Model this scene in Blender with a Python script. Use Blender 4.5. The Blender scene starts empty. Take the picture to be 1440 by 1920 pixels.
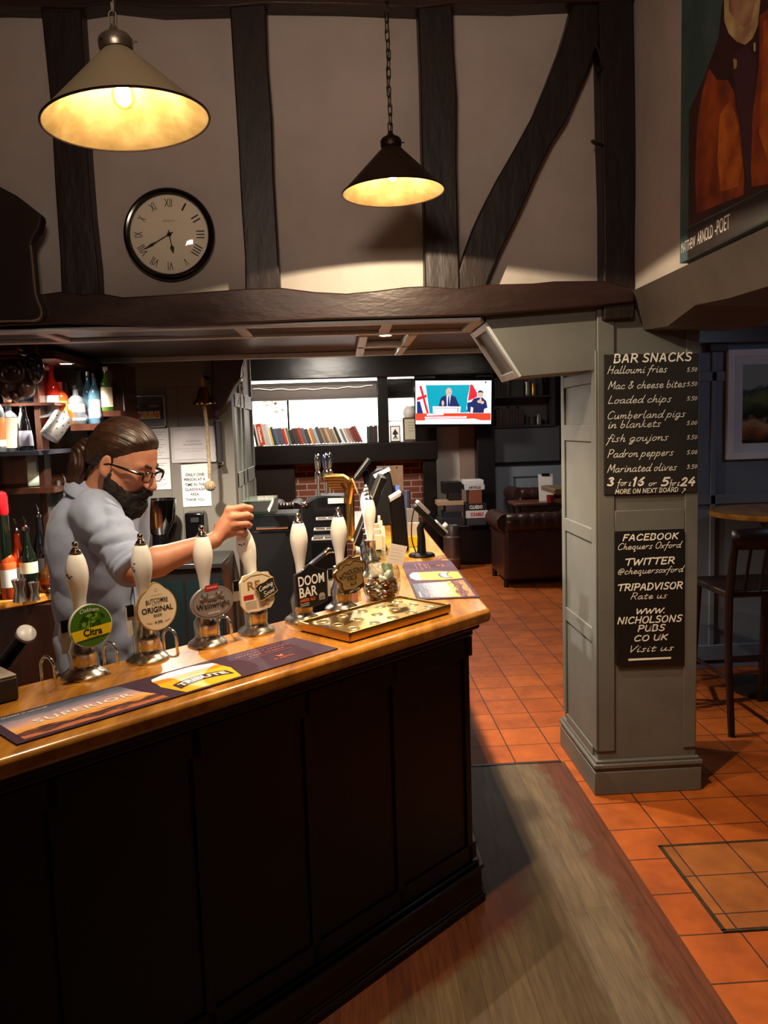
import bpy, bmesh, math, random
import numpy as np
from mathutils import Matrix, Vector, Quaternion
rnd = random.Random(7)
SC = bpy.context.scene
COL = SC.collection
V = Vector
PI = math.pi

# ------------------------------------------------------------------ camera
FPX = 1500.0                      # focal length in pixels of the 1440x1920 frame
PITCH, ROLL, YAW = math.radians(6.0785), math.radians(1.836), math.radians(-2.711)
EYE = V((0, 0, 1.70))
def _axes():
    cp, sp = math.cos(PITCH), math.sin(PITCH)
    fwd = V((0, cp, -sp)); right = V((1, 0, 0)); down = V((0, -sp, -cp))
    cr, sr = math.cos(ROLL), math.sin(ROLL)
    r2 = right*cr + down*sr; d2 = -right*sr + down*cr
    Rz = Matrix.Rotation(YAW, 3, 'Z')
    return Rz @ r2, Rz @ d2, Rz @ fwd
AX = _axes()
cam_d = bpy.data.cameras.new('camera'); cam = bpy.data.objects.new('camera', cam_d); COL.objects.link(cam)
cam_d.sensor_fit = 'VERTICAL'; cam_d.sensor_height = 36.0; cam_d.sensor_width = 27.0
cam_d.lens = FPX/1920*36.0; cam_d.clip_start = .05; cam_d.clip_end = 60
m3 = Matrix((AX[0], -AX[1], -AX[2])).transposed()
cam.matrix_world = Matrix.Translation(EYE) @ m3.to_4x4()
SC.camera = cam
# the room is surveyed from the photograph: a sight line meets a plane of known height / depth / side
def ray(px, py): return AX[0]*((px-720)/FPX) + AX[1]*((py-960)/FPX) + AX[2]
def at_z(px, py, z): d = ray(px, py); return EYE + d*((z-EYE.z)/d.z)
def at_y(px, py, y): d = ray(px, py); return EYE + d*(y/d.y)
def at_x(px, py, x): d = ray(px, py); return EYE + d*(x/d.x)

# ------------------------------------------------------------------ world, light, exposure
SC.view_settings.view_transform = 'Standard'; SC.view_settings.look = 'None'
SC.view_settings.exposure = 0.0; SC.view_settings.gamma = 1.0; SC.view_settings.use_curve_mapping = False
w = bpy.data.worlds.new('world'); SC.world = w; w.use_nodes = True
w.node_tree.nodes['Background'].inputs[0].default_value = (.02, .018, .02, 1)
w.node_tree.nodes['Background'].inputs[1].default_value = .25
SC.cycles.max_bounces = 6; SC.cycles.diffuse_bounces = 3; SC.cycles.glossy_bounces = 4
SC.cycles.transmission_bounces = 6; SC.cycles.transparent_max_bounces = 8
SC.cycles.caustics_reflective = False; SC.cycles.caustics_refractive = False
SC.cycles.sample_clamp_indirect = 4.0; SC.cycles.use_denoising = True

def light(kind, name, loc, power, col, to=None, **kw):
    d = bpy.data.lights.new(name, kind); d.energy = power; d.color = col
    for k, v in kw.items(): setattr(d, k, v)
    o = bpy.data.objects.new(name, d); COL.objects.link(o); o.location = loc
    if to is not None:
        o.rotation_euler = (V(to)-V(loc)).to_track_quat('-Z', 'Y').to_euler()
    return o
WARM = (1.0, .70, .42); WARM2 = (1.0, .89, .76); COOL = (1.0, .93, .84); BLUE = (.62, .74, 1.0)
# the front room's own ceiling lamps, out of frame behind and above the camera
ROSE = (1.0, .76, .60)
light('AREA', 'front_room_light', (-.25, .35, 2.75), 9.5, ROSE, (.15, 3.5, 3.25), shape='RECTANGLE', size=.5, size_y=.25, spread=math.radians(104))
light('AREA', 'front_room_light', (1.0, -1.2, 3.4), 2.5, ROSE, (1.0, 1.4, .0), shape='SQUARE', size=1.2)
# ceiling spot over the boards in front of the bar corner
light('SPOT', 'corner_spot', (.06, 2.05, 2.95), 190, WARM, (.80, 2.8, 0), spot_size=math.radians(76), spot_blend=.6, shadow_soft_size=.025)

# ------------------------------------------------------------------ colour and materials
def lin(c):
    if max(c[:3]) > 1.0 or isinstance(c[0], int): c = [x/255 for x in c]
    return tuple((x/12.92 if x <= .04045 else ((x+.055)/1.055)**2.4) for x in c[:3]) + (1.0,)
def newmat(name):
    m = bpy.data.materials.new(name); m.use_nodes = True
    nt = m.node_tree; b = nt.nodes['Principled BSDF']
    return m, nt, b
def L(nt, a, b): nt.links.new(a, b)
def noise_node(nt, scale, stretch=(1, 1, 1), detail=4, rough=.55, coord='Object'):
    tc = nt.nodes.new('ShaderNodeTexCoord'); mp = nt.nodes.new('ShaderNodeMapping')
    mp.inputs['Scale'].default_value = stretch
    L(nt, tc.outputs[coord], mp.inputs[0])
    n = nt.nodes.new('ShaderNodeTexNoise'); n.inputs['Scale'].default_value = scale
    n.inputs['Detail'].default_value = detail; n.inputs['Roughness'].default_value = rough
    L(nt, mp.outputs[0], n.inputs['Vector']); return n
def ramp(nt, src, stops):
    r = nt.nodes.new('ShaderNodeValToRGB'); L(nt, src, r.inputs[0])
    e = r.color_ramp.elements
    while len(e) < len(stops): e.new(.5)
    for k, (p, c) in enumerate(stops): e[k].position = p; e[k].color = lin(c) if len(c) == 3 else c
    return r
_mc = {}
def M(name, col, rough=.5, metal=0.0, col2=None, scale=8, stretch=(1, 1, 1), bump=0.0, bscale=None, bst=None, trans=0.0, ior=1.45, emit=None, es=1.0, spec=.5, coat=0.0, sheen=0.0, alpha=1.0, lo=.35, hi=.65, rvar=0.0, detail=4, sss=0.0):
    if name in _mc: return _mc[name]
    m, nt, b = newmat(name); _mc[name] = m
    b.inputs['Base Color'].default_value = lin(col); b.inputs['Roughness'].default_value = rough
    b.inputs['Metallic'].default_value = metal; b.inputs['Specular IOR Level'].default_value = spec
    b.inputs['IOR'].default_value = ior; b.inputs['Transmission Weight'].default_value = trans
    b.inputs['Coat Weight'].default_value = coat; b.inputs['Alpha'].default_value = alpha
    if sheen: b.inputs['Sheen Weight'].default_value = sheen
    if sss:
        b.inputs['Subsurface Weight'].default_value = sss; b.inputs['Subsurface Radius'].default_value = (.012, .005, .003)
        b.inputs['Subsurface Scale'].default_value = 1.0
    if emit is not None:
        b.inputs['Emission Color'].default_value = lin(emit); b.inputs['Emission Strength'].default_value = es
    if col2 is not None:
        n = noise_node(nt, scale, stretch, detail)
        r = ramp(nt, n.outputs['Fac'], [(lo, col), (hi, col2)])
        L(nt, r.outputs[0], b.inputs['Base Color'])
        if rvar:
            mr = nt.nodes.new('ShaderNodeMapRange'); L(nt, n.outputs['Fac'], mr.inputs[0])
            mr.inputs[3].default_value = max(0, rough-rvar); mr.inputs[4].default_value = min(1, rough+rvar)
            L(nt, mr.outputs[0], b.inputs['Roughness'])
    if bump:
        n2 = noise_node(nt, bscale or scale, bst or stretch, 5)
        bp = nt.nodes.new('ShaderNodeBump'); bp.inputs['Strength'].default_value = bump; bp.inputs['Distance'].default_value = .01
        L(nt, n2.outputs['Fac'], bp.inputs['Height']); L(nt, bp.outputs[0], b.inputs['Normal'])
    return m

# ------------------------------------------------------------------ mesh builder
class MB:
    def __init__(s): s.v = []; s.f = []; s.mi = []; s.T = Matrix(); s.cur = 0
    def at(s, T): s.T = T; return s
    def mat(s, i): s.cur = i; return s
    def add(s, vs, fs):
        n = len(s.v); T = s.T
        s.v += [T @ V(p) for p in vs]
        s.f += [tuple(n+i for i in f) for f in fs]; s.mi += [s.cur]*len(fs); return s
    def box(s, a, b):
        x0, y0, z0 = a; x1, y1, z1 = b
        if x0 > x1: x0, x1 = x1, x0
        if y0 > y1: y0, y1 = y1, y0
        if z0 > z1: z0, z1 = z1, z0
        return s.add([(x0, y0, z0), (x1, y0, z0), (x1, y1, z0), (x0, y1, z0), (x0, y0, z1), (x1, y0, z1), (x1, y1, z1), (x0, y1, z1)],
                     [(0, 3, 2, 1), (4, 5, 6, 7), (0, 1, 5, 4), (1, 2, 6, 5), (2, 3, 7, 6), (3, 0, 4, 7)])
    def cbox(s, c, d): return s.box([c[i]-d[i]/2 for i in range(3)], [c[i]+d[i]/2 for i in range(3)])
    def prism(s, pts, vec):
        pts = [V(p) for p in pts]; vec = V(vec); n = len(pts)
        nor = V((0, 0, 0))
        for i in range(n): nor += (pts[i]-pts[0]).cross(pts[(i+1) % n]-pts[0])
        if nor.dot(vec) > 0: pts = pts[::-1]
        q = pts + [p+vec for p in pts]
        fs = [tuple(range(n)), tuple(range(2*n-1, n-1, -1))]
        fs += [((i+1) % n, i, n+i, n+(i+1) % n) for i in range(n)]
        return s.add(q, fs)
    def lathe(s, prof, seg=24, o=(0, 0, 0), d=(0, 0, 1), caps=True):
        q = V((0, 0, 1)).rotation_difference(V(d).normalized()).to_matrix(); o = V(o)
        vs = []; n = len(prof)
        for r, z in prof:
            for k in range(seg):
                a = 2*PI*k/seg; vs.append(o + q @ V((r*math.cos(a), r*math.sin(a), z)))
        fs = []
        for i in range(n-1):
            for k in range(seg):
                k2 = (k+1) % seg; fs.append((i*seg+k, i*seg+k2, (i+1)*seg+k2, (i+1)*seg+k))
        if caps:
            if prof[0][0] > 1e-6: fs.append(tuple(range(seg-1, -1, -1)))
            if prof[-1][0] > 1e-6: fs.append(tuple((n-1)*seg+k for k in range(seg)))
        return s.add(vs, fs)
    def cyl(s, a, b, r, seg=16, r2=None):
        a = V(a); b = V(b); return s.lathe([(r, 0), (r if r2 is None else r2, (b-a).length)], seg, a, b-a)
    def tube(s, pts, r, seg=8, closed=False, flat=1.0, up=None):
        pts = [V(p) for p in pts]; n = len(pts)
        rs = r if isinstance(r, (list, tuple)) else [r]*n
        vs = []; pu = None
        for i in range(n):
            if closed: t = pts[(i+1) % n]-pts[i-1]
            else: t = pts[min(i+1, n-1)]-pts[max(i-1, 0)]
            t.normalize()
            if pu is None:
                u = V(up) if up else (V((0, 0, 1)) if abs(t.z) < .9 else V((1, 0, 0)))
            else: u = pu
            u = (u - t*u.dot(t)).normalized(); pu = u; w_ = t.cross(u)
            for k in range(seg):
                a = 2*PI*k/seg; vs.append(pts[i] + (u*math.cos(a)*flat + w_*math.sin(a))*rs[i])
        fs = []
        for i in range(n if closed else n-1):
            j = (i+1) % n
            for k in range(seg):
                k2 = (k+1) % seg; fs.append((i*seg+k, j*seg+k, j*seg+k2, i*seg+k2)[::-1])
        if not closed: fs += [tuple(range(seg))[::-1][::-1], tuple((n-1)*seg+k for k in range(seg-1, -1, -1))]
        return s.add(vs, fs)
    def ell(s, c, r, su=16, sv=10, q=None):
        if not isinstance(r, (tuple, list)): r = (r, r, r)
        c = V(c); q = q or Matrix.Identity(3); vs = [c + q @ V((0, 0, r[2]))]
        for i in range(1, sv):
            th = PI*i/sv
            for k in range(su):
                a = 2*PI*k/su; vs.append(c + q @ V((r[0]*math.sin(th)*math.cos(a), r[1]*math.sin(th)*math.sin(a), r[2]*math.cos(th))))
        vs.append(c - q @ V((0, 0, r[2]))); fs = []
        for k in range(su): fs.append((0, 1+k, 1+(k+1) % su))
        for i in range(sv-2):
            for k in range(su):
                a = 1+i*su; k2 = (k+1) % su; fs.append((a+k, a+su+k, a+su+k2, a+k2))
        e = 1+(sv-2)*su
        for k in range(su): fs.append((len(vs)-1, e+(k+1) % su, e+k))
        return s.add(vs, fs)
    def grid(s, P, closed_u=False):
        nu = len(P); nv = len(P[0]); vs = [p for row in P for p in row]
        fs = []
        for i in range(nu if closed_u else nu-1):
            i2 = (i+1) % nu
            for j in range(nv-1): fs.append((i*nv+j, i2*nv+j, i2*nv+j+1, i*nv+j+1))
        return s.add(vs, fs)
    def build(s, name, mats, parent=None, origin=None, smooth=38, bevel=0, bseg=2):
        me = bpy.data.meshes.new(name)
        if parent is not None: o_ = parent.matrix_world_loc if hasattr(parent, 'matrix_world_loc') else wloc(parent)
        elif origin is not None: o_ = V(origin)
        else:
            lo = V((min(p.x for p in s.v), min(p.y for p in s.v), min(p.z for p in s.v)))
            hi = V((max(p.x for p in s.v), max(p.y for p in s.v), max(p.z for p in s.v)))
            o_ = V(((lo.x+hi.x)/2, (lo.y+hi.y)/2, lo.z))
        me.from_pydata([tuple(p-o_) for p in s.v], [], s.f)
        if not isinstance(mats, (list, tuple)): mats = [mats]
        for m in mats: me.materials.append(m)
        if len(mats) > 1: me.polygons.foreach_set('material_index', s.mi)
        me.validate(); me.update()
        if smooth:
            me.polygons.foreach_set('use_smooth', [True]*len(me.polygons)); me.set_sharp_from_angle(angle=math.radians(smooth))
        ob = bpy.data.objects.new(name, me); COL.objects.link(ob)
        if parent is not None: ob.parent = parent
        else: ob.location = o_
        if bevel:
            bm_ = ob.modifiers.new('bevel', 'BEVEL'); bm_.width = bevel; bm_.segments = bseg; bm_.limit_method = 'ANGLE'; bm_.angle_limit = math.radians(32)
        return ob
def wloc(o):
    p = V((0, 0, 0))
    while o is not None: p += o.location; o = o.parent
    return p
def tag(o, label=None, cat=None, group=None, kind=None):
    if label: o['label'] = label
    if cat: o['category'] = cat
    if group: o['group'] = group
    if kind: o['kind'] = kind
    return o
def thing(name, label, cat, loc=(0, 0, 0), group=None):
    o = bpy.data.objects.new(name, None); COL.objects.link(o); o.location = loc; o.empty_display_size = .05
    return tag(o, label, cat, group)
def struct(o): o['kind'] = 'structure'; return o
def copy_tree(o, parent=None):
    c = o.copy(); COL.objects.link(c)
    if parent is not None: c.parent = parent
    for ch in list(o.children): copy_tree(ch, c)
    return c
def frame(o, x, y):                      # plane frame: origin, right, up -> matrix whose z points out of the plane
    x = V(x).normalized(); y = V(y); y = (y - x*y.dot(x)).normalized(); z = x.cross(y)
    return Matrix(((x.x, y.x, z.x, o[0]), (x.y, y.y, z.y, o[1]), (x.z, y.z, z.z, o[2]), (0, 0, 0, 1)))
def catmull(pts, n=5, closed=False):
    pts = [V(p) for p in pts]; out = []; k = len(pts)
    if k < 3: return pts
    for i in range(k if closed else k-1):
        if closed: p0, p1, p2, p3 = pts[i-1], pts[i], pts[(i+1) % k], pts[(i+2) % k]
        else: p0, p1, p2, p3 = pts[max(i-1, 0)], pts[i], pts[i+1], pts[min(i+2, k-1)]
        for j in range(n):
            t = j/n
            out.append(((p1*2)+(p2-p0)*t+(p0*2-p1*5+p2*4-p3)*t*t+(p1*3-p0-p2*3+p3)*t**3)*.5)
    if not closed: out.append(pts[-1])
    return out

# ------------------------------------------------------------------ lettering
_fc = {}
def font_geo(s, bold=0.0, shear=0.0, depth=.0004, spacing=1.0):
    k = (s, bold, shear, depth, spacing)
    if k not in _fc:
        cu = bpy.data.curves.new('t', 'FONT'); cu.body = s; cu.size = 1; cu.offset = bold; cu.shear = shear; cu.resolution_u = 3
        cu.space_character = spacing; cu.align_x = 'CENTER'
        ob = bpy.data.objects.new('t', cu); COL.objects.link(ob)
        me = ob.to_mesh(); vs = [tuple(v.co) for v in me.vertices]; fs = [tuple(p.vertices) for p in me.polygons]
        ob.to_mesh_clear(); bpy.data.objects.remove(ob); bpy.data.curves.remove(cu)
        _fc[k] = (vs, fs)
    return _fc[k]
def put_text(mb, s, T, x, y, w=None, h=None, bold=0.0, shear=0.0, spacing=1.0, z=.0008, bend=0.0):
    """centre text at (x,y) of plane frame T, fitted to width w and/or height h"""
    vs, fs = font_geo(s, bold, shear, spacing=spacing)
    if not vs: return
    x0 = min(v[0] for v in vs); x1 = max(v[0] for v in vs); y0 = min(v[1] for v in vs); y1 = max(v[1] for v in vs)
    sx = w/(x1-x0) if w else None; sy = h/(y1-y0) if h else None
    if sx is None: sx = sy
    if sy is None: sy = sx
    q = []
    for v in vs:
        u = (v[0]-(x0+x1)/2)*sx; t = (v[1]-(y0+y1)/2)*sy
        if bend: t -= bend*u*u
        q.append((x+u, y+t, z))
    o = mb.T; mb.T = T; mb.add(q, fs); mb.T = o
G_ = {
 'a': '6|5,4.4 3.2,5 1,3.3 .8,1.2 2.2,0 3.8,1 5,4.4 4.8,1.2 5.6,0 6.6,.8', 'b': '5.5|1,9.5 .8,4 1,.6 2.6,0 4.4,1.4 4.4,3.6 3,4.6 1,3.2',
 'c': '5|4.6,4 3,5 1.2,3.6 .8,1.6 2,0 3.6,.2 5.4,1.2', 'd': '6|4.8,4.2 3,5 1,3.3 .8,1.2 2,0 3.8,1 5,4;5.9,9.8 5,4 5,1 5.8,0 6.6,.7',
 'e': '5|1,2 3,2.4 4.2,3.8 3,5 1.4,4 .8,1.8 2,0 3.6,.2 5.4,1.3', 'f': '4|4.6,8.6 3.6,9.6 2.6,8 1.6,0 .9,-4;.2,4.6 4.2,5',
 'g': '6|5,4.4 3,5 1,3.3 1,1.2 2.4,.2 4,1.2 5,4.4 4.4,-1 3,-3.6 1.2,-3 2.4,-1.4 6,.8', 'h': '5.6|1.4,9.6 .8,0 1.6,3 3.2,4.8 4.2,3.6 4,.8 4.8,0 6,.8',
 'i': '2.6|1,5 .9,1 1.6,0 2.8,.8;1.3,7 1.5,7.4', 'j': '3|2,5 1.6,-1 .4,-3.4 -.8,-3 .4,-1.4 3,.6;2.2,7 2.4,7.4', 'k': '5.4|1.4,9.6 .8,0 .9,2.4 4,5 2,2.6 4,.2 5.6,.8',
 'l': '3|1.6,9.8 .9,4 1.1,.6 2,0 3.4,.9', 'm': '8|.8,5 .7,0 1.6,3.4 2.8,4.8 3.4,3.6 3.2,0 4.2,3.4 5.6,4.8 6.3,3.6 6.2,.8 7,0 8.2,.8', 'n': '5.6|.8,5 .7,0 1.6,3.2 3.2,4.8 4.2,3.6 4,.8 4.8,0 6,.8',
 'o': '5.2|3,5 1.2,3.8 .8,1.6 2,0 3.8,.8 4.4,3 3,5 4,4.2 5.6,4.4', 'p': '5.6|1,5.2 .5,0 -.2,-4.2;.4,.2 1.2,3.4 3,5 4.6,3.8 4.2,1 2.6,0 .9,.9', 'q': '6|5,4.4 3,5 1,3.3 1,1.2 2.4,.2 4,1.4 5,4.6 4.6,-1 4.6,-4 6,-2',
 'r': '4.4|.8,5 .7,0 1.2,2.6 2.4,4.6 4.2,4.8', 's': '4.2|4,4.6 2.4,5 1.4,3.8 3,2 3,.5 1.6,0 .2,.6', 't': '4|1.9,7.4 1.3,1.4 2,0 3.2,.3 4.2,1;.2,5 4,5.3', 'u': '5.8|.9,5 .8,1.4 1.8,0 3.6,1.2 4.6,5 4.5,1 5.2,0 6,.8',
 'v': '5|.6,5 1.8,0 4,4.4 5,5', 'w': '7.4|.6,5 1.4,.2 3.4,4 4,.2 6,4.6 7,5', 'x': '5|.6,5 3.8,0;4.4,5 .4,0', 'y': '5.8|.9,5 .9,1.6 2,.3 3.6,1.4 4.6,5 4,-1 2.4,-4 .8,-3 3,-1 6,1', 'z': '5|.6,5 4,5 .6,0 4.4,.2',
 'A': '7|.4,0 3.4,10 6,0;1.4,3.4 5.6,3.4', 'B': '6.6|1,0 1,10;.4,10 4,10 5.4,8 4,5.4 1,5.2 4.6,5 6,2.6 4.4,.2 .4,0', 'C': '7|6.4,8.6 4.2,10 1.6,8 .6,4.4 1.8,.8 4.2,0 6.6,1.4', 'D': '7|1,0 1,10;.3,10 3.6,9.8 6.2,7 6,3 3.6,.2 .3,0',
 'E': '6|5.6,10 1,10;1,10 .8,0;.8,0 5.6,.2;.8,5.2 4.8,5.4', 'F': '6|6,10 1.2,10;1.2,10 .8,0;1,5.2 4.6,5.4', 'H': '7|1.2,10 .8,0;6.2,10 5.8,0;1,5 6,5.2', 'I': '2.4|1.4,10 1,0', 'K': '6.6|1.2,10 .8,0;6,10 1,4.6;2.4,5.6 6.2,0', 'L': '5.6|1.2,10 .8,.2;.8,.2 5.6,.3',
 'M': '8.4|.6,0 1.6,10;1.6,10 4.2,3;4.2,3 7,10;7,10 7.8,0', 'N': '7.4|.8,0 1.2,10;1.2,10 6,0;6,0 6.6,10', 'O': '7.4|4,10 1.6,8.4 .6,4.6 1.8,.8 4.2,0 6.4,2.4 6.6,6.4 5.4,9.2 4,10', 'P': '6.4|1.2,10 .8,0;.4,10 4.6,9.8 6,7.6 4.6,5 1,4.6', 'R': '6.6|1.2,10 .8,0;.4,10 4.4,9.8 5.8,7.6 4.4,5.2 1,4.8;3,5 6.4,0',
 'S': '6.2|5.8,9 3.6,10 1.4,8.6 1.8,6 4.6,4.4 5.4,2 3.6,0 .6,.8', 'T': '6.6|-.6,9.2 6.8,10;3.4,9.8 2.8,0', 'U': '7|1,10 1,2.4 3,0 5.4,1.6 6.2,10 6,0', 'V': '6.6|.6,10 3,0;3,0 6.6,10', 'W': '9.6|.6,10 2.2,0;2.2,0 5,8;5,8 6.4,0;6.4,0 9.4,10', 'X': '6.6|.6,10 6,0;6.2,10 .4,0',
 '0': '5.6|3,9 1.2,7 1,3 2.4,.6 4.2,2 4.6,6 3,9', '1': '3.6|.8,7 2.2,9.4;2.2,9.4 2,0', '2': '5.6|.8,7 2.4,9.2 4.4,7.6 3.6,4.4 .6,.3;.6,.3 5.2,.4', '3': '5.6|.8,8 2.6,9.2 4.4,7.6 2.4,5 4.8,3 3.4,.4 .6,1', '4': '6|3.8,9.4 .6,3.4;.6,3.4 5.6,3.6;4.4,5.6 4,0', '5': '5.4|5,9.2 1.6,9;1.6,9 1.2,5.4;1.2,5.4 3.4,5.6 4.6,3.2 3.2,.4 .6,.8', '6': '5.6|4.2,9.2 1.8,6 1,2.6 2.4,.2 4.4,1.6 4.2,4 2.4,4.8 1.1,3',
 '&': '7|6,1 2,7.4 2.8,9.4 4.2,8.4 1,2.8 2,.2 4.4,1 6.2,4', '@': '8.4|5.4,5 3.6,5.6 2.4,3.6 3.2,2 4.8,2.8 5.6,5.4 5.4,2.4 7,3 7.4,6 5.4,8.4 2.2,7.6 .6,4 2,.2 5.6,-.4', '£': '5.4|4.6,7.6 3.4,8.8 2.2,7 2.2,3 .8,.4;.8,.4 5,.6;.8,4.2 4,4.4',
 '.': '2|.8,0 1.1,.4', '/': '6|.4,.6 5.6,8.6;3,8.4 5.6,8.6;5.6,8.6 5.4,5.8'}
def stroke_text(mb, s, T, x0, y0, h, lw, shear=.18, wid=1.0, z=.0012, fit=None, gap=.6):
    """single-stroke handwriting as flat chalk ribbons: baseline start (x0,y0), cap height h"""
    k = h/10.0; pen = 0.0; strokes = []; z0_ = z
    for ch in s:
        if ch == ' ': pen += 3.4; continue
        g = G_.get(ch) or G_.get(ch.upper())
        if g is None: continue
        wd, body = g.split('|')
        for st in body.split(';'):
            pts = [tuple(float(c) for c in p.split(',')) for p in st.split()]
            pts = [(pen+px+py*shear+rnd.uniform(-.12, .12), py+rnd.uniform(-.12, .12)) for px, py in pts]
            strokes.append(pts)
        pen += float(wd)+gap
    if fit: wid = fit/(pen*k)
    o = mb.T; mb.T = T
    for si_, pts in enumerate(strokes):
        z = z0_+.00005*(si_ % 9)
        P = [V((x0+p[0]*k*wid, y0+p[1]*k, 0)) for p in pts]
        P = catmull(P, 4) if len(P) > 2 else P
        n = len(P); vs = []
        for i in range(n):
            t = (P[min(i+1, n-1)]-P[max(i-1, 0)])
            t = t.normalized() if t.length > 1e-9 else V((1, 0, 0))
            nn = V((-t.y, t.x, 0))*lw*.5
            e = t*lw*.35*(-1 if i == 0 else (1 if i == n-1 else 0))
            vs += [tuple(P[i]+nn+e+V((0, 0, z))), tuple(P[i]-nn+e+V((0, 0, z)))]
        mb.add(vs, [(2*i, 2*i+1, 2*i+3, 2*i+2) for i in range(n-1)])
    mb.T = o
    return pen*k*wid
# ================================================================== MATERIALS OF THE ROOM
plaster = M('plaster', (164, 154, 146), .85, col2=(178, 168, 160), scale=3, bump=.35, bscale=14, lo=.3, hi=.7)
timber = M('old_timber', (19, 11, 9), .48, col2=(32, 19, 15), scale=9, stretch=(1, 1, .25), bump=.5, bscale=16, bst=(1, 1, .3))
timber_h = M('old_timber_beam', (30, 18, 15), .38, col2=(48, 29, 24), scale=9, stretch=(.2, 1, 1), bump=.6, bscale=13, bst=(.35, 1, 1))
blackwood = M('black_stained_wood', (9, 6, 6), .45, spec=.3, col2=(15, 9, 8), scale=10, stretch=(.3, 1, 1), bump=.15, bscale=20, bst=(.3, 1, 1))
beam_black = M('black_painted_beam', (17, 14, 13), .3, col2=(26, 21, 19), scale=4, stretch=(.4, 1, 1), bump=.5, bscale=7, bst=(.4, 1, 1))
grey_paint = M('grey_green_paint', (96, 96, 92), .5, bump=.12, bscale=30, col2=(103, 103, 98), scale=4)
grey_wall = M('grey_brown_paint', (112, 104, 92), .55, bump=.1, bscale=30, col2=(120, 112, 100), scale=3)
blue_paint = M('slate_blue_paint', (104, 112, 120), .55, bump=.1, bscale=30, col2=(112, 120, 128), scale=3)
cream_trim = M('stone_trim_paint', (172, 178, 182), .4)
ceil_dark = M('dark_ceiling_panel', (44, 37, 33), .35, col2=(54, 45, 40), scale=4)
brownwood = M('dark_mahogany', (40, 20, 13), .25, col2=(62, 33, 21), scale=7, stretch=(1, 1, .18), bump=.08, bscale=20, bst=(1, 1, .2))
white_wall = M('white_paint', (206, 200, 190), .7)

def tile_mat():
    m, nt, b = newmat('quarry_tile')
    tc = nt.nodes.new('ShaderNodeTexCoord'); mp = nt.nodes.new('ShaderNodeMapping')
    mp.inputs['Location'].default_value = (-1.253+.002, -3.356+.002, 0); L(nt, tc.outputs['Object'], mp.inputs[0])
    br = nt.nodes.new('ShaderNodeTexBrick'); br.offset = 0; br.squash = 1
    for k, v in (('Scale', 1.0), ('Mortar Size', .0035), ('Mortar Smooth', .25), ('Bias', 0.0), ('Brick Width', .2235), ('Row Height', .232)): br.inputs[k].default_value = v
    br.inputs['Color1'].default_value = lin((190, 96, 26)); br.inputs['Color2'].default_value = lin((168, 80, 18)); br.inputs['Mortar'].default_value = lin((58, 38, 28))
    L(nt, mp.outputs[0], br.inputs['Vector'])
    n = noise_node(nt, 7, (1, 1, 1), 5); r = ramp(nt, n.outputs['Fac'], [(.3, (205, 200, 195)), (.7, (255, 255, 255))])
    mx = nt.nodes.new('ShaderNodeMix'); mx.data_type = 'RGBA'; mx.blend_type = 'MULTIPLY'; mx.inputs[0].default_value = 1
    L(nt, br.outputs['Color'], mx.inputs[6]); L(nt, r.outputs[0], mx.inputs[7]); L(nt, mx.outputs[2], b.inputs['Base Color'])
    n2 = noise_node(nt, 25); mr = nt.nodes.new('ShaderNodeMapRange'); mr.inputs[3].default_value = .38; mr.inputs[4].default_value = .68
    L(nt, n2.outputs['Fac'], mr.inputs[0]); L(nt, mr.outputs[0], b.inputs['Roughness'])
    bp = nt.nodes.new('ShaderNodeBump'); bp.inputs['Strength'].default_value = .5; bp.inputs['Distance'].default_value = .004; bp.invert = True
    L(nt, br.outputs['Fac'], bp.inputs['Height']); L(nt, bp.outputs[0], b.inputs['Normal'])
    return m
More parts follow.
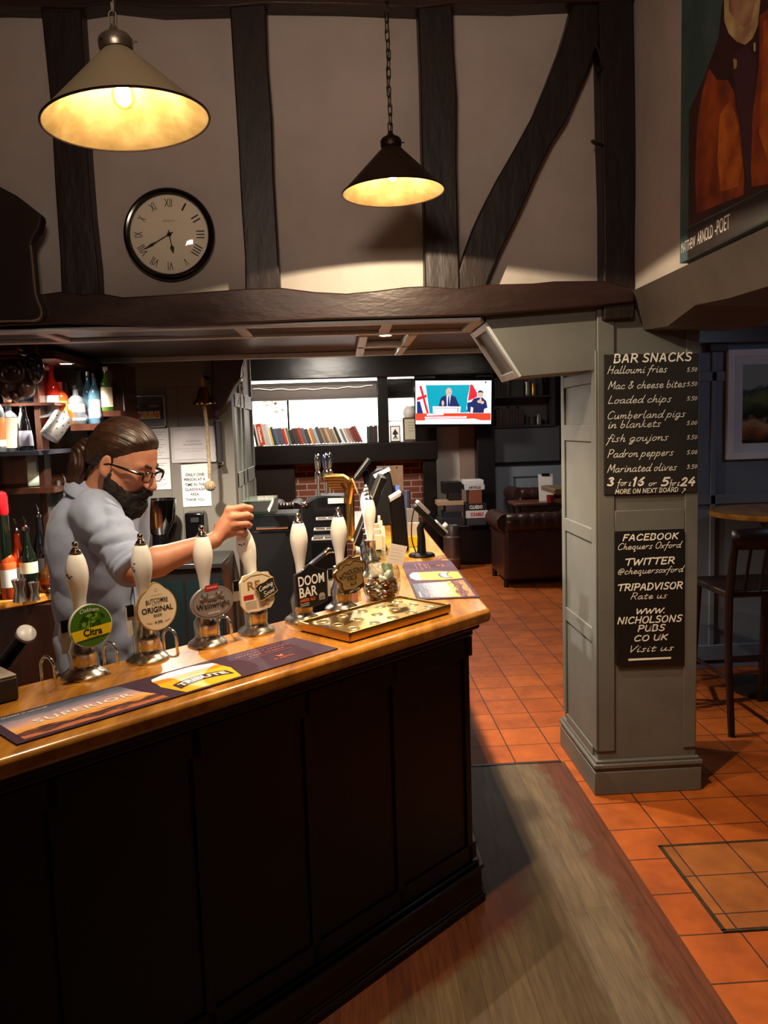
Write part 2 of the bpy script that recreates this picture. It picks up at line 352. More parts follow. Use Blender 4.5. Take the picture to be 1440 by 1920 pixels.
def boards_mat():
    """worn oak strip floor: grey and scuffed where people stand, red varnish left along the edge and the bar foot"""
    m, nt, b = newmat('worn_floor_boards')
    tc = nt.nodes.new('ShaderNodeTexCoord')
    mp = nt.nodes.new('ShaderNodeMapping'); mp.inputs['Rotation'].default_value = (0, 0, PI/2); L(nt, tc.outputs['Object'], mp.inputs[0])
    br = nt.nodes.new('ShaderNodeTexBrick'); br.offset = .37; br.squash = 1
    for k, v in (('Scale', 1.0), ('Mortar Size', .0012), ('Mortar Smooth', .3), ('Bias', 0.0), ('Brick Width', 1.3), ('Row Height', .072)): br.inputs[k].default_value = v
    br.inputs['Color1'].default_value = (1, 1, 1, 1); br.inputs['Color2'].default_value = (.62, .62, .62, 1); br.inputs['Mortar'].default_value = (.32, .3, .28, 1)
    L(nt, mp.outputs[0], br.inputs['Vector'])
    grain = noise_node(nt, 6, (9, .8, 1), 6, .65)
    worn = ramp(nt, grain.outputs['Fac'], [(.25, (78, 62, 44)), (.5, (102, 84, 60)), (.75, (120, 101, 75))])
    red = ramp(nt, grain.outputs['Fac'], [(.25, (74, 36, 18)), (.75, (110, 56, 27))])
    sx = nt.nodes.new('ShaderNodeSeparateXYZ'); L(nt, tc.outputs['Object'], sx.inputs[0])
    wob = noise_node(nt, 3.2, (1, 1, 1), 6, .7)
    def math_(op, a, c):
        n = nt.nodes.new('ShaderNodeMath'); n.operation = op
        for i, q in enumerate((a, c)):
            if isinstance(q, (int, float)): n.inputs[i].default_value = q
            else: L(nt, q, n.inputs[i])
        return n.outputs[0]
    e1 = math_('ADD', sx.outputs['X'], math_('MULTIPLY', wob.outputs['Fac'], .22))          # towards the tiled edge
    e1 = nt.nodes.new('ShaderNodeMapRange').outputs[0] if False else e1
    k1 = nt.nodes.new('ShaderNodeMapRange'); L(nt, e1, k1.inputs[0]); k1.inputs[1].default_value = .995; k1.inputs[2].default_value = 1.05
    d = math_('SUBTRACT', math_('MULTIPLY', sx.outputs['X'], .684), math_('MULTIPLY', sx.outputs['Y'], .729))   # distance from the bar foot
    e2 = math_('ADD', d, math_('MULTIPLY', wob.outputs['Fac'], .22))
    k2 = nt.nodes.new('ShaderNodeMapRange'); L(nt, e2, k2.inputs[0]); k2.inputs[1].default_value = -1.42; k2.inputs[2].default_value = -1.365
    k2.inputs[3].default_value = 1; k2.inputs[4].default_value = 0
    e3 = math_('ADD', sx.outputs['X'], math_('MULTIPLY', wob.outputs['Fac'], .25))
    k3 = nt.nodes.new('ShaderNodeMapRange'); L(nt, e3, k3.inputs[0]); k3.inputs[1].default_value = .70; k3.inputs[2].default_value = .78; k3.inputs[3].default_value = 1; k3.inputs[4].default_value = 0
    mxx = math_('MAXIMUM', k1.outputs[0], math_('MULTIPLY', k2.outputs[0], k3.outputs[0]))
    mx = nt.nodes.new('ShaderNodeMix'); mx.data_type = 'RGBA'; L(nt, mxx, mx.inputs[0]); L(nt, worn.outputs[0], mx.inputs[6]); L(nt, red.outputs[0], mx.inputs[7])
    m2 = nt.nodes.new('ShaderNodeMix'); m2.data_type = 'RGBA'; m2.blend_type = 'MULTIPLY'; m2.inputs[0].default_value = .8
    L(nt, mx.outputs[2], m2.inputs[6]); L(nt, br.outputs['Color'], m2.inputs[7]); L(nt, m2.outputs[2], b.inputs['Base Color'])
    mr = nt.nodes.new('ShaderNodeMapRange'); L(nt, grain.outputs['Fac'], mr.inputs[0]); mr.inputs[3].default_value = .35; mr.inputs[4].default_value = .6
    L(nt, mr.outputs[0], b.inputs['Roughness'])
    bp = nt.nodes.new('ShaderNodeBump'); bp.inputs['Strength'].default_value = .25; bp.inputs['Distance'].default_value = .004
    L(nt, grain.outputs['Fac'], bp.inputs['Height']); L(nt, bp.outputs[0], b.inputs['Normal'])
    return m
TILE = tile_mat(); BOARDS = boards_mat()
def brick_mat(name, c1, c2, mort):
    m, nt, b = newmat(name)
    tc = nt.nodes.new('ShaderNodeTexCoord'); mp = nt.nodes.new('ShaderNodeMapping'); mp.inputs['Rotation'].default_value = (PI/2, 0, 0); L(nt, tc.outputs['Object'], mp.inputs[0])
    br = nt.nodes.new('ShaderNodeTexBrick')
    for k, v in (('Scale', 1.0), ('Mortar Size', .008), ('Mortar Smooth', .2), ('Brick Width', .22), ('Row Height', .078)): br.inputs[k].default_value = v
    br.inputs['Color1'].default_value = lin(c1); br.inputs['Color2'].default_value = lin(c2); br.inputs['Mortar'].default_value = lin(mort)
    L(nt, mp.outputs[0], br.inputs['Vector']); L(nt, br.outputs['Color'], b.inputs['Base Color']); b.inputs['Roughness'].default_value = .8
    bp = nt.nodes.new('ShaderNodeBump'); bp.inputs['Strength'].default_value = .6; bp.inputs['Distance'].default_value = .006; bp.invert = True
    L(nt, br.outputs['Fac'], bp.inputs['Height']); L(nt, bp.outputs[0], b.inputs['Normal']); return m
BRICK = brick_mat('red_brick', (112, 54, 36), (86, 40, 28), (150, 128, 106))

# ================================================================== STRUCTURE
YW = 3.42                                    # front face of the timber-framed wall
LZ = at_y(600, 600, YW).z                    # underside of the big beam
# floors
struct(MB().add([(-3, -2.6, 0), (3.8, -2.6, 0), (3.8, 10.6, 0), (-3, 10.6, 0)], [(0, 1, 2, 3)]).build('floor', TILE, origin=(0, 0, 0)))
b = MB(); b.box((-3, -2.6, -.02), (1.043, 3.803, .003)); struct(b.build('floor', BOARDS, origin=(0, 0, 0)))
b = MB(); b.box((-3, 3.803, 0), (1.03, 3.822, .006)); struct(b.build('trim_1', M('threshold_strip', (60, 52, 46), .4, .4)))
# front room shell (out of frame)
b = MB(); b.box((-2.7, -2.6, 0), (-2.6, 3.42, 3.6)); struct(b.build('wall_left', plaster))
b = MB(); b.box((-2.7, -2.7, 0), (3.8, -2.6, 3.6)); struct(b.build('wall_behind', plaster))
b = MB(); b.box((3.7, -2.6, 0), (3.8, 5.3, 2.3)); struct(b.build('wall_right', blue_paint))
b = MB(); b.box((-2.7, -2.7, 3.56), (1.4, 3.6, 3.66)); struct(b.build('ceiling', plaster))
# timber-framed wall over the bar
b = MB(); b.box((-2.6, 3.50, LZ), (1.30, 3.62, 3.56)); struct(b.build('wall_front', plaster))
def trace(pts, y): return [at_y(x, yy, y) for x, yy in pts]
n_trim = [1]
def timb(pts, m=timber, y=YW, th=.12):
    n_trim[0] += 1
    b = MB(); b.prism(trace(pts, y), (0, th, 0)); return struct(b.build('trim_%d' % n_trim[0], m, bevel=.006))
TY = -45
timb([(-140, -60), (1230, -60), (1187, 2), (1075, 3), (960, 8), (848, 6), (783, 14), (640, 8), (498, 6), (430, 12), (300, 15), (210, 5), (151, 14), (75, 12), (0, 10), (-140, 14)], timber_h, YW-.015)
timb([(75, 5), (95, 200), (103, 350), (112, 480), (115, 560), (186, 560), (183, 500), (172, 400), (163, 280), (160, 150), (151, 8)])
timb([(430, 5), (437, 120), (446, 260), (452, 380), (459, 480), (460, 560), (526, 560), (520, 450), (513, 330), (510, 220), (502, 120), (498, 2)])
timb([(783, 5), (788, 130), (791, 280), (796, 420), (797, 545), (862, 545), (859, 430), (856, 300), (857, 180), (851, 90), (848, 0)])
timb([(1122, -10), (1125, 90), (1128, 250), (1132, 380), (1133, 600), (1190, 597), (1191, 430), (1194, 330), (1191, 160), (1187, -10)], timber, YW-.01)
timb([(1076, 0), (1066, 40), (1052, 85), (1027, 150), (1000, 215), (967, 275), (935, 330), (908, 382), (888, 425), (872, 470), (857, 520), (855, 548), (908, 548), (917, 522), (938, 472), (958, 432), (982, 382), (1010, 318), (1035, 268), (1062, 226), (1082, 180), (1100, 140), (1116, 95), (1124, 75), (1124, 0)], timber, YW+.01)
# main beam, hand-hewn wavy top
timb([(-160, 566), (0, 558), (65, 553), (116, 546), (150, 552), (185, 549), (230, 557), (300, 553), (380, 547), (460, 541), (526, 539), (590, 547), (650, 550), (705, 545), (760, 538), (800, 536), (860, 541), (915, 533), (1000, 531), (1040, 527), (1133, 526), (1190, 540), (1190, 566), (1117, 574), (900, 591), (600, 599), (480, 605), (300, 611), (120, 606), (0, 611), (-160, 622)], timber_h, YW-.03, .40)
# panelled underside of the beam and the lower ceiling over the bar
zc = LZ
b = MB(); b.box((-2.6, YW, zc-.004), (.60, YW+.05, zc-.022)); b.box((-2.6, 3.79, zc-.004), (.66, 3.84, zc-.022))
for x in (-1.28, -.45, .18): b.box((x, YW+.05, zc-.004), (x+.05, 3.79, zc-.02))
b.box((.57, YW+.05, zc-.004), (.62, 3.79, zc-.022)); struct(b.build('trim_10', cream_trim, bevel=.004))
b = MB(); b.box((-2.6, YW+.02, zc-.006), (.62, 3.84, zc+.02)); struct(b.build('trim_11', ceil_dark))
ZB = 2.16                                    # bar ceiling
b = MB(); b.box((-2.6, 3.80, ZB), (1.30, 4.98, ZB+.08)); struct(b.build('ceiling', ceil_dark))
b = MB(); b.box((-2.6, 4.90, ZB-.03), (1.30, 4.94, ZB)); b.box((-2.6, 4.96, ZB-.015), (1.30, 4.98, ZB)); struct(b.build('trim_12', cream_trim, bevel=.004))
# framed lighting recess in the bar ceiling
def fr(px0, px1, px2, px3):
    pass
A0 = at_z(660, 628, ZB-.02); A1 = at_z(775, 626, ZB-.02)
b = MB()
x0, x1 = .09, .37
b.box((x0, 3.86, ZB), (x0+.045, 4.90, ZB-.035)); b.box((x1-.045, 3.86, ZB), (x1, 4.90, ZB-.035)); b.box((x0, 4.34, ZB), (x1, 4.40, ZB-.035))
struct(b.build('trim_13', cream_trim, bevel=.005))
# bulkhead with sloping end, carried on the pillar
sl = [(912, 604), (978, 705), (1117, 693), (1117, 580), (1117, 560), (912, 570)]
b = MB(); b.prism(trace(sl, 3.46), (0, .36, 0)); struct(b.build('wall_bulkhead', grey_paint))
p0, p1 = at_y(912, 604, 3.46), at_y(978, 705, 3.46)
sd = (p1-p0).normalized(); sn = V((-sd.z, 0, sd.x))*-1
if sn.x > 0: sn = -sn
b = MB(); F = frame(p0, sd, (0, 1, 0)); 
for (u0, u1, v0, v1) in ((0, (p1-p0).length, -.012, .035), (0, (p1-p0).length, .325, .372), (0, .03, .035, .325), ((p1-p0).length-.035, (p1-p0).length, .035, .325)):
    w0 = 0.0; w1 = .014 if F.col[2].xyz.dot(sn) > 0 else -.014
    b.T = F; b.box((u0, v0, w0), (u1, v1, w1))
struct(b.build('trim_14', cream_trim, bevel=.003))
# right-hand jettied wall coming towards us, with its moulded beam below
XR = 1.258
b = MB(); b.box((XR, -2.6, 2.236), (XR+.12, 3.44, 3.56)); struct(b.build('wall_right', plaster))
jt = M('dark_taupe_paint', (64, 57, 52), .5, col2=(74, 66, 60), scale=5, bump=.3, bscale=8)
b = MB()
for k in range(24):
    ya = 3.45-k*.255; yb = ya-.255
    wv = lambda y: .018*math.sin(y*5.1)+.012*math.sin(y*11+1)
    b.add([(XR-.02, ya, 2.236), (XR-.02, yb, 2.236), (XR+.02, yb, 2.16), (XR+.02, ya, 2.16), (XR+.05, yb, 2.085+wv(yb)), (XR+.05, ya, 2.085+wv(ya)), (XR+.40, yb, 2.07+wv(yb)), (XR+.40, ya, 2.07+wv(ya)), (XR+.40, yb, 2.30), (XR+.40, ya, 2.30)],
          [(0, 1, 2, 3), (3, 2, 4, 5), (5, 4, 6, 7), (7, 6, 8, 9)])
struct(b.build('trim_15', jt, smooth=60))
b = MB(); b.box((XR+.12, -2.6, 2.24), (3.8, 5.3, 2.34)); struct(b.build('ceiling', grey_wall))
# side room wall behind the tables
b = MB(); b.box((1.56, 5.20, 0), (3.8, 5.32, 2.3))
struct(b.build('wall_side_room', blue_paint))
def zr(y): return at_y(1390, y, 5.2).z
b = MB()
for x in (1.60, 2.42, 3.2): b.box((x, 5.18, 0), (x+.035, 5.2, 2.24))
for z0 in (zr(705), zr(935)): b.box((1.56, 5.18, z0-.03), (3.7, 5.2, z0+.035))
b.box((1.56, 5.165, 0), (3.7, 5.2, .16)); struct(b.build('trim_16', blue_paint, bevel=.004))
# passage wall beyond the bar: grey panelled wall with notices, and the panelled jamb into the back room
b = MB(); b.box((-1.46, 5.15, 0), (-.70, 5.27, 2.2)); struct(b.build('wall_bar_back', grey_wall))
b = MB()
for px in (322, ): 
    x = at_y(px, 800, 5.15).x; b.box((x-.02, 5.135, 0), (x+.045, 5.15, 2.1))
b.box((-1.46, 5.13, 2.0), (-.70, 5.15, 2.16)); struct(b.build('trim_17', grey_wall, bevel=.004))
b = MB(); b.box((-.74, 5.27, 0), (-.715, 6.35, 2.4)); jamb_paint = M('pale_green_grey_paint', (184, 190, 180), .45); struct(b.build('wall_jamb', jamb_paint))
b = MB()
for y in (5.27, 5.58, 5.78, 6.28): b.box((-.715, y, 0), (-.70, y+.06, 2.4))
for z in (.0, .55, 1.33, 1.86, 2.3): b.box((-.715, 5.27, z), (-.70, 6.34, z+.1))
struct(b.build('trim_18', jamb_paint, bevel=.004))
b = MB(); b.box((-1.46, 6.30, 0), (-.74, 6.40, 2.62)); b.box((-1.56, 6.3, 0), (-1.46, 10.3, 2.62)); struct(b.build('wall_lounge_left', beam_black))
b = MB(); b.box((-1.6, 4.98, 2.62), (3.1, 10.4, 2.72)); b.box((-2.6, 4.98, ZB), (3.1, 5.04, 2.72)); struct(b.build('ceiling', ceil_dark))
b = MB(); b.box((3.0, 5.32, 0), (3.1, 10.4, 2.7)); struct(b.build('wall_lounge_right', blue_paint))
# left end of the bar interior
b = MB(); b.box((-2.65, 3.42, 0), (-2.6, 5.2, 2.2)); b.box((-2.6, 5.15, 0), (-1.46, 5.27, 2.2)); struct(b.build('wall_bar_left', brownwood))
# ------------------------------------------------------------------ panelled pillar
PX0, PX1, PY0, PY1 = 1.104, 1.555, 3.455, 4.00
b = MB(); b.box((PX0, PY0, 0), (PX1, PY1, 2.26)); 
struct(b.build('wall_pillar', grey_paint))
b = MB()
def xf(px, py=1300): return at_y(px, py, PY0).x
def zf(py, px=1215): return at_y(px, py, PY0).z
q = .010
b.box((PX0, PY0-q, .2), (xf(1152), PY0, 2.24)); b.box((xf(1280), PY0-q, .2), (PX1, PY0, 2.24))
b.box((xf(1152), PY0-q, 2.19), (xf(1280), PY0, 2.24)); b.box((xf(1152), PY0-q, zf(995)), (xf(1280), PY0, zf(955)))
def zl(py): return at_x(1096, py, PX0).z
b.box((PX0-q, PY0-q, .2), (PX0, PY0+.055, 2.0)); b.box((PX0-q, PY1-.055, .2), (PX0, PY1, 2.0))
for ya, yb in ((700, 722), (796, 828), (984, 1010), (1163, 1190), (1376, 1420)): b.box((PX0-q, PY0+.055, zl(ya)), (PX0, PY1-.055, zl(yb)))
struct(b.build('trim_20', grey_paint, bevel=.004))
# skirting with a stepped moulding
b = MB()
z1 = zf(1428); 
b.box((PX0-.022, PY0-.022, 0), (PX1+.022, PY1+.022, z1-.03)); b.box((PX0-.016, PY0-.016, z1-.03), (PX1+.016, PY1+.016, z1-.014)); b.box((PX0-.026, PY0-.026, z1-.014), (PX1+.026, PY1+.026, z1+.006)); b.box((PX0-.014, PY0-.014, z1+.006), (PX1+.014, PY1+.014, z1+.02))
struct(b.build('baseboard_pillar', grey_paint, bevel=.004))
# cap under the beams
b = MB(); b.box((PX0-.02, PY0-.03, 2.21), (PX1+.05, PY1, 2.27)); struct(b.build('trim_21', jt, bevel=.006))
# small dark box on the wall right of the pillar head
# ================================================================== SHARED MATERIALS
def wood_counter():
    m, nt, b = newmat('golden_oak_counter')
    n = noise_node(nt, 5, (3.2, .55, 3.2), 7, .62)
    mp = n.inputs['Vector'].links[0].from_node; mp.inputs['Rotation'].default_value = (0, 0, 0)
    r = ramp(nt, n.outputs['Fac'], [(.25, (100, 60, 18)), (.45, (160, 104, 34)), (.6, (190, 130, 48)), (.8, (134, 82, 26))])
    L(nt, r.outputs[0], b.inputs['Base Color']); b.inputs['Roughness'].default_value = .26; b.inputs['Coat Weight'].default_value = .3; b.inputs['Coat Roughness'].default_value = .15
    bp = nt.nodes.new('ShaderNodeBump'); bp.inputs['Strength'].default_value = .12; bp.inputs['Distance'].default_value = .004
    L(nt, n.outputs['Fac'], bp.inputs['Height']); L(nt, bp.outputs[0], b.inputs['Normal']); return m, mp
OAK, _mp = wood_counter(); _mp.inputs['Rotation'].default_value = (0, 0, math.radians(-47))
OAK2, _mp2 = wood_counter()
chrome = M('chrome', (225, 222, 216), .09, 1.0)
satin = M('satin_nickel', (196, 188, 176), .24, 1.0)
brass = M('polished_brass', (206, 166, 92), .24, 1.0, col2=(186, 146, 74), scale=12)
brass_dull = M('aged_brass', (176, 140, 78), .3, 1.0, col2=(150, 116, 60), scale=16)
ceramic = M('white_enamel', (250, 247, 242), .22, coat=.4)
paint_chip = M('chipped_dark_metal', (92, 88, 84), .4, .6)
paper = M('white_paper', (232, 226, 218), .8)
cream_card = M('cream_card', (226, 210, 180), .7)
black_plastic = M('black_plastic', (8, 7, 8), .5, spec=.22)
black_gloss = M('black_gloss', (10, 9, 9), .12)
ink = M('black_ink', (20, 18, 20), .6)
def thin_glass(name, tint=(255, 255, 255), body=.0, rough=.03, bodycol=None, refl=1.0):
    m, nt, b = newmat(name); out = [n for n in nt.nodes if n.type == 'OUTPUT_MATERIAL'][0]
    tr = nt.nodes.new('ShaderNodeBsdfTransparent'); tr.inputs[0].default_value = lin(tint)
    gl = nt.nodes.new('ShaderNodeBsdfGlossy'); gl.inputs['Roughness'].default_value = rough
    lw = nt.nodes.new('ShaderNodeLayerWeight'); lw.inputs[0].default_value = .5
    fr = nt.nodes.new('ShaderNodeMath'); fr.operation = 'POWER'; L(nt, lw.outputs['Facing'], fr.inputs[0]); fr.inputs[1].default_value = 3.5
    mu = nt.nodes.new('ShaderNodeMath'); mu.operation = 'MULTIPLY_ADD'; L(nt, fr.outputs[0], mu.inputs[0]); mu.inputs[1].default_value = .75*refl; mu.inputs[2].default_value = .045*refl
    mx = nt.nodes.new('ShaderNodeMixShader'); L(nt, mu.outputs[0], mx.inputs[0]); L(nt, tr.outputs[0], mx.inputs[1]); L(nt, gl.outputs[0], mx.inputs[2])
    last = mx
    if body:
        b.inputs['Base Color'].default_value = lin(bodycol or tint); b.inputs['Roughness'].default_value = .12
        m2 = nt.nodes.new('ShaderNodeMixShader'); m2.inputs[0].default_value = body; L(nt, mx.outputs[0], m2.inputs[1]); L(nt, b.outputs[0], m2.inputs[2]); last = m2
    L(nt, last.outputs[0], out.inputs[0]); return m
glass = thin_glass('clear_glass', (232, 240, 236), refl=1.5)
steel = M('brushed_steel', (178, 174, 168), .28, 1.0)
gold_ink = M('gold_print', (196, 156, 84), .4, .6)
white_ink = M('white_print', (240, 238, 232), .6)
red_ink = M('red_print', (170, 34, 30), .5)
yellow_ink = M('yellow_print', (236, 206, 20), .5)
orange_ink = M('orange_print', (226, 104, 28), .5)

# ================================================================== BAR
BC = V((.482, 2.631, 0)); BX = V((.730, .684, 0)).normalized(); BY = V((-BX.y, BX.x, 0))
TOP = 1.08
BF = frame(BC, BX, BY)                        # bar frame: x along the front edge to the corner, y inwards, z up
def bar(x, y, z=TOP): return BF @ V((x, y, z))
XE = .468                                      # right edge of the arm that runs away from us
YE = 5.95
def isect_x(y, X): t = (X-bar(0, y).x)/BX.x; return V((X, bar(t, y).y, 0))
def outline(f, r, i, bk, ye): return [bar(-2.45, f, 0), isect_x(f, r), V((r, ye, 0)), V((i, ye, 0)), isect_x(bk, i), bar(-2.45, bk, 0)]
counter_bar = thing('bar_counter', 'long dark-panelled bar with a golden oak top turning a corner', 'bar', bar(-1, .2, 0))
b = MB(); b.prism([p+V((0, 0, TOP-.046)) for p in outline(0, XE+.005, .03, .452, YE)], (0, 0, .046))
b.build('counter_top', OAK, counter_bar, bevel=.013, bseg=3)
b = MB(); b.prism([p+V((0, 0, .0)) for p in outline(.098, .405, .09, .40, YE-.06)], (0, 0, TOP-.046))
b.build('bar_front', blackwood, counter_bar)
b = MB(); b.prism([p+V((0, 0, TOP-.075)) for p in outline(.045, .440, .10, .40, YE-.03)], (0, 0, .030)); b.prism([p+V((0, 0, TOP-.105)) for p in outline(.075, .420, .10, .40, YE-.03)], (0, 0, .03))
b.build('cornice_moulding', blackwood, counter_bar, bevel=.008)
b = MB()
for o_, z0, z1 in ((.072, 0, .13), (.062, 0, .016), (.060, .016, .034), (.066, .034, .046), (.064, .125, .14), (.080, .14, .155)):
    b.prism([p+V((0, 0, z0)) for p in outline(o_, .436+(.072-o_), .09, .40, YE-.05)], (0, 0, z1-z0))
b.build('plinth', M('black_gloss_plinth', (20, 15, 14), .22), counter_bar, bevel=.004)
# shallow panel beads on the bar front
b = MB(); b.T = BF
for k in range(7):
    x = -.02-.36*k
    b.box((x-.03, .090, .16), (x, .10, TOP-.11))
b.box((-2.4, .090, .16), (0, .10, .22)); b.box((-2.4, .090, .90), (0, .10, .97))
b.build('panel_frame', blackwood, counter_bar, bevel=.003)

# ------------------------------------------------------------------ bar runner mats
def sunset_mat():
    m, nt, b = newmat('sunset_print')
    tc = nt.nodes.new('ShaderNodeTexCoord'); mp = nt.nodes.new('ShaderNodeMapping'); mp.inputs['Scale'].default_value = (.8, 5.6, 1); L(nt, tc.outputs['UV'], mp.inputs[0])
    n = nt.nodes.new('ShaderNodeTexNoise'); n.inputs['Scale'].default_value = 4.5; n.inputs['Detail'].default_value = 5; L(nt, mp.outputs[0], n.inputs['Vector'])
    sp = nt.nodes.new('ShaderNodeSeparateXYZ'); L(nt, tc.outputs['UV'], sp.inputs[0])
    a = nt.nodes.new('ShaderNodeMath'); a.operation = 'MULTIPLY_ADD'; L(nt, n.outputs['Fac'], a.inputs[0]); a.inputs[1].default_value = .42; L(nt, sp.outputs['Y'], a.inputs[2])
    s = nt.nodes.new('ShaderNodeMath'); s.operation = 'SUBTRACT'; L(nt, a.outputs[0], s.inputs[0]); s.inputs[1].default_value = .21
    r = ramp(nt, s.outputs[0], [(.02, (150, 84, 60)), (.12, (196, 116, 74)), (.18, (62, 38, 44)), (.27, (84, 52, 56)), (.31, (222, 146, 66)), (.41, (230, 172, 104)), (.52, (206, 160, 150)), (.66, (160, 142, 158)), (.8, (92, 98, 116)), (1, (50, 58, 78))])
    L(nt, r.outputs[0], b.inputs['Base Color']); b.inputs['Roughness'].default_value = .7; b.inputs['Specular IOR Level'].default_value = .2; return m
SUNSET = sunset_mat()
mat_purple = M('dark_purple_rubber', (64, 44, 60), .8, bump=.2, bscale=220, spec=.2)
beer_gold = M('beer_gold_print', (240, 176, 24), .5)
beer_deep = M('beer_amber_print', (224, 132, 20), .5)
copper_ink = M('copper_print', (172, 96, 92), .5)
def runner(T, Lm, Wm, label):
    b = MB(); b.T = T
    b.mat(0).prism([(0, 0, 0), (Lm, 0, 0), (Lm, Wm, 0), (0, Wm, 0)], (0, 0, .004))
    z = .0046
    k = Lm/.885
    sx = [(.02*k, .012), (.355*k, .012), (.350*k, .05), (.33*k, .10), (.315*k, Wm-.008), (.02*k, Wm-.008)]
    n0 = len(b.f)
    b.mat(1).add([(x, y, z) for x, y in sx], [tuple(range(6))])
    gx = [(.40*k, .008), (.56*k, .008), (.585*k, .09), (.575*k, Wm-.03), (.52*k, Wm-.012), (.45*k, Wm-.012), (.395*k, Wm-.03), (.38*k, .09)]
    b.mat(4).add([(x, y, z) for x, y in gx], [tuple(range(8))])
    b.mat(2).add([(.386*k, Wm-.05, z+.0003), (.58*k, Wm-.05, z+.0003), (.575*k, Wm-.03, z+.0003), (.52*k, Wm-.012, z+.0003), (.45*k, Wm-.012, z+.0003), (.395*k, Wm-.03, z+.0003)], [tuple(range(6))])
    b.mat(5).add([(.386*k, Wm-.075, z+.0003), (.578*k, Wm-.075, z+.0003), (.58*k, Wm-.05, z+.0003), (.386*k, Wm-.05, z+.0003)], [(0, 1, 2, 3)])
    # ribbon with the beer's name
    pts = []
    for i in range(13): u = -.078+.013*i; pts.append((.483*k+u*k, .098-3.2*u*u))
    low = [(x, y-.040) for x, y in pts]
    b.mat(3).add([(x, y, z+.0008) for x, y in pts]+[(x, y, z+.0008) for x, y in low], [(i, 13+i, 14+i, i+1) for i in range(12)])
    put_text(b.mat(2), 'TRIBUTE', T, .483*k, .076, w=.138*k, h=.024, bold=.03, z=z+.0014, bend=3.2)
    put_text(b.mat(2), 'SUPERIOR', T, .19*k, .098, w=.23*k, h=.026, bold=.01, z=z+.001, spacing=1.2)
    put_text(b.mat(2), 'brewed in cornwall', T, .085*k, Wm-.018, w=.10*k, h=.007, z=z+.001)
    for txt, y in (('QUALITY SPEAKS', .148), ('FOR ITSELF', .128)): put_text(b.mat(6), txt, T, .735*k, y, w=(.185 if 'Q' in txt else .12)*k, h=.011, z=z+.001, spacing=1.15)
    b.mat(6).add([(.66*k, .168, z+.0006), (.81*k, .168, z+.0006), (.81*k, .1695, z+.0006), (.66*k, .1695, z+.0006)], [(0, 1, 2, 3)])
    b.mat(6).add([(.66*k, .112, z+.0006), (.81*k, .112, z+.0006), (.81*k, .1135, z+.0006), (.66*k, .1135, z+.0006)], [(0, 1, 2, 3)])
    put_text(b.mat(7), 'ST AUSTELL', T, .735*k, .052, w=.07*k, h=.008, z=z+.001)
    b.mat(7).add([(.728*k, .064, z+.001), (.742*k, .064, z+.001), (.746*k, .082, z+.001), (.735*k, .074, z+.001), (.724*k, .082, z+.001)], [(0, 1, 2, 3, 4)])
    ob = b.build('bar_runner', [mat_purple, SUNSET, white_ink, M('ribbon_purple', (58, 34, 44), .5), beer_gold, beer_deep, copper_ink, orange_ink], origin=T @ V((0, 0, 0)), smooth=0)
    uv = ob.data.uv_layers.new(name='UVMap'); Ti = T.inverted(); o_ = V(ob.location)
    for p in ob.data.polygons:
        for li in p.loop_indices:
            q = Ti @ (ob.data.vertices[ob.data.loops[li].vertex_index].co+o_)
            uv.data[li].uv = (q.x/Wm, q.y/Wm)
    return tag(ob, label, 'bar mat')
runner(frame(bar(-1.556, .045), BX, BY), .886, .192, 'purple bar towel mat with a sunset print along the front edge by the hand pumps')
runner(frame((.466, 2.795, TOP), (0, 1, 0), (-1, 0, 0)), .80, .226, 'purple sunset bar mat lying round the corner beyond the drip tray and coin jar')

# ------------------------------------------------------------------ hand pumps
BASE_P = [(.0, 0), (.058, 0), (.0585, .005), (.054, .012), (.042, .020), (.036, .028), (.0345, .034), (.0355, .046), (.0375, .066), (.0365, .078), (.030, .092), (.024, .112), (.0215, .132), (.022, .150), (.024, .154), (.024, .166), (0, .166)]
HAND_P = [(0, 0), (.0135, 0), (.0142, .02), (.0155, .045), (.0195, .075), (.0245, .102), (.0280, .128), (.0288, .146), (.0272, .166), (.0235, .186), (.0188, .202), (.0165, .206), (0, .206)]
FIN_P = [(0, 0), (.0165, 0), (.0168, .004), (.0135, .007), (.0125, .012), (.0090, .016), (.0065, .022), (.0080, .025), (.0085, .032), (.0060, .038), (.0030, .0405), (0, .041)]
def rad_at(prof, z):
    for (r0, z0), (r1, z1) in zip(prof, prof[1:]):
        if z0 <= z <= z1 and z1 > z0: return r0+(r1-r0)*(z-z0)/(z1-z0)
    return prof[-1][0]
def handpump(o, label, chips=(), tilt=None, face=None):
    t = thing('hand_pump', label, 'beer pump', o, 'hand pumps on the bar')
    o = V(o); MB().at(Matrix.Translation(o) @ Matrix.Scale(.905, 4, (0, 0, 1))).lathe(BASE_P, 32).build('pump_base', satin, t)
    p0 = o+V((0, 0, .149)); d = V(tilt) if tilt else V((0, 0, 1)); d.normalize()
    q = V((0, 0, 1)).rotation_difference(d).to_matrix().to_4x4()
    T = Matrix.Translation(p0) @ q @ Matrix.Scale(.83, 4, (0, 0, 1))
    b = MB().at(T); b.mat(0).lathe(HAND_P, 28)
    for z, a, s in chips:
        pts = []
        for k in range(9):
            an = 2*PI*k/9; rr = s*rnd.uniform(.45, 1.25); zz = z+rr*math.sin(an); aa = a+rr*math.cos(an)*1.3/.027
            R_ = rad_at(HAND_P, zz)+.0005; pts.append((R_*math.cos(aa), R_*math.sin(aa), zz))
        b.mat(1).add(pts, [tuple(range(9))])
    hd_ = b.build('pump_handle', [ceramic, paint_chip], t)
    MB().at(T @ Matrix.Translation((0, 0, .206))).lathe(FIN_P, 20).build('finial', chrome, hd_)
    return t
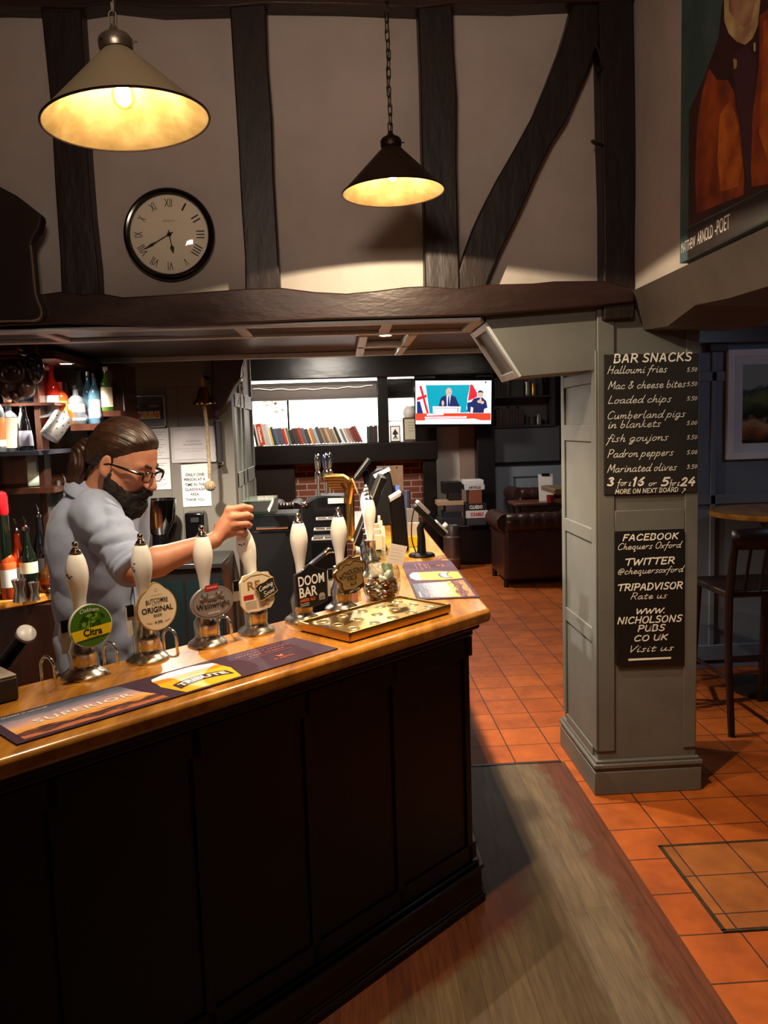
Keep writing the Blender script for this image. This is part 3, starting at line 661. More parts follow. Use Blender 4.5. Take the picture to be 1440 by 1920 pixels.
def ovl(rx, ry, n=40, cx=0, cy=0): return [(cx+rx*math.cos(2*PI*k/n), cy+ry*math.sin(2*PI*k/n)) for k in range(n)]
def plate(b, pts, th, z0=0.0): b.prism([(x, y, z0) for x, y in pts], (0, 0, th)); return b
def flat(b, pts, z): b.add([(x, y, z) for x, y in pts], [tuple(range(len(pts)))]); return b
def clip_frame(x, z, y=.337, yaw=0.0, roll=0.0):
    o = bar(x, y, z); X = Matrix.Rotation(math.radians(yaw), 3, 'Z') @ BX
    up = (V((0, 0, 1)) - BY*-.06).normalized()
    T = frame(o, X, up); return T @ Matrix.Rotation(math.radians(roll), 4, 'Z')
def clip_stem(b, T, depth=.03): # the clamp that holds the clip to the pump
    b.T = T; b.box((-.012, -.03, -depth), (.012, .03, 0))
PY = .395
def card(t, px, py, h=.085):
    d = ray(px, py); a = EYE+d*(((BC-EYE).dot(BY)+.452)/d.dot(BY)); b = MB(); b.T = frame(a, BX, (0, 0, 1)); b.box((-.024, -h/2, -.001), (.024, h/2, .001)); pc_ = b.build('price_card', paper, t)
    b = MB(); b.T = frame(a, BX, (0, 0, 1)); b.box((-.022, h/2-.028, -.004), (-.002, h/2+.004, .004)); b.build('card_clip', black_plastic, pc_)
# --- green round clip
p1 = handpump(bar(-1.246, PY), 'hand pump with a round green hop clip, leftmost of the pumps', [(.145, -2.2, .006), (.139, -2.0, .0045), (.142, -1.75, .003)])
T = clip_frame(-1.249, 1.223); b = MB(); b.T = T
rim = ovl(.057, .055); plate(b.mat(0), rim, .007)
hopg = M('hop_green_print', (64, 112, 22), .45); hopd = M('dark_hop_green_print', (34, 66, 14), .45); hopl = M('light_hop_green_print', (122, 168, 48), .45)
flat(b.mat(1), ovl(.0545, .0525), .0076)
for k in range(26):
    a = rnd.uniform(0, 2*PI); r = rnd.uniform(.006, .036); cx, cy = r*math.cos(a)*1.0, .014+r*math.sin(a)*.72
    s = rnd.uniform(.006, .011); ang = rnd.uniform(0, 2*PI)
    lf = [(cx+s*math.cos(ang), cy+s*math.sin(ang)), (cx+.5*s*math.cos(ang+1.4), cy+.5*s*math.sin(ang+1.4)), (cx-s*math.cos(ang), cy-s*math.sin(ang)), (cx+.5*s*math.cos(ang-1.4), cy+.5*s*math.sin(ang-1.4))]
    flat(b.mat(2 if k % 3 else 3), lf, .0078+.00002*k)
flat(b.mat(4), [(-.0545, -.008), (.0545, .000), (.049, -.026), (-.046, -.034)], .0088)
put_text(b.mat(6), 'Citra', T, .002, -.015, w=.050, h=.019, bold=.03, z=.0094)
put_text(b.mat(6), 'Session IPA', T, .002, -.0278, w=.032, h=.0036, z=.0094)
put_text(b.mat(5), 'Oakham', T, -.002, .042, w=.05, h=.0105, shear=.1, z=.0094, bend=5)
clip_stem(b.mat(0), T)
b.build('pump_clip', [M('white_clip_rim', (226, 228, 210), .4), hopg, hopd, hopl, yellow_ink, white_ink, ink], p1, smooth=0)
card(p1, 131, 1194)
# --- cream oval clip
p2 = handpump(bar(-1.063, PY), 'hand pump with a cream oval clip and chipped handle, second from the left', [(.150, -2.05, .0035), (.135, -2.3, .004), (.128, -2.15, .004), (.122, -2.2, .003)])
T = clip_frame(-1.062, 1.232); b = MB(); b.T = T
def butt(r, s=1):
    pts = ovl(.0595*s, .060*s, 48)
    out = []
    for x, y in pts:
        if y > .045 and abs(x) < .022: y = .060*s+.012*math.cos(x/.022*PI/2)
        out.append((x, y))
    return out
plate(b.mat(0), butt(1), .008); flat(b.mat(1), butt(1, .955), .0085)
for s_, w_, h_, y_, bo in (('BUTCOMBE', .066, .0125, .023, .01), ('BREWERY', .03, .003, .0125, 0), ('ORIGINAL', .094, .0155, -.001, .025), ('BEER', .026, .007, -.0175, .02), ('4.0%', .024, .0075, -.036, .02)):
    put_text(b.mat(2), s_, T, 0, y_, w=w_, h=h_, bold=bo, z=.0092, bend=(2.5 if s_ == 'BUTCOMBE' else 0))
for sg in (-1, 1): flat(b.mat(3), [(sg*.018, -.037), (sg*.034, -.033), (sg*.036, -.035), (sg*.02, -.039)], .009)
flat(b.mat(3), [(-.016, .037), (.016, .037), (.016, .0378), (-.016, .0378)], .009); b.mat(3); b.T = T; b.tube([(.004*math.cos(a/8*PI*2), .052+.0045*math.sin(a/8*PI*2), .0086) for a in range(8)], .0005, 4, closed=True)
clip_stem(b.mat(0), T)
b.build('pump_clip', [gold_ink, cream_card, ink, M('tan_print', (176, 146, 100), .5)], p2, smooth=0)
card(p2, 252, 1164)
# --- silver oval clip
p3 = handpump(bar(-.868, PY), 'hand pump with a silver oval clip of two dogs, third from the left')
T = clip_frame(-.887, 1.218); b = MB(); b.T = T
pewter = M('pewter_plate', (170, 160, 158), .35, .5); pewd = M('dark_pewter_plate', (120, 112, 112), .35, .5)
plate(b.mat(0), ovl(.071, .047), .009); flat(b.mat(1), ovl(.066, .0425), .0096); flat(b.mat(0), ovl(.0645, .041), .0098)
flat(b.mat(3), [(-.024, .034), (.022, .036), (.021, .052), (-.022, .050)], .0105); put_text(b.mat(4), 'THWAITES', T, 0, .0425, w=.034, h=.004, z=.011)
for sx_, cx in ((1, -.026), (-1, .022)):   # two collie heads in relief
    b.T = T; b.mat(1).ell((cx, .017, .009), (.012, .010, .004), 12, 8); b.ell((cx+sx_*-.010, .012, .010), (.008, .005, .003), 10, 6)
    for e in (-1, 1): b.prism([(cx+e*.008-.003, .024, .010), (cx+e*.008+.003, .024, .010), (cx+e*.010, .031, .010)], (0, 0, .002))
    b.ell((cx+sx_*.016, .009, .009), (.013, .008, .003), 12, 6)
put_text(b.mat(2), 'Wainwright', T, 0, -.010, w=.112, h=.022, bold=.012, z=.0112)
put_text(b.mat(4), 'GOLD ALE', T, 0, -.029, w=.038, h=.0055, bold=.01, z=.0112)
clip_stem(b.mat(1), T); b.build('pump_clip', [pewter, pewd, ink, red_ink, white_ink], p3, smooth=0)
# --- cream shield clip with a chalk "coming soon" tag; its handle is being pulled
p4 = handpump(bar(-.690, PY), 'hand pump being pulled, cream clip covered by a chalk coming soon tag', [(.160, -2.1, .0032), (.156, -1.9, .0032), (.158, -1.6, .003), (.132, -1.9, .0012)], tilt=(-.165, .03, 1))
T = clip_frame(-.728, 1.222); b = MB(); b.T = T
sh = [(-.052, .042), (-.046, .052), (-.02, .055), (0, .062), (.02, .055), (.046, .052), (.05, .042), (.062, .034), (.062, -.034), (.054, -.046), (.044, -.056), (0, -.060), (-.044, -.056), (-.052, -.046), (-.060, -.034), (-.060, .034)]
plate(b.mat(0), sh, .008)
put_text(b.mat(2), 'RE', T, -.012, .021, w=.046, h=.024, bold=.02, z=.0088)
flat(b.mat(2), [(-.05, .038), (-.02, .050), (.02, .050), (.05, .038), (.05, .036), (.02, .048), (-.02, .048), (-.05, .036)], .0086)
flat(b.mat(3), [(-.052, -.006), (-.016, -.006), (-.016, -.019), (-.052, -.019)], .0088)
for i in range(5): flat(b.mat(4), [(-.048, -.026-i*.005), (-.005-.004*(i % 2), -.026-i*.005), (-.005, -.0275-i*.005), (-.048, -.0275-i*.005)], .0088)
b.T = T; b.mat(5).ell((.034, -.034, .008), (.010, .014, .002), 12, 6)
clip_stem(b.mat(0), T); b.build('pump_clip', [cream_card, ink, gold_ink, red_ink, M('grey_print', (150, 146, 140), .6), M('pale_grey_print', (178, 170, 160), .6)], p4, smooth=0)
T2 = T @ Matrix.Translation((.030, .002, .011)) @ Matrix.Rotation(math.radians(17), 4, 'Z')
tg = [(-.036, .022), (-.02, .026), (0, .0235), (.02, .026), (.036, .022), (.032, 0), (.036, -.022), (.02, -.025), (0, -.0235), (-.02, -.025), (-.036, -.022), (-.032, 0)]
tgt = thing('chalk_tag', 'small slate coming soon tag hung over the cream pump clip', 'sign', T2 @ V((0, -.025, 0)))
b = MB(); b.T = T2; plate(b, tg, .003); b.build('slate', M('slate_black', (30, 29, 28), .7), tgt, smooth=0)
b = MB(); 
for i in range(12): b.T = T2; b.tube([(tg[i][0], tg[i][1], .003), (tg[(i+1) % 12][0], tg[(i+1) % 12][1], .003)], .0012, 6)
b.build('tag_edge', gold_ink, tgt)
b = MB(); stroke_text(b, 'Coming', T2, -.027, .004, .014, .0016, fit=.054, z=.0036); stroke_text(b, 'Soon!', T2, -.018, -.017, .014, .0016, fit=.042, z=.0036); flat(b.at(T2), [(.0245, -.004), (.0262, -.004), (.025, -.0125), (.024, -.0125)], .0036); b.build('lettering', M('chalk_white', (236, 234, 226), .8), tgt, smooth=0)
card(p4, 449, 1108, .06)
# --- black shield clip
p5 = handpump(bar(-.505, PY), 'hand pump with a black shield clip, left of the brass drip tray')
T = clip_frame(-.517, 1.206); b = MB(); b.T = T
db = [(-.064, .042), (-.045, .046), (-.026, .053), (-.012, .063), (0, .068), (.012, .063), (.026, .053), (.045, .046), (.064, .042), (.066, .0), (.064, -.060), (.03, -.068), (0, -.070), (-.03, -.068), (-.064, -.060), (-.066, 0)]
plate(b.mat(0), db, .010); flat(b.mat(1), [(x*.95, y*.95) for x, y in db], .0106)
put_text(b.mat(2), 'DOOM', T, 0, .018, w=.108, h=.032, bold=.02, z=.0112); put_text(b.mat(2), 'BAR', T, -.016, -.018, w=.074, h=.032, bold=.02, z=.0112)
put_text(b.mat(3), 'AMBER ALE', T, -.022, -.043, w=.064, h=.010, bold=.02, z=.0112)
put_text(b.mat(2), 'BALANCED', T, -.034, -.0535, w=.036, h=.0038, z=.0112); put_text(b.mat(2), '& MOREISH', T, -.034, -.0595, w=.036, h=.0038, z=.0112)
flat(b.mat(4), [(.026, -.036), (.034, -.030), (.048, -.031), (.052, -.038), (.052, -.053), (.026, -.053)], .0112); put_text(b.mat(1), "SHARP'S", T, .039, -.046, w=.02, h=.005, z=.0117)
clip_stem(b.mat(0), T); b.build('pump_clip', [M('dark_grey_rim', (74, 74, 74), .3, .6), M('clip_black', (18, 17, 18), .4), white_ink, orange_ink, M('silver_print', (172, 168, 160), .4, .3)], p5, smooth=0)
# --- gold scroll clip
p6 = handpump(bar(-.315, PY+.015), 'hand pump with a tilted gold scroll clip, behind the brass drip tray')
T = clip_frame(-.342, 1.214, roll=8); b = MB(); b.T = T
sc_ = catmull([V(p+(0,)) for p in [(-.07, .0), (-.073, .022), (-.055, .032), (-.05, .046), (-.02, .052), (.0, .058), (.02, .052), (.05, .046), (.056, .032), (.074, .022), (.070, 0), (.052, -.02), (.050, -.045), (.02, -.052), (0, -.058), (-.02, -.052), (-.050, -.045), (-.052, -.02)]], 4, True)
sc_ = [(p.x, p.y) for p in sc_]
plate(b.mat(0), sc_, .010); flat(b.mat(1), [(x*.9, y*.88) for x, y in sc_], .0106)
for i in range(len(sc_)): b.T = T; b.mat(2).tube([(sc_[i][0]*.91, sc_[i][1]*.89, .0105), (sc_[(i+1) % len(sc_)][0]*.91, sc_[(i+1) % len(sc_)][1]*.89, .0105)], .0012, 5)
put_text(b.mat(3), "NICHOLSON'S", T, 0, .010, w=.112, h=.018, bold=.01, z=.0116, bend=3); put_text(b.mat(3), 'PALE', T, 0, -.014, w=.044, h=.013, bold=.01, z=.0116); put_text(b.mat(3), 'ALE', T, 0, -.032, w=.03, h=.011, bold=.01, z=.0116)
for pts in ([(-.05, .028), (-.02, .040), (0, .034), (.02, .042), (.05, .030)], [(-.045, -.004), (-.02, -.001), (0, -.004), (.02, 0), (.045, -.003)]): b.T = T; b.mat(2).tube(catmull([V(p+(.0108,)) for p in pts], 4), .0013, 5)
flat(b.mat(3), [(-.048, -.044), (0, -.052), (.05, -.044), (.05, -.056), (0, -.066), (-.048, -.056)], .0110); put_text(b.mat(4), 'ABV 4.0%', T, 0, -.0555, w=.05, h=.006, z=.0117)
clip_stem(b.mat(0), T); b.build('pump_clip', [brass_dull, M('antique_gold_plate', (176, 146, 92), .4, .5), M('dark_gold_line', (92, 66, 28), .45), ink, white_ink], p6, smooth=0)
card(p6, 624, 1092, .09)
# --- three more pumps round the corner, clips facing the passage
def clip_blank(t, o, col):
    b = MB(); T = frame(V(o)+V((.052, 0, .14)), (0, 1, 0), (0, 0, 1)); b.T = T
    plate(b.mat(0), [(-.05, -.06), (.05, -.06), (.055, .03), (.035, .045), (.03, .062), (.012, .055), (0, .068), (-.012, .055), (-.03, .062), (-.035, .045), (-.055, .03)], .010); b.box((-.012, -.03, -.03), (.012, .03, 0))
    b.build('pump_clip', col, t)
for i, (y_, lb_) in enumerate(((3.32, 'nearest of the three hand pumps round the corner, behind the coin jar'), (3.52, 'middle of the three hand pumps round the corner behind the jar'), (3.72, 'farthest of the three hand pumps round the corner behind the jar'))):
    t = handpump((.095, y_, TOP), lb_); clip_blank(t, (.095, y_, TOP), cream_card)

# ------------------------------------------------------------------ swan necks behind the counter edge
for i, (x, lb_) in enumerate(((-1.325, 'chrome beer spout hoop left of the green hop pump'), (-1.152, 'chrome beer spout hoop between the green and cream oval pumps'), (-.968, 'chrome beer spout hoop right of the cream oval pump'), (-.778, 'chrome beer spout hoop right of the silver oval pump'))):
    b = MB(); P = [bar(x, .470, TOP-.06), bar(x, .470, TOP+.02)]
    for k in range(9): a = PI*k/8; P.append(bar(x+.002*k, .449+.021*math.cos(a), TOP+.036+.021*math.sin(a)))
    P += [bar(x+.018, .428, TOP+.0)]
    b.tube(P, .0045, 10); tag(b.build('beer_spout', chrome), lb_, 'spout', 'swan neck spouts')

# ------------------------------------------------------------------ brass drip tray
tr = thing('drip_tray', 'shallow brass drip tray with rows of round holes on the bar corner', 'drip tray', bar(-.38, .18))
b = MB(); b.T = BF; x0, x1, y0, y1 = -.603, -.150, .066, .292
b.box((x0, y0, TOP), (x1, y1, TOP+.026)); b.build('tray_body', brass, tr, bevel=.004)
b = MB(); b.T = BF
for a, c in (((x0-.004, y0-.004), (x1+.004, y0+.004)), ((x0-.004, y1-.004), (x1+.004, y1+.004)), ((x0-.004, y0-.004), (x0+.004, y1+.004)), ((x1-.004, y0-.004), (x1+.004, y1+.004))): b.box((a[0], a[1], TOP+.004), (c[0], c[1], TOP+.032))
b.build('tray_rim', brass, tr, bevel=.003)
hole_dark = M('dark_hole', (14, 10, 6), .6)
for i in range(5):
    for j in range(3):
        b = MB(); b.T = Matrix.Translation(bar(x0+.055+i*.085, y0+.04+j*.07, TOP+.0265))
        b.mat(0).lathe([(.0120, -.0003), (.0128, .0012), (.0165, .0026), (.0195, .0004), (.0195, -.0003), (.0120, -.0003)], 20, caps=False); b.mat(1).lathe([(.0129, -.0003), (.0129, .0006), (0, .0006)], 20)
        b.build('drain_hole', [M('pale_brass_rim', (232, 204, 140), .3, .85), hole_dark], tr)

# ------------------------------------------------------------------ tip jar
JO = V((.118, 2.850, TOP))
jar = thing('tip_jar', 'round glass jar of coins and notes behind the brass drip tray', 'jar', JO)
b = MB(); b.T = Matrix.Translation(JO)
outp = [(.0, 0), (.045, 0), (.056, .006), (.066, .030), (.070, .065), (.067, .100), (.058, .130), (.050, .146), (.0475, .152), (.0475, .168), (.051, .172), (.051, .178), (.0475, .181)]
inp = [(.0445, .181), (.0445, .150), (.054, .128), (.0635, .098), (.0665, .065), (.0625, .030), (.053, .010), (.043, .005), (0, .005)]
b.lathe(outp, 36, caps=False); b.build('jar_glass', glass, jar)
b = MB()
for z, r in ((.156, .0495), (.163, .0495)): b.tube([JO+V((r*math.cos(k/24*2*PI), r*math.sin(k/24*2*PI), z+.004*k/24)) for k in range(24)], .0016, 6, closed=True)
b.build('screw_thread', glass, jar)
copper = M('copper_coin', (150, 82, 48), .32, .9); silverc = M('silver_coin', (196, 188, 172), .28, .9)
cm = {}
for kind in ('copper', 'silver'):
    b = MB(); b.lathe([(0, 0), (.0105, 0), (.0112, .0004), (.0112, .0014), (.0105, .0018), (0, .0018)], 14)
    o = b.build('coin', copper if kind == 'copper' else silverc, origin=(0, 0, 0)); cm[kind] = o
first = {'copper': True, 'silver': True}
spots_ = []
for lay in range(11):
    z = .007+.0062*lay; R0 = .034+.022*min(1, z/.03)
    n = 11 if lay < 10 else 0
    for k in range(n): spots_.append((R0-.004+rnd.uniform(-.002, .001), 2*PI*(k+.5*(lay % 2)+rnd.uniform(-.2, .2))/n, z, .75))
for lay in range(3):
    for k in range(12): spots_.append(((.006+.046*math.sqrt(rnd.random())), rnd.uniform(0, 2*PI), .066+.005*lay+rnd.uniform(0, .004), .25))
for i, (r, a, z, tl_) in enumerate(spots_):
    kind = 'copper' if rnd.random() < (.66 if z < .05 else .4) else 'silver'
    o = cm[kind]
    if not first[kind]: o = o.copy(); COL.objects.link(o)
    first[kind] = False
    o.location = JO+V((r*math.cos(a), r*math.sin(a), z))
    tq_ = rnd.uniform(.3, 1.25)*(1 if tl_ > .5 else .35)
    ax_ = V((-math.sin(a), math.cos(a), 0)); q_ = Quaternion(ax_, tq_) @ Quaternion((0, 0, 1), rnd.uniform(0, 6)) @ Quaternion((1, 0, 0), rnd.uniform(-.25, .25))
    o.rotation_euler = q_.to_euler()
    if kind == 'copper': tag(o, 'small copper coin among the coins inside the glass tip jar', 'coin', 'copper coins in the tip jar')
    else: tag(o, 'pale silver coin among the coins inside the glass tip jar', 'coin', 'silver coins in the tip jar')
def note(o, w, h, rz, tilt, m, label, amp=.006):
    b = MB(); T = Matrix.Translation(V(o)) @ Matrix.Rotation(rz, 4, 'Z') @ Matrix.Rotation(tilt, 4, 'X'); b.T = T
    P = [[(-w/2+w*i/8, amp*math.sin(i*1.1+j*.6)+amp*.5*math.cos(j*1.7), -h/2+h*j/5) for j in range(6)] for i in range(9)]
    b.grid(P); ob = b.build('banknote', m, smooth=80); md = ob.modifiers.new('s', 'SOLIDIFY'); md.thickness = .0004
    return tag(ob, label, 'banknote')
note(JO+V((-.018, -.022, .108)), .05, .055, .5, -.5, M('pink_note', (214, 196, 176), .7, col2=(186, 160, 150), scale=60), 'cream striped banknote folded at the left inside the tip jar')
note(JO+V((.022, -.015, .112)), .04, .055, -.3, .3, M('green_note', (176, 196, 150), .7, col2=(206, 214, 190), scale=50), 'pale green banknote crumpled at the right inside the tip jar')
note(JO+V((.0, -.026, .088)), .06, .03, .1, -.9, paper, 'white slip of paper lying on the coins inside the tip jar')
b = MB(); b.ell(JO+V((.028, -.022, .092)), (.016, .013, .018), 14, 10); tag(b.build('paper_ball', paper), 'crumpled white paper ball on the coins inside the tip jar', 'paper')
b = MB(); p = at_y(744, 1040, 2.79); b.T = frame(p, (1, .12, -.25), (.22, -.05, 1)); b.box((-.030, -.036, 0), (.030, .036, .001))
b.mat(1)
for i in range(4): b.box((-.022, .018-i*.012, -.0003), (.018-.006*(i % 2), .0195-i*.012, .0013))
tag(b.build('paper_tag', [paper, M('faint_print', (206, 198, 190), .8)]), 'blank white paper tag hanging on the right of the tip jar', 'tag')
# ================================================================== PENDANT LAMPS
def bulb_mat(name, s): return M(name, (255, 214, 150), .3, emit=(255, 236, 200), es=s)
def pendant(c, R, H, d, outer, inner, watt, label, ztop, chain_m, up=0.0):
    """c = centre of the rim, d = axis pointing up"""
    t = thing('pendant_lamp', label, 'lamp', c, 'cone pendant lamps over the bar')
    d = V(d).normalized(); T = Matrix.Translation(c) @ V((0, 0, 1)).rotation_difference(d).to_matrix().to_4x4()
    b = MB().at(T); rt = R*.16
    b.mat(0).lathe([(R+.002, -.002), (R, .0015), (rt, H), (0, H+.002)], 56, caps=False)
    b.mat(1).lathe([(0, H-.004), (rt-.002, H-.002), (R-.003, .0005), (R+.001, -.002)], 56, caps=False)
    sh_ = b.build('lamp_shade', [outer, inner], t)
    b = MB().at(T); b.tube([(R*math.cos(k/48*2*PI), R*math.sin(k/48*2*PI), 0) for k in range(48)], .0028, 8, closed=True); b.build('rim', M('dark_rim', (44, 30, 20), .3, .8), sh_)
    b = MB().at(T); b.lathe([(0, H-.001), (rt+.006, H-.001), (rt+.008, H+.006), (rt+.008, H+.020), (rt+.003, H+.028), (rt*.55, H+.036), (.008, H+.046), (.006, H+.052), (0, H+.052)], 24)
    for a in (0, 2.1, 4.2): b.cyl((math.cos(a)*(rt+.004), math.sin(a)*(rt+.004), H+.013), (math.cos(a)*(rt+.018), math.sin(a)*(rt+.018), H+.013), .0022, 8)
    b.build('shade_gallery', chain_m, t)
    b = MB().at(T); b.lathe([(0, .026+up), (.012, .029+up), (.022, .040+up), (.025, .054+up), (.022, .068+up), (.015, .084+up), (.013, .104), (0, .106)], 20); b.build('bulb', thin_glass('bulb_glass', (255, 240, 215)), t)
    b = MB().at(T); b.ell((0, 0, .060+up), (.017, .017, .019), 14, 10); b.build('filament', bulb_mat('bulb_filament', 300), t)
    light('POINT', 'bulb_light', T @ V((0, 0, .040+up)), watt, (1.0, .92, .80), shadow_soft_size=.008)
    b = MB().at(T); b.lathe([(0, .103), (.017, .103), (.017, H-.002), (0, H-.002)], 16); b.build('bulb_holder', brass_dull, t)
    top = T @ V((0, 0, H+.05))
    n = int((ztop-top.z)/.030); lk = None
    for i in range(n):
        z = top.z+.012+i*.030
        if lk is None:
            b = MB(); b.T = Matrix.Translation((top.x, top.y, z))
            P = [(.0075*math.cos(a), 0, (.0115 if math.sin(a) >= 0 else -.0115)+.0075*math.sin(a)) for a in [k/12*2*PI for k in range(12)]]
            b.tube(P, .0021, 6, closed=True); lk = b.build('chain_link', chain_m, t); base = wloc(t)
            lk.data.transform(Matrix.Translation(-(V((top.x, top.y, z))-base))); lk.location = V((top.x, top.y, z))-base
        else:
            o = lk.copy(); COL.objects.link(o); o.location = V((top.x+.0015*math.sin(i), top.y, z))-base; o.rotation_euler = (0, 0, (PI/2 if i % 2 else 0)+.5)
    b = MB(); P = []
    m_ = 24
    for k in range(m_+1):
        f = k/m_; P.append((top.x+.006*math.sin(f*22), top.y+.006*math.cos(f*22), top.z+(ztop-top.z)*f))
    b.tube(P, .0026, 6); b.build('flex_cord', M('brown_flex', (48, 32, 22), .6), t)
    return t
LP1 = at_y(238, 228, 1.87); LP2 = at_y(737.5, 361, 2.87)
pewt = M('pewter_shade', (150, 138, 110), .42, .55); brown_shade = M('bronze_shade', (40, 22, 13), .5, .3); brass_in = M('brass_shade_lining', (134, 112, 72), .4, .8, col2=(106, 84, 46), scale=14)
pendant(LP1, .1795, .150, (-.085, .0, 1), pewt, brass_in, 60, 'lit cone pendant lamp hanging nearest, above the clock and hand pumps', 3.56, M('grey_chain', (120, 112, 100), .35, .9))
pendant(LP2, .177, .152, (-.02, .0, 1), brown_shade, brass_in, 85, 'dark bronze cone pendant hanging nearer the timbered wall on a long chain', 3.56, M('dark_chain', (44, 32, 26), .45, .8), .003)

# ================================================================== CLOCK
CC = at_y(316, 438, 3.462); ck = thing('wall_clock', 'round black-rimmed wall clock with roman numerals reading twenty to six', 'clock', CC)
T = frame(CC, (1, 0, 0), (0, 0, 1)) @ Matrix.Rotation(math.radians(-1.0), 4, 'Z'); RC = .188
b = MB().at(T); b.lathe([(RC-.03, -.038), (RC-.004, -.038), (RC, -.026), (RC, -.010), (RC-.006, .002), (RC-.014, .006), (RC-.022, .004), (RC-.026, -.002), (RC-.028, -.012)], 64, caps=False); b.build('clock_rim', black_gloss, ck)
b = MB().at(T); b.lathe([(0, -.016), (RC-.026, -.016), (RC-.026, -.0165), (0, -.0165)], 64); cf_ = b.build('clock_face', M('clock_face', (236, 226, 208), .6), ck)
b = MB()
for i, s_ in enumerate(('XII', 'I', 'II', 'III', 'IIII', 'V', 'VI', 'VII', 'VIII', 'IX', 'X', 'XI')):
    a = -i*PI/6; put_text(b, s_, T @ Matrix.Rotation(a, 4, 'Z'), 0, RC*.68, w=(.008 if s_ == 'I' else .006+.0085*len(s_)), h=.034, z=-.0155)
put_text(b, 'QUARTZ', T, 0, .055, w=.05, h=.006, z=-.0155)
b.build('numerals', ink, cf_, smooth=0)
for nm, a, l, w_ in (('hour_hand', math.radians(-170), .078, .009), ('minute_hand', math.radians(-240), .118, .006)):
    b = MB(); b.T = T @ Matrix.Rotation(a, 4, 'Z') @ Matrix.Translation((0, 0, -.014 if nm[0] == 'h' else -.012))
    b.prism([(-.0022, -.018, 0), (.0022, -.018, 0), (.002, l*.55, 0), (w_, l*.72, 0), (.001, l, 0), (-.001, l, 0), (-w_, l*.72, 0), (-.002, l*.55, 0)], (0, 0, .001)); b.lathe([(0, 0), (.009, 0), (.009, .001), (0, .001)], 16); b.build(nm, ink, ck)
b = MB().at(T); b.lathe([(RC-.022, -.004), (RC*.7, .010), (RC*.4, .018), (0, .021)], 48, caps=False)
b.build('clock_glass', thin_glass('clock_glass', (250, 250, 246)), ck, smooth=80)

# ================================================================== CHALK BOARDS ON THE PILLAR
chalk = M('chalk_white', (236, 234, 226), .8); slate = M('chalkboard_black', (30, 27, 25), .65, col2=(36, 33, 30), scale=5)
slate2 = M('chalkboard_jet', (20, 18, 18), .5)
YB = PY0-.010
def pboard(cs, label, m, th=.009):
    P = [at_y(x, y, YB-th) for x, y in cs]      # TL TR BR BL
    t = thing('chalkboard', label, 'sign', (sum((p.x for p in P))/4, YB, P[3].z))
    b = MB(); b.prism(P, (0, th, 0)); b.build('slate', m, t, smooth=0, bevel=.0015)
    return t
bo1 = pboard([(1133, 665), (1311, 662), (1306, 923), (1133, 928)], 'tall black bar snacks price board, upper one on the pillar', slate)
FT = frame((0, YB-.0090, 0), (1, 0, 0), (0, 0, 1))       # x = world X, y = world Z
def bp(px, py): p = at_y(px, py, YB-.009); return p.x, p.z
b = MB(); 
def line(s, xa, xb, ybase, hpx, lwpx=1.4, shear=.18, gap=.6):
    x, z = bp(xa, ybase); x1, z1 = bp(xb, ybase); k = (bp(xa, ybase-hpx)[1]-z)
    b = MB(); stroke_text(b, s, FT, x, z, k, lwpx*k/hpx, shear=shear, fit=x1-x, gap=gap)
    b.build('chalk_line', chalk, BOARD, smooth=0)
BOARD = bo1
line('BAR SNACKS', 1150, 1298, 680, 15, 2.9, .1, 1.3)
for s_, xa, xb, y, pr, py_ in (('Halloumi fries', 1138, 1250, 701, '5.50', 697), ('Mac & cheese bites', 1139, 1285, 730, '5.50', 724), ('Loaded chips', 1139, 1258, 757, '5.50', 751), ('Cumberland pigs', 1137, 1284, 786, None, 0), ('in blankets', 1139, 1238, 803, '5.00', 797), ('fish goujons', 1137, 1252, 829, '5.50', 824), ('Padron peppers', 1138, 1262, 858, '5.00', 852), ('Marinated olives', 1138, 1268, 886, '3.50', 879)):
    line(s_, xa, xb, y, 14.5, 1.25, .3)
    if pr: line(pr, 1287, 1307, py_, 8, 1.0, .2)
for s_, xa, xb, h, lw in (('3', 1138, 1151, 16, 3.4), ('for', 1157, 1176, 13, 1.2), ('£', 1178, 1183, 8, 1.1), ('16', 1184, 1208, 16, 3.4), ('or', 1215, 1231, 11, 1.3), ('5', 1238, 1254, 16, 3.4), ('for', 1255, 1268, 12, 1.1), ('£', 1269, 1274, 8, 1.1), ('24', 1275, 1303, 16, 3.2)): line(s_, xa, xb, 911, h, lw)
line('MORE ON NEXT BOARD', 1153, 1272, 926, 8, 1.2, .1, 1.2); line('/', 1278, 1286, 925, 10, 1.1, 0)
bo2 = pboard([(1153, 999), (1283, 994), (1282, 1245), (1156, 1249)], 'small jet-black social media chalkboard, lower one on the pillar', slate2)
BOARD = bo2
for s_, xa, xb, y, h, lw, sh_, gp in (('FACEBOOK', 1167, 1272, 1014, 11, 2.3, .15, 1.2), ('Chequers Oxford', 1157, 1276, 1031, 12, 1.1, .3, .6), ('TWITTER', 1172, 1265, 1060, 12, 2.4, .15, .9), ('@chequersoxford', 1157, 1280, 1077, 12, 1.1, .3, .5), ('TRIPADVISOR', 1158, 1280, 1108, 12, 2.4, .15, .9), ('Rate us', 1181, 1250, 1124, 12, 1.1, .3, .8), ('WWW.', 1191, 1247, 1151, 9, 2.2, .15, .3), ('NICHOLSONS', 1157, 1279, 1170, 12, 2.3, .15, 1.0), ('PUBS', 1195, 1247, 1184, 11, 2.2, .15, 1), ('CO UK', 1188, 1252, 1202, 10, 2.2, .15, 1), ('Visit us', 1176, 1262, 1223, 12, 1.4, .3, .9)):
    line(s_, xa, xb, y, h, lw, sh_, gp)
b = MB(); p = [bp(1178, 1239), bp(1258, 1235), bp(1258, 1231.5), bp(1178, 1235)]; b.T = FT; b.add([(x, z, .0012) for x, z in p], [(0, 1, 2, 3)])
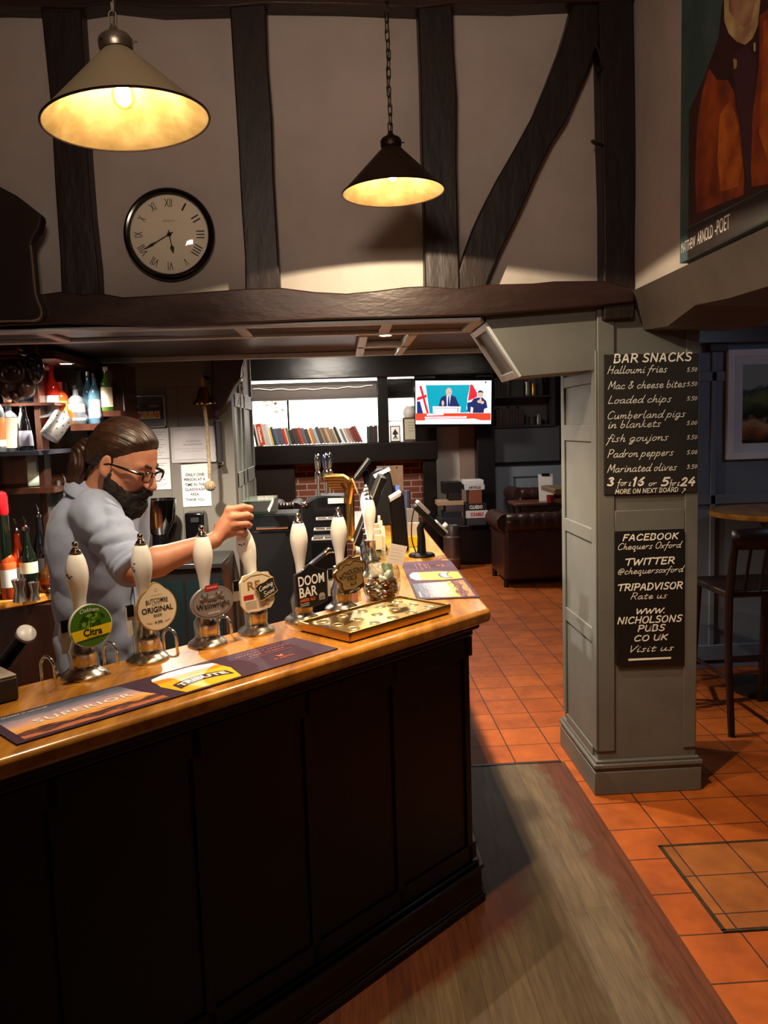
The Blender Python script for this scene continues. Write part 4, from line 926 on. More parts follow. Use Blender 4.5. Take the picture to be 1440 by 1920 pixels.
b.build('underline', chalk, bo2, smooth=0)

# ================================================================== PAINTING ON THE JETTIED WALL
pa = at_x(1290, 496, XR); PYa, PYb, PZ0, PZ1 = pa.y, 1.85, pa.z+.004, 3.36
pt = thing('painting', 'large unframed oil painting of an orange-robed bearded figure', 'painting', (XR-.02, (PYa+PYb)/2, PZ0))
b = MB(); b.box((XR-.03, PYb, PZ0), (XR-.001, PYa, PZ1)); b.build('canvas', M('painting_teal', (52, 74, 80), .6, col2=(70, 92, 92), scale=6), pt)
XF = XR-.0305
def pp(px, py, e=0.0):
    p = at_x(px, py, XF); return V((XF-e, min(max(p.y, PYb), PYa-.002), min(max(p.z, PZ0+.002), PZ1)))
coat = M('painting_maroon', (66, 26, 24), .6, col2=(44, 20, 24), scale=7); orr = M('painting_orange', (164, 74, 22), .6, col2=(104, 38, 20), scale=9); orr2 = M('painting_bright_orange', (204, 110, 30), .6, col2=(150, 66, 24), scale=12)
pale_p = M('painting_cream', (206, 188, 128), .6, col2=(156, 120, 92), scale=10); dark_p = M('painting_dark_band', (26, 17, 16), .5, col2=(42, 22, 18), scale=8); purp = M('painting_violet', (66, 34, 44), .6)
b = MB()
def ppoly(mi, pts, e): b.mat(mi).add([pp(x, y, e) for x, y in pts], [tuple(range(len(pts)))])
ppoly(0, [(1352, 20), (1348, 70), (1322, 140), (1292, 210), (1291, 425), (1440, 352), (1560, 300), (1560, -160), (1420, -100), (1370, -60)], .0006)
ppoly(1, [(1330, 128), (1318, 170), (1308, 230), (1304, 330), (1307, 400), (1345, 385), (1395, 365), (1396, 330), (1388, 240), (1376, 170), (1365, 150), (1345, 150)], .0010)
ppoly(1, [(1425, 30), (1424, 120), (1412, 210), (1408, 300), (1410, 350), (1440, 345), (1560, 300), (1560, -80)], .0010)
ppoly(2, [(1350, 215), (1346, 300), (1352, 360), (1385, 350), (1392, 300), (1384, 230), (1372, 185)], .0014)
ppoly(2, [(1432, 40), (1430, 140), (1424, 250), (1440, 300), (1500, 260), (1500, 20)], .0014)
ppoly(5, [(1372, 105), (1376, 140), (1392, 260), (1402, 340), (1408, 330), (1412, 210), (1420, 110), (1400, 85)], .0012)
ppoly(3, [(1358, -40), (1359, 40), (1367, 62), (1382, 78), (1398, 84), (1412, 72), (1422, 48), (1428, -10), (1440, -60)], .0016)
ppoly(6, [(1366, -40), (1368, 20), (1380, 38), (1396, 52), (1410, 40), (1418, 0), (1420, -50)], .0019)
ppoly(3, [(1376, 110), (1383, 112), (1382, 126), (1377, 130)], .0016); ppoly(3, [(1414, 80), (1418, 80), (1418, 96), (1414, 96)], .0016)
ppoly(4, [(1290, 430), (1440, 355), (1560, 296), (1560, 420), (1440, 440), (1290, 496)], .0020)
b.build('figure', [coat, orr, orr2, pale_p, dark_p, purp, M('painting_flesh', (140, 96, 84), .6, col2=(186, 150, 110), scale=9)], pt, smooth=0)
b = MB(); z0 = at_x(1290, 460, XF).z
T = frame((XF-.0024, PYa-.004, 0), (0, -1, 0), (0, 0, 1))
def cond(s, y0, y1, h, z):
    y0 += .014; y1 += .014; b = MB(); put_text(b, s, T, (y0+y1)/2, z, w=y1-y0, h=h, z=.0002); b.build('lettering', M('painted_letters', (200, 192, 186), .7), pt, smooth=0)
cond('MATTHEW', .0, .115, .036, z0); cond('ARNOLD', .13, .245, .042, z0+.004); cond('-POET', .26, .36, .046, z0+.006)

# ================================================================== SIDE ROOM BEHIND THE PILLAR
fr0 = at_y(1363, 656, 5.17); fr1 = at_y(1363, 862, 5.17)
pc = thing('framed_picture', 'white-framed garden print on the slate-blue wall right of the pillar', 'picture', (fr0.x+.4, 5.18, fr1.z))
x0, x1, z0, z1 = fr0.x, fr0.x+.92, fr1.z, fr0.z
b = MB()
for a, c in (((x0, z0), (x1, z0+.045)), ((x0, z1-.045), (x1, z1)), ((x0, z0+.045), (x0+.045, z1-.045)), ((x1-.045, z0+.045), (x1, z1-.045))): b.box((a[0], 5.145, a[1]), (c[0], 5.178, c[1]))
b.build('picture_frame', M('white_frame', (222, 216, 214), .5), pc, bevel=.003)
b = MB(); b.box((x0+.04, 5.16, z0+.04), (x1-.04, 5.172, z1-.04)); b.build('picture_mount', M('pale_mount', (206, 204, 208), .7), pc)
def garden_mat():
    m, nt, bb = newmat('garden_print'); n = noise_node(nt, 5.5, (1, 1, 1.6), 7, .7)
    tc = nt.nodes.new('ShaderNodeTexCoord'); sp = nt.nodes.new('ShaderNodeSeparateXYZ'); L(nt, tc.outputs['Generated'], sp.inputs[0])
    a = nt.nodes.new('ShaderNodeMath'); a.operation = 'MULTIPLY_ADD'; L(nt, n.outputs['Fac'], a.inputs[0]); a.inputs[1].default_value = .5; L(nt, sp.outputs['Z'], a.inputs[2])
    r = ramp(nt, a.outputs[0], [(.3, (52, 30, 18)), (.42, (150, 88, 50)), (.5, (190, 150, 110)), (.58, (40, 26, 18)), (.72, (60, 70, 40)), (.84, (110, 116, 70)), (.95, (46, 60, 62)), (1.15, (150, 156, 150))])
    L(nt, r.outputs[0], bb.inputs['Base Color']); bb.inputs['Roughness'].default_value = .2; return m
b = MB(); b.box((x0+.105, 5.156, z0+.105), (x1-.105, 5.161, z1-.10)); b.build('print', garden_mat(), pc)
q0 = at_y(1324, 594, 5.19); q1 = at_y(1356, 660, 5.19)
b = MB(); b.box((q0.x, 5.12, q1.z), (q1.x, 5.18, q0.z)); sb = thing('wall_box', 'dark box fixed on the slate-blue wall beside the pillar head', 'wall box', (q0.x, 5.18, q1.z)); b.build('box_body', M('dark_box', (38, 33, 32), .5), sb, bevel=.004)
b = MB(); b.cyl((q0.x+.02, 5.121, q0.z-.05), (q0.x+.02, 5.116, q0.z-.05), .006, 12); b.build('screw', chrome, sb)
b = MB(); b.cyl((q0.x+.02, 5.121, q0.z-.09), (q0.x+.02, 5.116, q0.z-.09), .006, 12); b.build('screw', chrome, sb)
darkchair = M('dark_chair_wood', (26, 14, 11), .35, col2=(34, 19, 15), scale=8)
def tall_chair(x, y, rz, label, lattice=False):
    t = thing('bar_chair', label, 'chair', (x, y, 0), 'tall dark wooden bar chairs')
    Q = Matrix.Translation((x, y, 0)) @ Matrix.Rotation(rz, 4, 'Z')     # local: back at -y, width along x
    W, D, sh_, bh = .42, .42, .74, 1.12
    for sx in (-1, 1):
        b = MB().at(Q); b.tube([(sx*W/2, -D/2-.05, 0), (sx*W/2, -D/2, .45), (sx*W/2, -D/2, sh_), (sx*W/2*.98, -D/2-.03, .95), (sx*W/2*.96, -D/2-.06, bh-.02)], [.019, .021, .023, .021, .017], 8); b.build('leg', darkchair, t)
        b = MB().at(Q); b.tube([(sx*W/2, D/2+.03, 0), (sx*W/2*.95, D/2-.03, sh_)], [.017, .022], 8); b.build('leg', darkchair, t)
        b = MB().at(Q); b.cyl((sx*W/2, -D/2-.02, .30), (sx*W/2, D/2+.0, .30), .011, 8); b.build('stretcher', darkchair, t)
    for yy, z in ((-D/2-.02, .42), (D/2+.01, .26)): b = MB().at(Q); b.cyl((-W/2, yy, z), (W/2, yy, z), .011, 8); b.build('stretcher', darkchair, t)
    b = MB().at(Q); b.box((-W/2-.02, -D/2-.01, sh_), (W/2+.02, D/2, sh_+.04)); b.build('seat', darkchair, t, bevel=.012)
    b = MB().at(Q); P = [[(u*W/2*1.08, -D/2-.055-.035*(1-u*u), z) for z in (bh-.11, bh-.055, bh-.01+.015*(1-u*u))] for u in [k/6-1 for k in range(13)]]
    b.grid(P); o = b.build('top_rail', darkchair, t); md = o.modifiers.new('s', 'SOLIDIFY'); md.thickness = .028; md.offset = 0
    if not lattice:
        for k in range(4):
            u = -.6+.4*k; b = MB().at(Q); b.tube([(u*W/2, -D/2, sh_+.03), (u*W/2, -D/2-.035, .92), (u*W/2, -D/2-.07, bh-.08)], .012, 8, flat=.6); b.build('slat', darkchair, t)
    else:
        for s1 in (-1, 1):
            b = MB().at(Q); b.tube(catmull([(s1*.09, -D/2, sh_+.03), (-s1*.02, -D/2-.02, .86), (s1*.05, -D/2-.04, .95), (-s1*.08, -D/2-.07, bh-.09)], 5), .010, 8); b.build('splat_scroll', darkchair, t)
    return t
lg = at_z(1355, 1368, 0)
tall_chair(lg.x+.21, lg.y+.16, 0, 'tall dark slat-backed chair in front of the round high table')
tall_chair(1.76, 4.72, math.radians(-18), 'tall dark chair with scrolled back half hidden behind the pillar', True)
tq = at_z(1357, 963, 1.125); TC = V((tq.x+.36, tq.y+.12, 0))
tb = thing('high_table', 'round high pub table with a golden wood edge by the slate-blue wall', 'table', TC)
b = MB().at(Matrix.Translation(TC)); b.lathe([(0, 1.085), (.345, 1.085), (.36, 1.092), (.36, 1.112), (.35, 1.12), (0, 1.12)], 48); b.build('table_top', OAK, tb)
b = MB().at(Matrix.Translation(TC)); b.lathe([(0, 0.03), (.035, .03), (.05, .08), (.035, .2), (.045, .55), (.03, .8), (.045, 1.0), (.09, 1.085), (0, 1.085)], 20); b.build('pedestal', darkchair, tb)
b = MB().at(Matrix.Translation(TC)); b.lathe([(0, 0), (.24, 0), (.235, .02), (.06, .045), (0, .045)], 32); b.build('table_base', darkchair, tb)

# ================================================================== FLOOR HATCH
hp = [at_z(1238, 1588, 0), at_z(1440, 1580, 0), at_z(1370, 1746, 0)]
hx0, hx1, hy0, hy1 = hp[0].x, hp[0].x+.62, (hp[2].y), (hp[0].y+.0)
ht = thing('floor_hatch', 'inset tiled floor hatch with a dark metal frame in the quarry tiles', 'hatch', (hx0+.3, hy0+.2, 0))
def hatch_mat():
    m = TILE.copy(); m.name = 'hatch_tile'; br = [n for n in m.node_tree.nodes if n.type == 'TEX_BRICK'][0]
    br.inputs['Color1'].default_value = lin((160, 92, 36)); br.inputs['Color2'].default_value = lin((144, 82, 30))
    [n for n in m.node_tree.nodes if n.type == 'MAPPING'][0].inputs['Location'].default_value = (.03, .11, 0)
    return m
b = MB(); b.box((hx0, hy0, .0005), (hx1, hy1, .003)); b.build('hatch_cover', hatch_mat(), ht)
b = MB(); g_ = .007
for a, c in (((hx0-g_, hy0-g_), (hx1, hy0+g_)), ((hx0-g_, hy1-g_), (hx1, hy1+g_)), ((hx0-g_, hy0), (hx0+g_, hy1)), ((hx1-g_, hy0), (hx1+g_, hy1))): b.box((a[0], a[1], .0004), (c[0], c[1], .0045))
b.build('hatch_frame', M('rusty_dark_metal', (44, 36, 26), .6, .4, col2=(70, 54, 34), scale=30), ht)

# ================================================================== DARK CARVED CASE AT THE LEFT EDGE
cs = [(-150, 300), (-60, 322), (0, 350), (30, 366), (76, 402), (77, 412), (72, 430), (62, 445), (58, 460), (60, 480), (66, 545), (70, 562), (77, 578), (78, 590), (72, 598), (60, 601), (-150, 604)]
cb = thing('bar_canopy', 'dark wooden shaped bar canopy end at the left edge below the ceiling', 'canopy', at_y(0, 604, 3.33))
b = MB(); b.prism([at_y(x, y, 3.325) for x, y in cs], (0, .06, 0)); b.build('canopy_board', M('canopy_dark_wood', (30, 20, 17), .4, col2=(42, 28, 23), scale=6, stretch=(1, 1, .2)), cb, bevel=.006)
b = MB(); b.tube([at_y(x, y, 3.322) for x, y in cs[8:]], .0035, 6); b.build('edge_bead', M('pale_bead', (120, 98, 80), .4), cb)  # paler line following the canopy board's edge

# iron hook and pin left in the corner post
p = at_y(1131, 272, 3.40); b = MB(); b.tube(catmull([V((p.x, 3.41, p.z)), V((p.x-.02, 3.39, p.z)), V((p.x-.045, 3.38, p.z+.002)), V((p.x-.055, 3.375, p.z+.012))], 4), [.007]*13, 8); tag(b.build('iron_hook', darkchair), 'small iron pin sticking out of the corner post halfway up', 'hook')
p = at_y(1124, 92, 3.40); b = MB(); b.tube(catmull([V((p.x-.02, 3.395, p.z+.02)), V((p.x-.005, 3.39, p.z-.02)), V((p.x+.004, 3.385, p.z-.07)), V((p.x-.012, 3.385, p.z-.09)), V((p.x-.018, 3.39, p.z-.07))], 4), .005, 8); tag(b.build('iron_hook', darkchair), 'bent iron hook near the top of the corner post by the brace', 'hook')
# ================================================================== LOUNGE SEEN PAST THE BAR
YL = 10.0
def lp(px, py, y=YL): return at_y(px, py, y)
def lbox(b, px0, py0, px1, py1, y, ya, yb):
    """box whose front (at depth y) fills the sighted rectangle; from ya to yb in depth"""
    p = lp(px0, py0, y); q = lp(px1, py1, y); b.box((p.x, ya, q.z), (q.x, yb, p.z)); return b
xl, xr = lp(466, 800).x, lp(1040, 800).x
b = MB(); b.box((-1.6, 10.32, 0), (3.1, 10.42, 2.64)); struct(b.build('wall_back', beam_black))
b = MB(); p = lp(455, 668); q = lp(930, 712); z0, z1 = lp(700, 709).z, 2.62
b.box((-1.5, 9.94, z0), (3.0, 10.32, z1)); struct(b.build('trim_30', beam_black, bevel=.02))
zs = lp(600, 833).z; zt = z0
xa, xb_, xc, xd = lp(468, 800).x, lp(709, 800).x, lp(729, 800).x, lp(778, 800).x
b = MB(); b.box((-1.5, 9.9, lp(600, 869).z), (lp(818, 800).x, 10.32, zs)); struct(b.build('trim_31', beam_black, bevel=.015))   # mantel shelf beam
b = MB(); b.box((xb_, 9.95, zs), (xc, 10.32, zt)); struct(b.build('trim_32', beam_black, bevel=.008))
b = MB(); b.box((-1.5, 9.96, zs), (xa, 10.32, zt)); struct(b.build('trim_33', beam_black))
b = MB(); b.box((xd, 9.96, zs), (lp(818, 800).x, 10.32, zt)); struct(b.build('trim_34', beam_black))
lit = M('lit_window', (255, 255, 252), .6, emit=(255, 250, 240), es=5.0)
zb = lp(600, 748).z
b = MB(); b.box((xa, 10.26, zs), (xb_, 10.30, zb)); w_ = struct(b.build('window_1', lit))
b = MB(); b.box((lp(539, 800).x-.012, 10.235, zs), (lp(539, 800).x+.012, 10.26, zb)); b.build('window_bar', beam_black, w_)
b = MB(); b.box((xa, 10.1, zb), (xb_, 10.3, zt)); bl = b.build('roller_blind', M('brown_blind', (88, 78, 74), .6, col2=(70, 62, 58), scale=4, stretch=(.2, 1, 3)), smooth=30); tag(bl, 'dark roller blind pulled part way down above the bright window', 'blind')
b = MB(); P = [V((xa+.05+(xb_-xa-.1)*k/20, 10.085, (zb+zt)/2+.03-.02*math.sin(k/20*PI)+.008*math.sin(k*1.7))) for k in range(21)]; b.tube(P, .006, 6); tag(b.build('cable', paper), 'thin white cable drooping along the roller blind', 'cable')
strip = M('strip_light', (255, 255, 255), .5, emit=(255, 246, 230), es=9)
b = MB(); b.box((xa-.02, 9.945, zt-.03), (xb_, 9.975, zt-.004)); tag(b.build('strip_light', strip), 'long white strip light under the beam over the bright window', 'light')
b = MB(); b.box((xc, 9.95, zt-.016), (xd, 9.97, zt-.004)); tag(b.build('strip_light', strip), 'short white strip light over the small alcove left of the television', 'light')
# patterned paper and lamp at the left of the window
b = MB(); p, q = lp(473, 748, 10.25), lp(537, 800, 10.25); T = frame((p.x, 10.258, q.z), (1, 0, 0), (0, 0, 1)); W_, H_ = q.x-p.x, p.z-q.z
b.T = T; b.mat(0).box((0, 0, 0), (W_, H_, .006)); b.mat(1)
for k in range(9):
    cx, cy, r = W_*rnd.uniform(.15, .92), H_*rnd.uniform(.3, .95), rnd.uniform(.018, .032)
    b.T = T; b.add([(cx+r*math.cos(a)*(1+.3*math.sin(3*a+k)), cy+r*math.sin(a)*(.8+.3*math.cos(2*a+k)), .0068) for a in [i/12*2*PI for i in range(12)]], [tuple(range(12))])
    b.tube([(cx, cy-r, .0066), (cx+.02, cy-r-.04, .0066)], .003, 4)
tag(b.build('floral_print', [M('floral_paper_glow', (240, 236, 226), .7, emit=(255, 250, 240), es=1.2), M('floral_grey', (186, 176, 160), .7)], smooth=0), 'white print with grey flowers at the left of the bright window', 'print')  # paper glows by itself, standing in for the lamp light on it
tl = thing('table_lamp', 'small glowing white table lamp at the left end of the book shelf', 'lamp', (lp(484, 800).x, 10.21, zs))
p, q = lp(468, 764, 10.2), lp(500, 794, 10.2)
b = MB(); b.at(Matrix.Translation(((p.x+q.x)/2+.005, 10.195, q.z))); b.lathe([(.082, 0), (.07, p.z-q.z)], 24, caps=False); b.build('lamp_shade', M('lamp_shade_glow', (255, 250, 240), .6, emit=(255, 244, 226), es=9), tl)
b = MB(); b.at(Matrix.Translation(((p.x+q.x)/2+.005, 10.195, zs))); b.lathe([(0, 0), (.05, 0), (.05, .012), (.012, .02), (.012, q.z-zs+.05), (0, q.z-zs+.05)], 16); b.build('lamp_base', brass_dull, tl)
# books
def book(x, w, h, d, lean, col, label, y, z, group, text=None, name='book'):
    m = M('book_%d_%d_%d' % col, col, .6)
    t = thing(name, label, 'book', (x, y, z), group)
    T = Matrix.Translation((x, y, z)) @ Matrix.Rotation(lean, 4, 'Y') @ Matrix.Translation((0, 0, abs(math.sin(lean))*0))
    T = T @ Matrix.Translation((0, 0, .0))
    b = MB().at(T); b.box((0, 0, 0), (w, d, h)); cv_ = b.build('cover', m, t, bevel=min(.004, w*.2))
    b = MB().at(T); b.box((w*.12, .004, h), (w*.88, d-.002, h+.0006)); b.build('page_edges', M('page_edge', (206, 194, 170), .8), t)
    if text:
        b = MB(); put_text(b, text, T @ frame((0, 0, 0), (0, 0, -1), (1, 0, 0)), -h*.5, w*.5, w=h*.7, h=w*.5, bold=.03, z=.001); b.build('spine_title', white_ink, cv_, smooth=0)
    return t
bcols = [('black', (26, 24, 24)), ('slim white', (214, 208, 194)), ('orange-red titled', (190, 66, 40)), ('cream', (200, 190, 172)), ('tall pale grey', (196, 192, 188)), ('slim white', (222, 218, 210)), ('slim yellow', (214, 190, 70)), ('navy', (44, 52, 78)), ('slate blue', (82, 92, 110)), ('slate grey', (74, 80, 92)), ('bright red', (176, 48, 34)), ('slim cream', (206, 196, 170)), ('olive grey', (108, 104, 88)), ('black', (34, 30, 30)), ('charcoal', (52, 48, 46)), ('maroon', (92, 36, 34)), ('brick red', (150, 62, 46)), ('grey-blue', (78, 90, 106)), ('dark brown', (70, 48, 38)), ('slim cream', (198, 182, 150)), ('tan orange', (164, 104, 56)), ('pale blue', (140, 156, 172)), ('dark grey', (62, 58, 58)), ('khaki', (122, 106, 84)), ('mid brown', (110, 80, 60)), ('stone', (158, 142, 122)), ('ochre brown', (136, 100, 66)), ('grey', (112, 108, 104)), ('slim buff', (184, 166, 136)), ('black', (30, 28, 28)), ('off-white', (208, 204, 198)), ('steel blue', (84, 100, 120)), ('slim white', (216, 212, 206)), ('dusty pink', (168, 138, 122)), ('taupe', (128, 110, 98)), ('dark red', (110, 40, 36)), ('maroon', (98, 34, 32)), ('russet', (126, 58, 44))]
ordn = ['first', 'second', 'third', 'fourth', 'fifth', 'sixth', 'seventh', 'eighth', 'ninth', 'tenth', 'eleventh', 'twelfth', 'thirteenth', 'fourteenth', 'fifteenth', 'sixteenth', 'seventeenth', 'eighteenth', 'nineteenth', 'twentieth'] + ['twenty-'+o for o in ('first', 'second', 'third', 'fourth', 'fifth', 'sixth', 'seventh', 'eighth', 'ninth')] + ['thirtieth'] + ['thirty-'+o for o in ('first', 'second', 'third', 'fourth', 'fifth', 'sixth', 'seventh', 'eighth')]
x = lp(480, 830, 9.98).x; xend = lp(682, 830, 9.98).x
wds = [rnd.uniform(.024, .044)*(.6 if 'slim' in c[0] else (1.55 if ('titled' in c[0] or 'bright' in c[0] or 'slate' in c[0]) else 1)) for c in bcols]
tot = sum(wd/math.cos(.16+.26*i/37) for i, wd in enumerate(wds)); kf = (xend-x)/tot
for i, (nm, c) in enumerate(bcols):
    ln = .16+.26*i/37; w_ = wds[i]*kf
    h = (.275 if i < 6 else .25-.05*rnd.random())*(1.0 if i < 12 else .92)
    book(x, w_*.97, h, .115, -ln, c, '%s book leaning left, %s from the left on the window shelf' % (nm, ordn[i]), 9.985, zs+.001+w_*math.sin(ln)*.0, 'books leaning on the window shelf', 'Chambers' if i == 2 else None)
    x += w_/math.cos(ln)
x = lp(684, 830, 9.98).x+.03
for i, (nm, c, w_) in enumerate((('dark green', (40, 48, 42), .038), ('black', (28, 26, 28), .034), ('maroon spined', (70, 32, 34), .022), ('black', (32, 28, 28), .036), ('dark grey', (48, 46, 48), .032))):
    if x+w_ > xb_-.004: break
    book(x, w_, .20+.01*(i % 2), .16, 0, c, '%s book standing upright, %s of those at the right end of the window shelf' % (nm, ordn[i]), 9.985, zs+.001, 'upright books at the end of the window shelf'); x += w_+.001
# alcove beside the window
zal = lp(750, 826).z
b = MB(); b.box((xc, 10.27, zs), (xd+.03, 10.31, lp(750, 745).z)); struct(b.build('alcove_back', M('alcove_glow', (250, 248, 244), .6, emit=(255, 248, 238), es=2.2)))  # white alcove back, its brightness put in as emission
b = MB(); b.box((xc, 10.0, lp(755, 790).z), (xd, 10.27, lp(755, 790).z+.012)); struct(b.build('trim_35', white_wall))
p = lp(769, 790, 10.08); b = MB().at(Matrix.Translation((p.x, 10.12, lp(755, 790).z+.0125)))
b.lathe([(0, 0), (.03, 0), (.075, .04), (.085, .09), (.075, .14), (.05, .165), (.05, .175), (.044, .175), (.06, .13), (.07, .09), (.0, .02)], 24); tag(b.build('vase', M('cream_vase', (206, 200, 190), .4)), 'round cream jar on the alcove shelf just left of the television', 'vase')
p, q = lp(731, 796, 9.97), lp(751, 822, 9.97); zq = zs
t = thing('emblem_card', 'framed white card with a black spade emblem on the mantel beam', 'card', ((p.x+q.x)/2, 9.97, zq))
T = frame(((p.x+q.x)/2, 9.96, zq), (1, 0, 0), (0, .1, 1)); W_ = (q.x-p.x)/2; H_ = .20
b = MB().at(T); b.box((-W_, 0, -.012), (W_, H_, 0)); b.build('card_frame', M('dark_card_frame', (40, 28, 24), .4), t)
b = MB().at(T); b.mat(0).box((-W_+.012, .012, -.001), (W_-.012, H_-.012, .003)); b.mat(1)
sp = [(0, .165), (.018, .13), (.034, .108), (.03, .088), (.012, .09), (.010, .07), (.03, .05), (-.03, .05), (-.010, .07), (-.012, .09), (-.03, .088), (-.034, .108), (-.018, .13)]
b.add([(x_, y_, .0036) for x_, y_ in sp], [tuple(range(len(sp)))]); b.box((-.035, .034, .003), (.035, .042, .0038)); b.build('card_face', [paper, ink], t, smooth=0)
p, q = lp(755, 783, 9.99), lp(790, 823, 9.99)
t = thing('framed_certificate', 'brown-framed certificate standing on the mantel beam left of the television', 'picture', ((p.x+q.x)/2, 10.0, zs))
b = MB(); b.box((p.x, 10.0, zs+.001), (q.x, 10.03, p.z)); b.build('picture_frame', M('mid_brown_frame', (92, 62, 40), .4), t, bevel=.004)
b = MB(); b.mat(0).box((p.x+.022, 9.996, zs+.024), (q.x-.022, 10.0, p.z-.022)); b.mat(1)
for k in range(4): b.box((p.x+.06, 9.9945, p.z-.06-k*.035), (q.x-.06, 9.996, p.z-.066-k*.035))
b.build('certificate', [M('buff_paper', (190, 184, 160), .6), M('grey_text_line', (130, 124, 110), .7)], t, smooth=0)

# fireplace
zm = lp(600, 869).z
b = MB(); b.box((lp(553, 900).x, 10.12, 0), (lp(793, 900).x, 10.30, zm)); struct(b.build('wall_fireplace', BRICK))
b = MB(); b.box((-1.5, 9.97, 0), (lp(553, 900).x, 10.32, zm)); struct(b.build('trim_36', M('dark_panelling', (24, 17, 15), .4, col2=(34, 24, 21), scale=3))) 
b = MB(); b.box((lp(793, 900).x, 9.93, 0), (lp(818, 900).x, 10.32, zs)); struct(b.build('trim_37', beam_black, bevel=.01))
hd = thing('fire_hood', 'ribbed dark copper hood across the top of the brick fireplace', 'hood', (lp(650, 880).x, 10.1, lp(650, 889).z))
b = MB(); x0, x1 = lp(588, 880).x, lp(716, 880).x; b.box((x0, 10.075, lp(650, 887).z), (x1, 10.119, zm-.002)); b.build('hood_plate', M('dark_copper', (74, 46, 28), .4, .6), hd)
for k in range(22):
    b = MB(); xx = x0+.02+(x1-x0-.04)*k/21; b.cyl((xx, 10.068, lp(650, 890).z), (xx, 10.068, zm-.003), .010, 8); b.build('hood_rib', M('dark_copper_rib', (104, 66, 36), .35, .7), hd)
# strips of wall right of the fireplace
b = MB(); b.box((lp(818, 860).x, 10.20, 0), (lp(866, 860).x, 10.32, zt)); struct(b.build('wall_chimney', M('pale_chimney_paint', (196, 186, 176), .7)))
b = MB(); b.box((lp(866, 860).x, 10.16, 0), (lp(894, 860).x, 10.32, zt)); struct(b.build('wall_chimney', M('pinkish_brown_paint', (142, 116, 104), .7)))
b = MB(); b.box((lp(894, 860).x, 9.95, 0), (lp(927, 860).x, 10.32, zt)); struct(b.build('trim_38', M('black_pilaster', (20, 18, 20), .4), bevel=.01))
# right-hand shelving and wainscot
xs0, xs1 = lp(928, 780).x, lp(1036, 780).x
b = MB(); b.box((xs0, 10.12, 0), (3.0, 10.32, lp(980, 866).z)); struct(b.build('wall_wainscot', M('blue_grey_wainscot', (128, 136, 148), .6)))
b = MB(); za, zz = lp(980, 868).z, lp(980, 868).z-.03
b.box((xs0, 10.10, za-.03), (3.0, 10.12, za+.01)); x_ = lp(966, 900).x; b.box((x_, 10.11, 0), (x_+.02, 10.12, za-.18)); b.box((x_, 10.11, za-.19), (lp(1040, 900).x, 10.12, za-.175)); struct(b.build('trim_39', M('dark_slate_trim', (74, 78, 86), .6)))
b = MB(); b.box((xs0, 10.05, lp(980, 866).z), (xs1+.1, 10.32, lp(980, 800).z)); struct(b.build('wall_shelf_panel', M('dark_slate_panel', (72, 74, 80), .6)))
bc = thing('bookcase', 'dark alcove bookcase with two shelves right of the television', 'shelves', ((xs0+xs1)/2, 10.1, lp(980, 798).z))
shelf_m = M('dark_shelf', (44, 40, 42), .5)
sz = [lp(980, 797).z, lp(980, 742).z]
b = MB(); b.box((xs0, 10.02, sz[0]-.025), (xs1, 10.30, sz[0])); b.build('shelf', shelf_m, bc)
b = MB(); b.box((xs0, 10.02, sz[1]-.02), (xs1, 10.30, sz[1])); b.build('shelf', shelf_m, bc)
b = MB(); b.box((xs0, 10.285, sz[0]), (xs1, 10.30, zt)); b.build('back_panel', M('dim_shelf_back', (104, 98, 98), .7), bc)
b = MB(); b.box((xs1, 10.02, sz[0]-.02), (xs1+.04, 10.30, zt)); b.build('side_panel', shelf_m, bc)
i = 0
for si, (rng, hh) in enumerate((((932, 992), .26), ((930, 1026), .30))):
    x = lp(rng[0], 780).x; xe = lp(rng[1], 780).x; j = 0
    while x < xe-.05:
        w_ = rnd.uniform(.028, .055); c = rnd.choice([('dark', (44, 40, 42)), ('charcoal', (56, 54, 58)), ('dark brown', (58, 44, 40)), ('dark red', (66, 36, 38)), ('slate', (64, 66, 74))])
        if si == 1 and 4 < j < 8: x += .07; j += 1; continue
        book(x, w_, hh*rnd.uniform(.72, .92), .16, 0, c[1], '%s book, %s from the left on the %s shelf of the dark bookcase' % (c[0], ordn[j], ('lower', 'upper')[si]), 10.06, sz[si]+.0005, 'books in the dark bookcase'); x += w_+.001; j += 1
def cup(px, z, h, r, m, label, name='tankard', y=10.1):
    p = lp(px, 780, y); b = MB().at(Matrix.Translation((p.x, y, z+.0005))); b.lathe([(0, 0), (r, 0), (r*1.05, h*.1), (r*.9, h*.5), (r, h), (r*.9, h), (r*.8, h*.4), (0, h*.1)], 18); return tag(b.build(name, m), label, 'cup')
cup(1010, sz[0], .13, .04, steel, 'small steel beaker at the right end of the lower dark bookcase shelf')
cup(998, sz[0], .10, .05, shelf_m, 'dark pot beside the steel beaker on the lower bookcase shelf', 'pot')
cup(989, sz[1], .17, .035, steel, 'bright metal flask on the upper dark bookcase shelf', 'flask', 10.045)
cup(1001, sz[1], .15, .035, brass_dull, 'dull brass goblet on the upper dark bookcase shelf', 'goblet', 10.045)

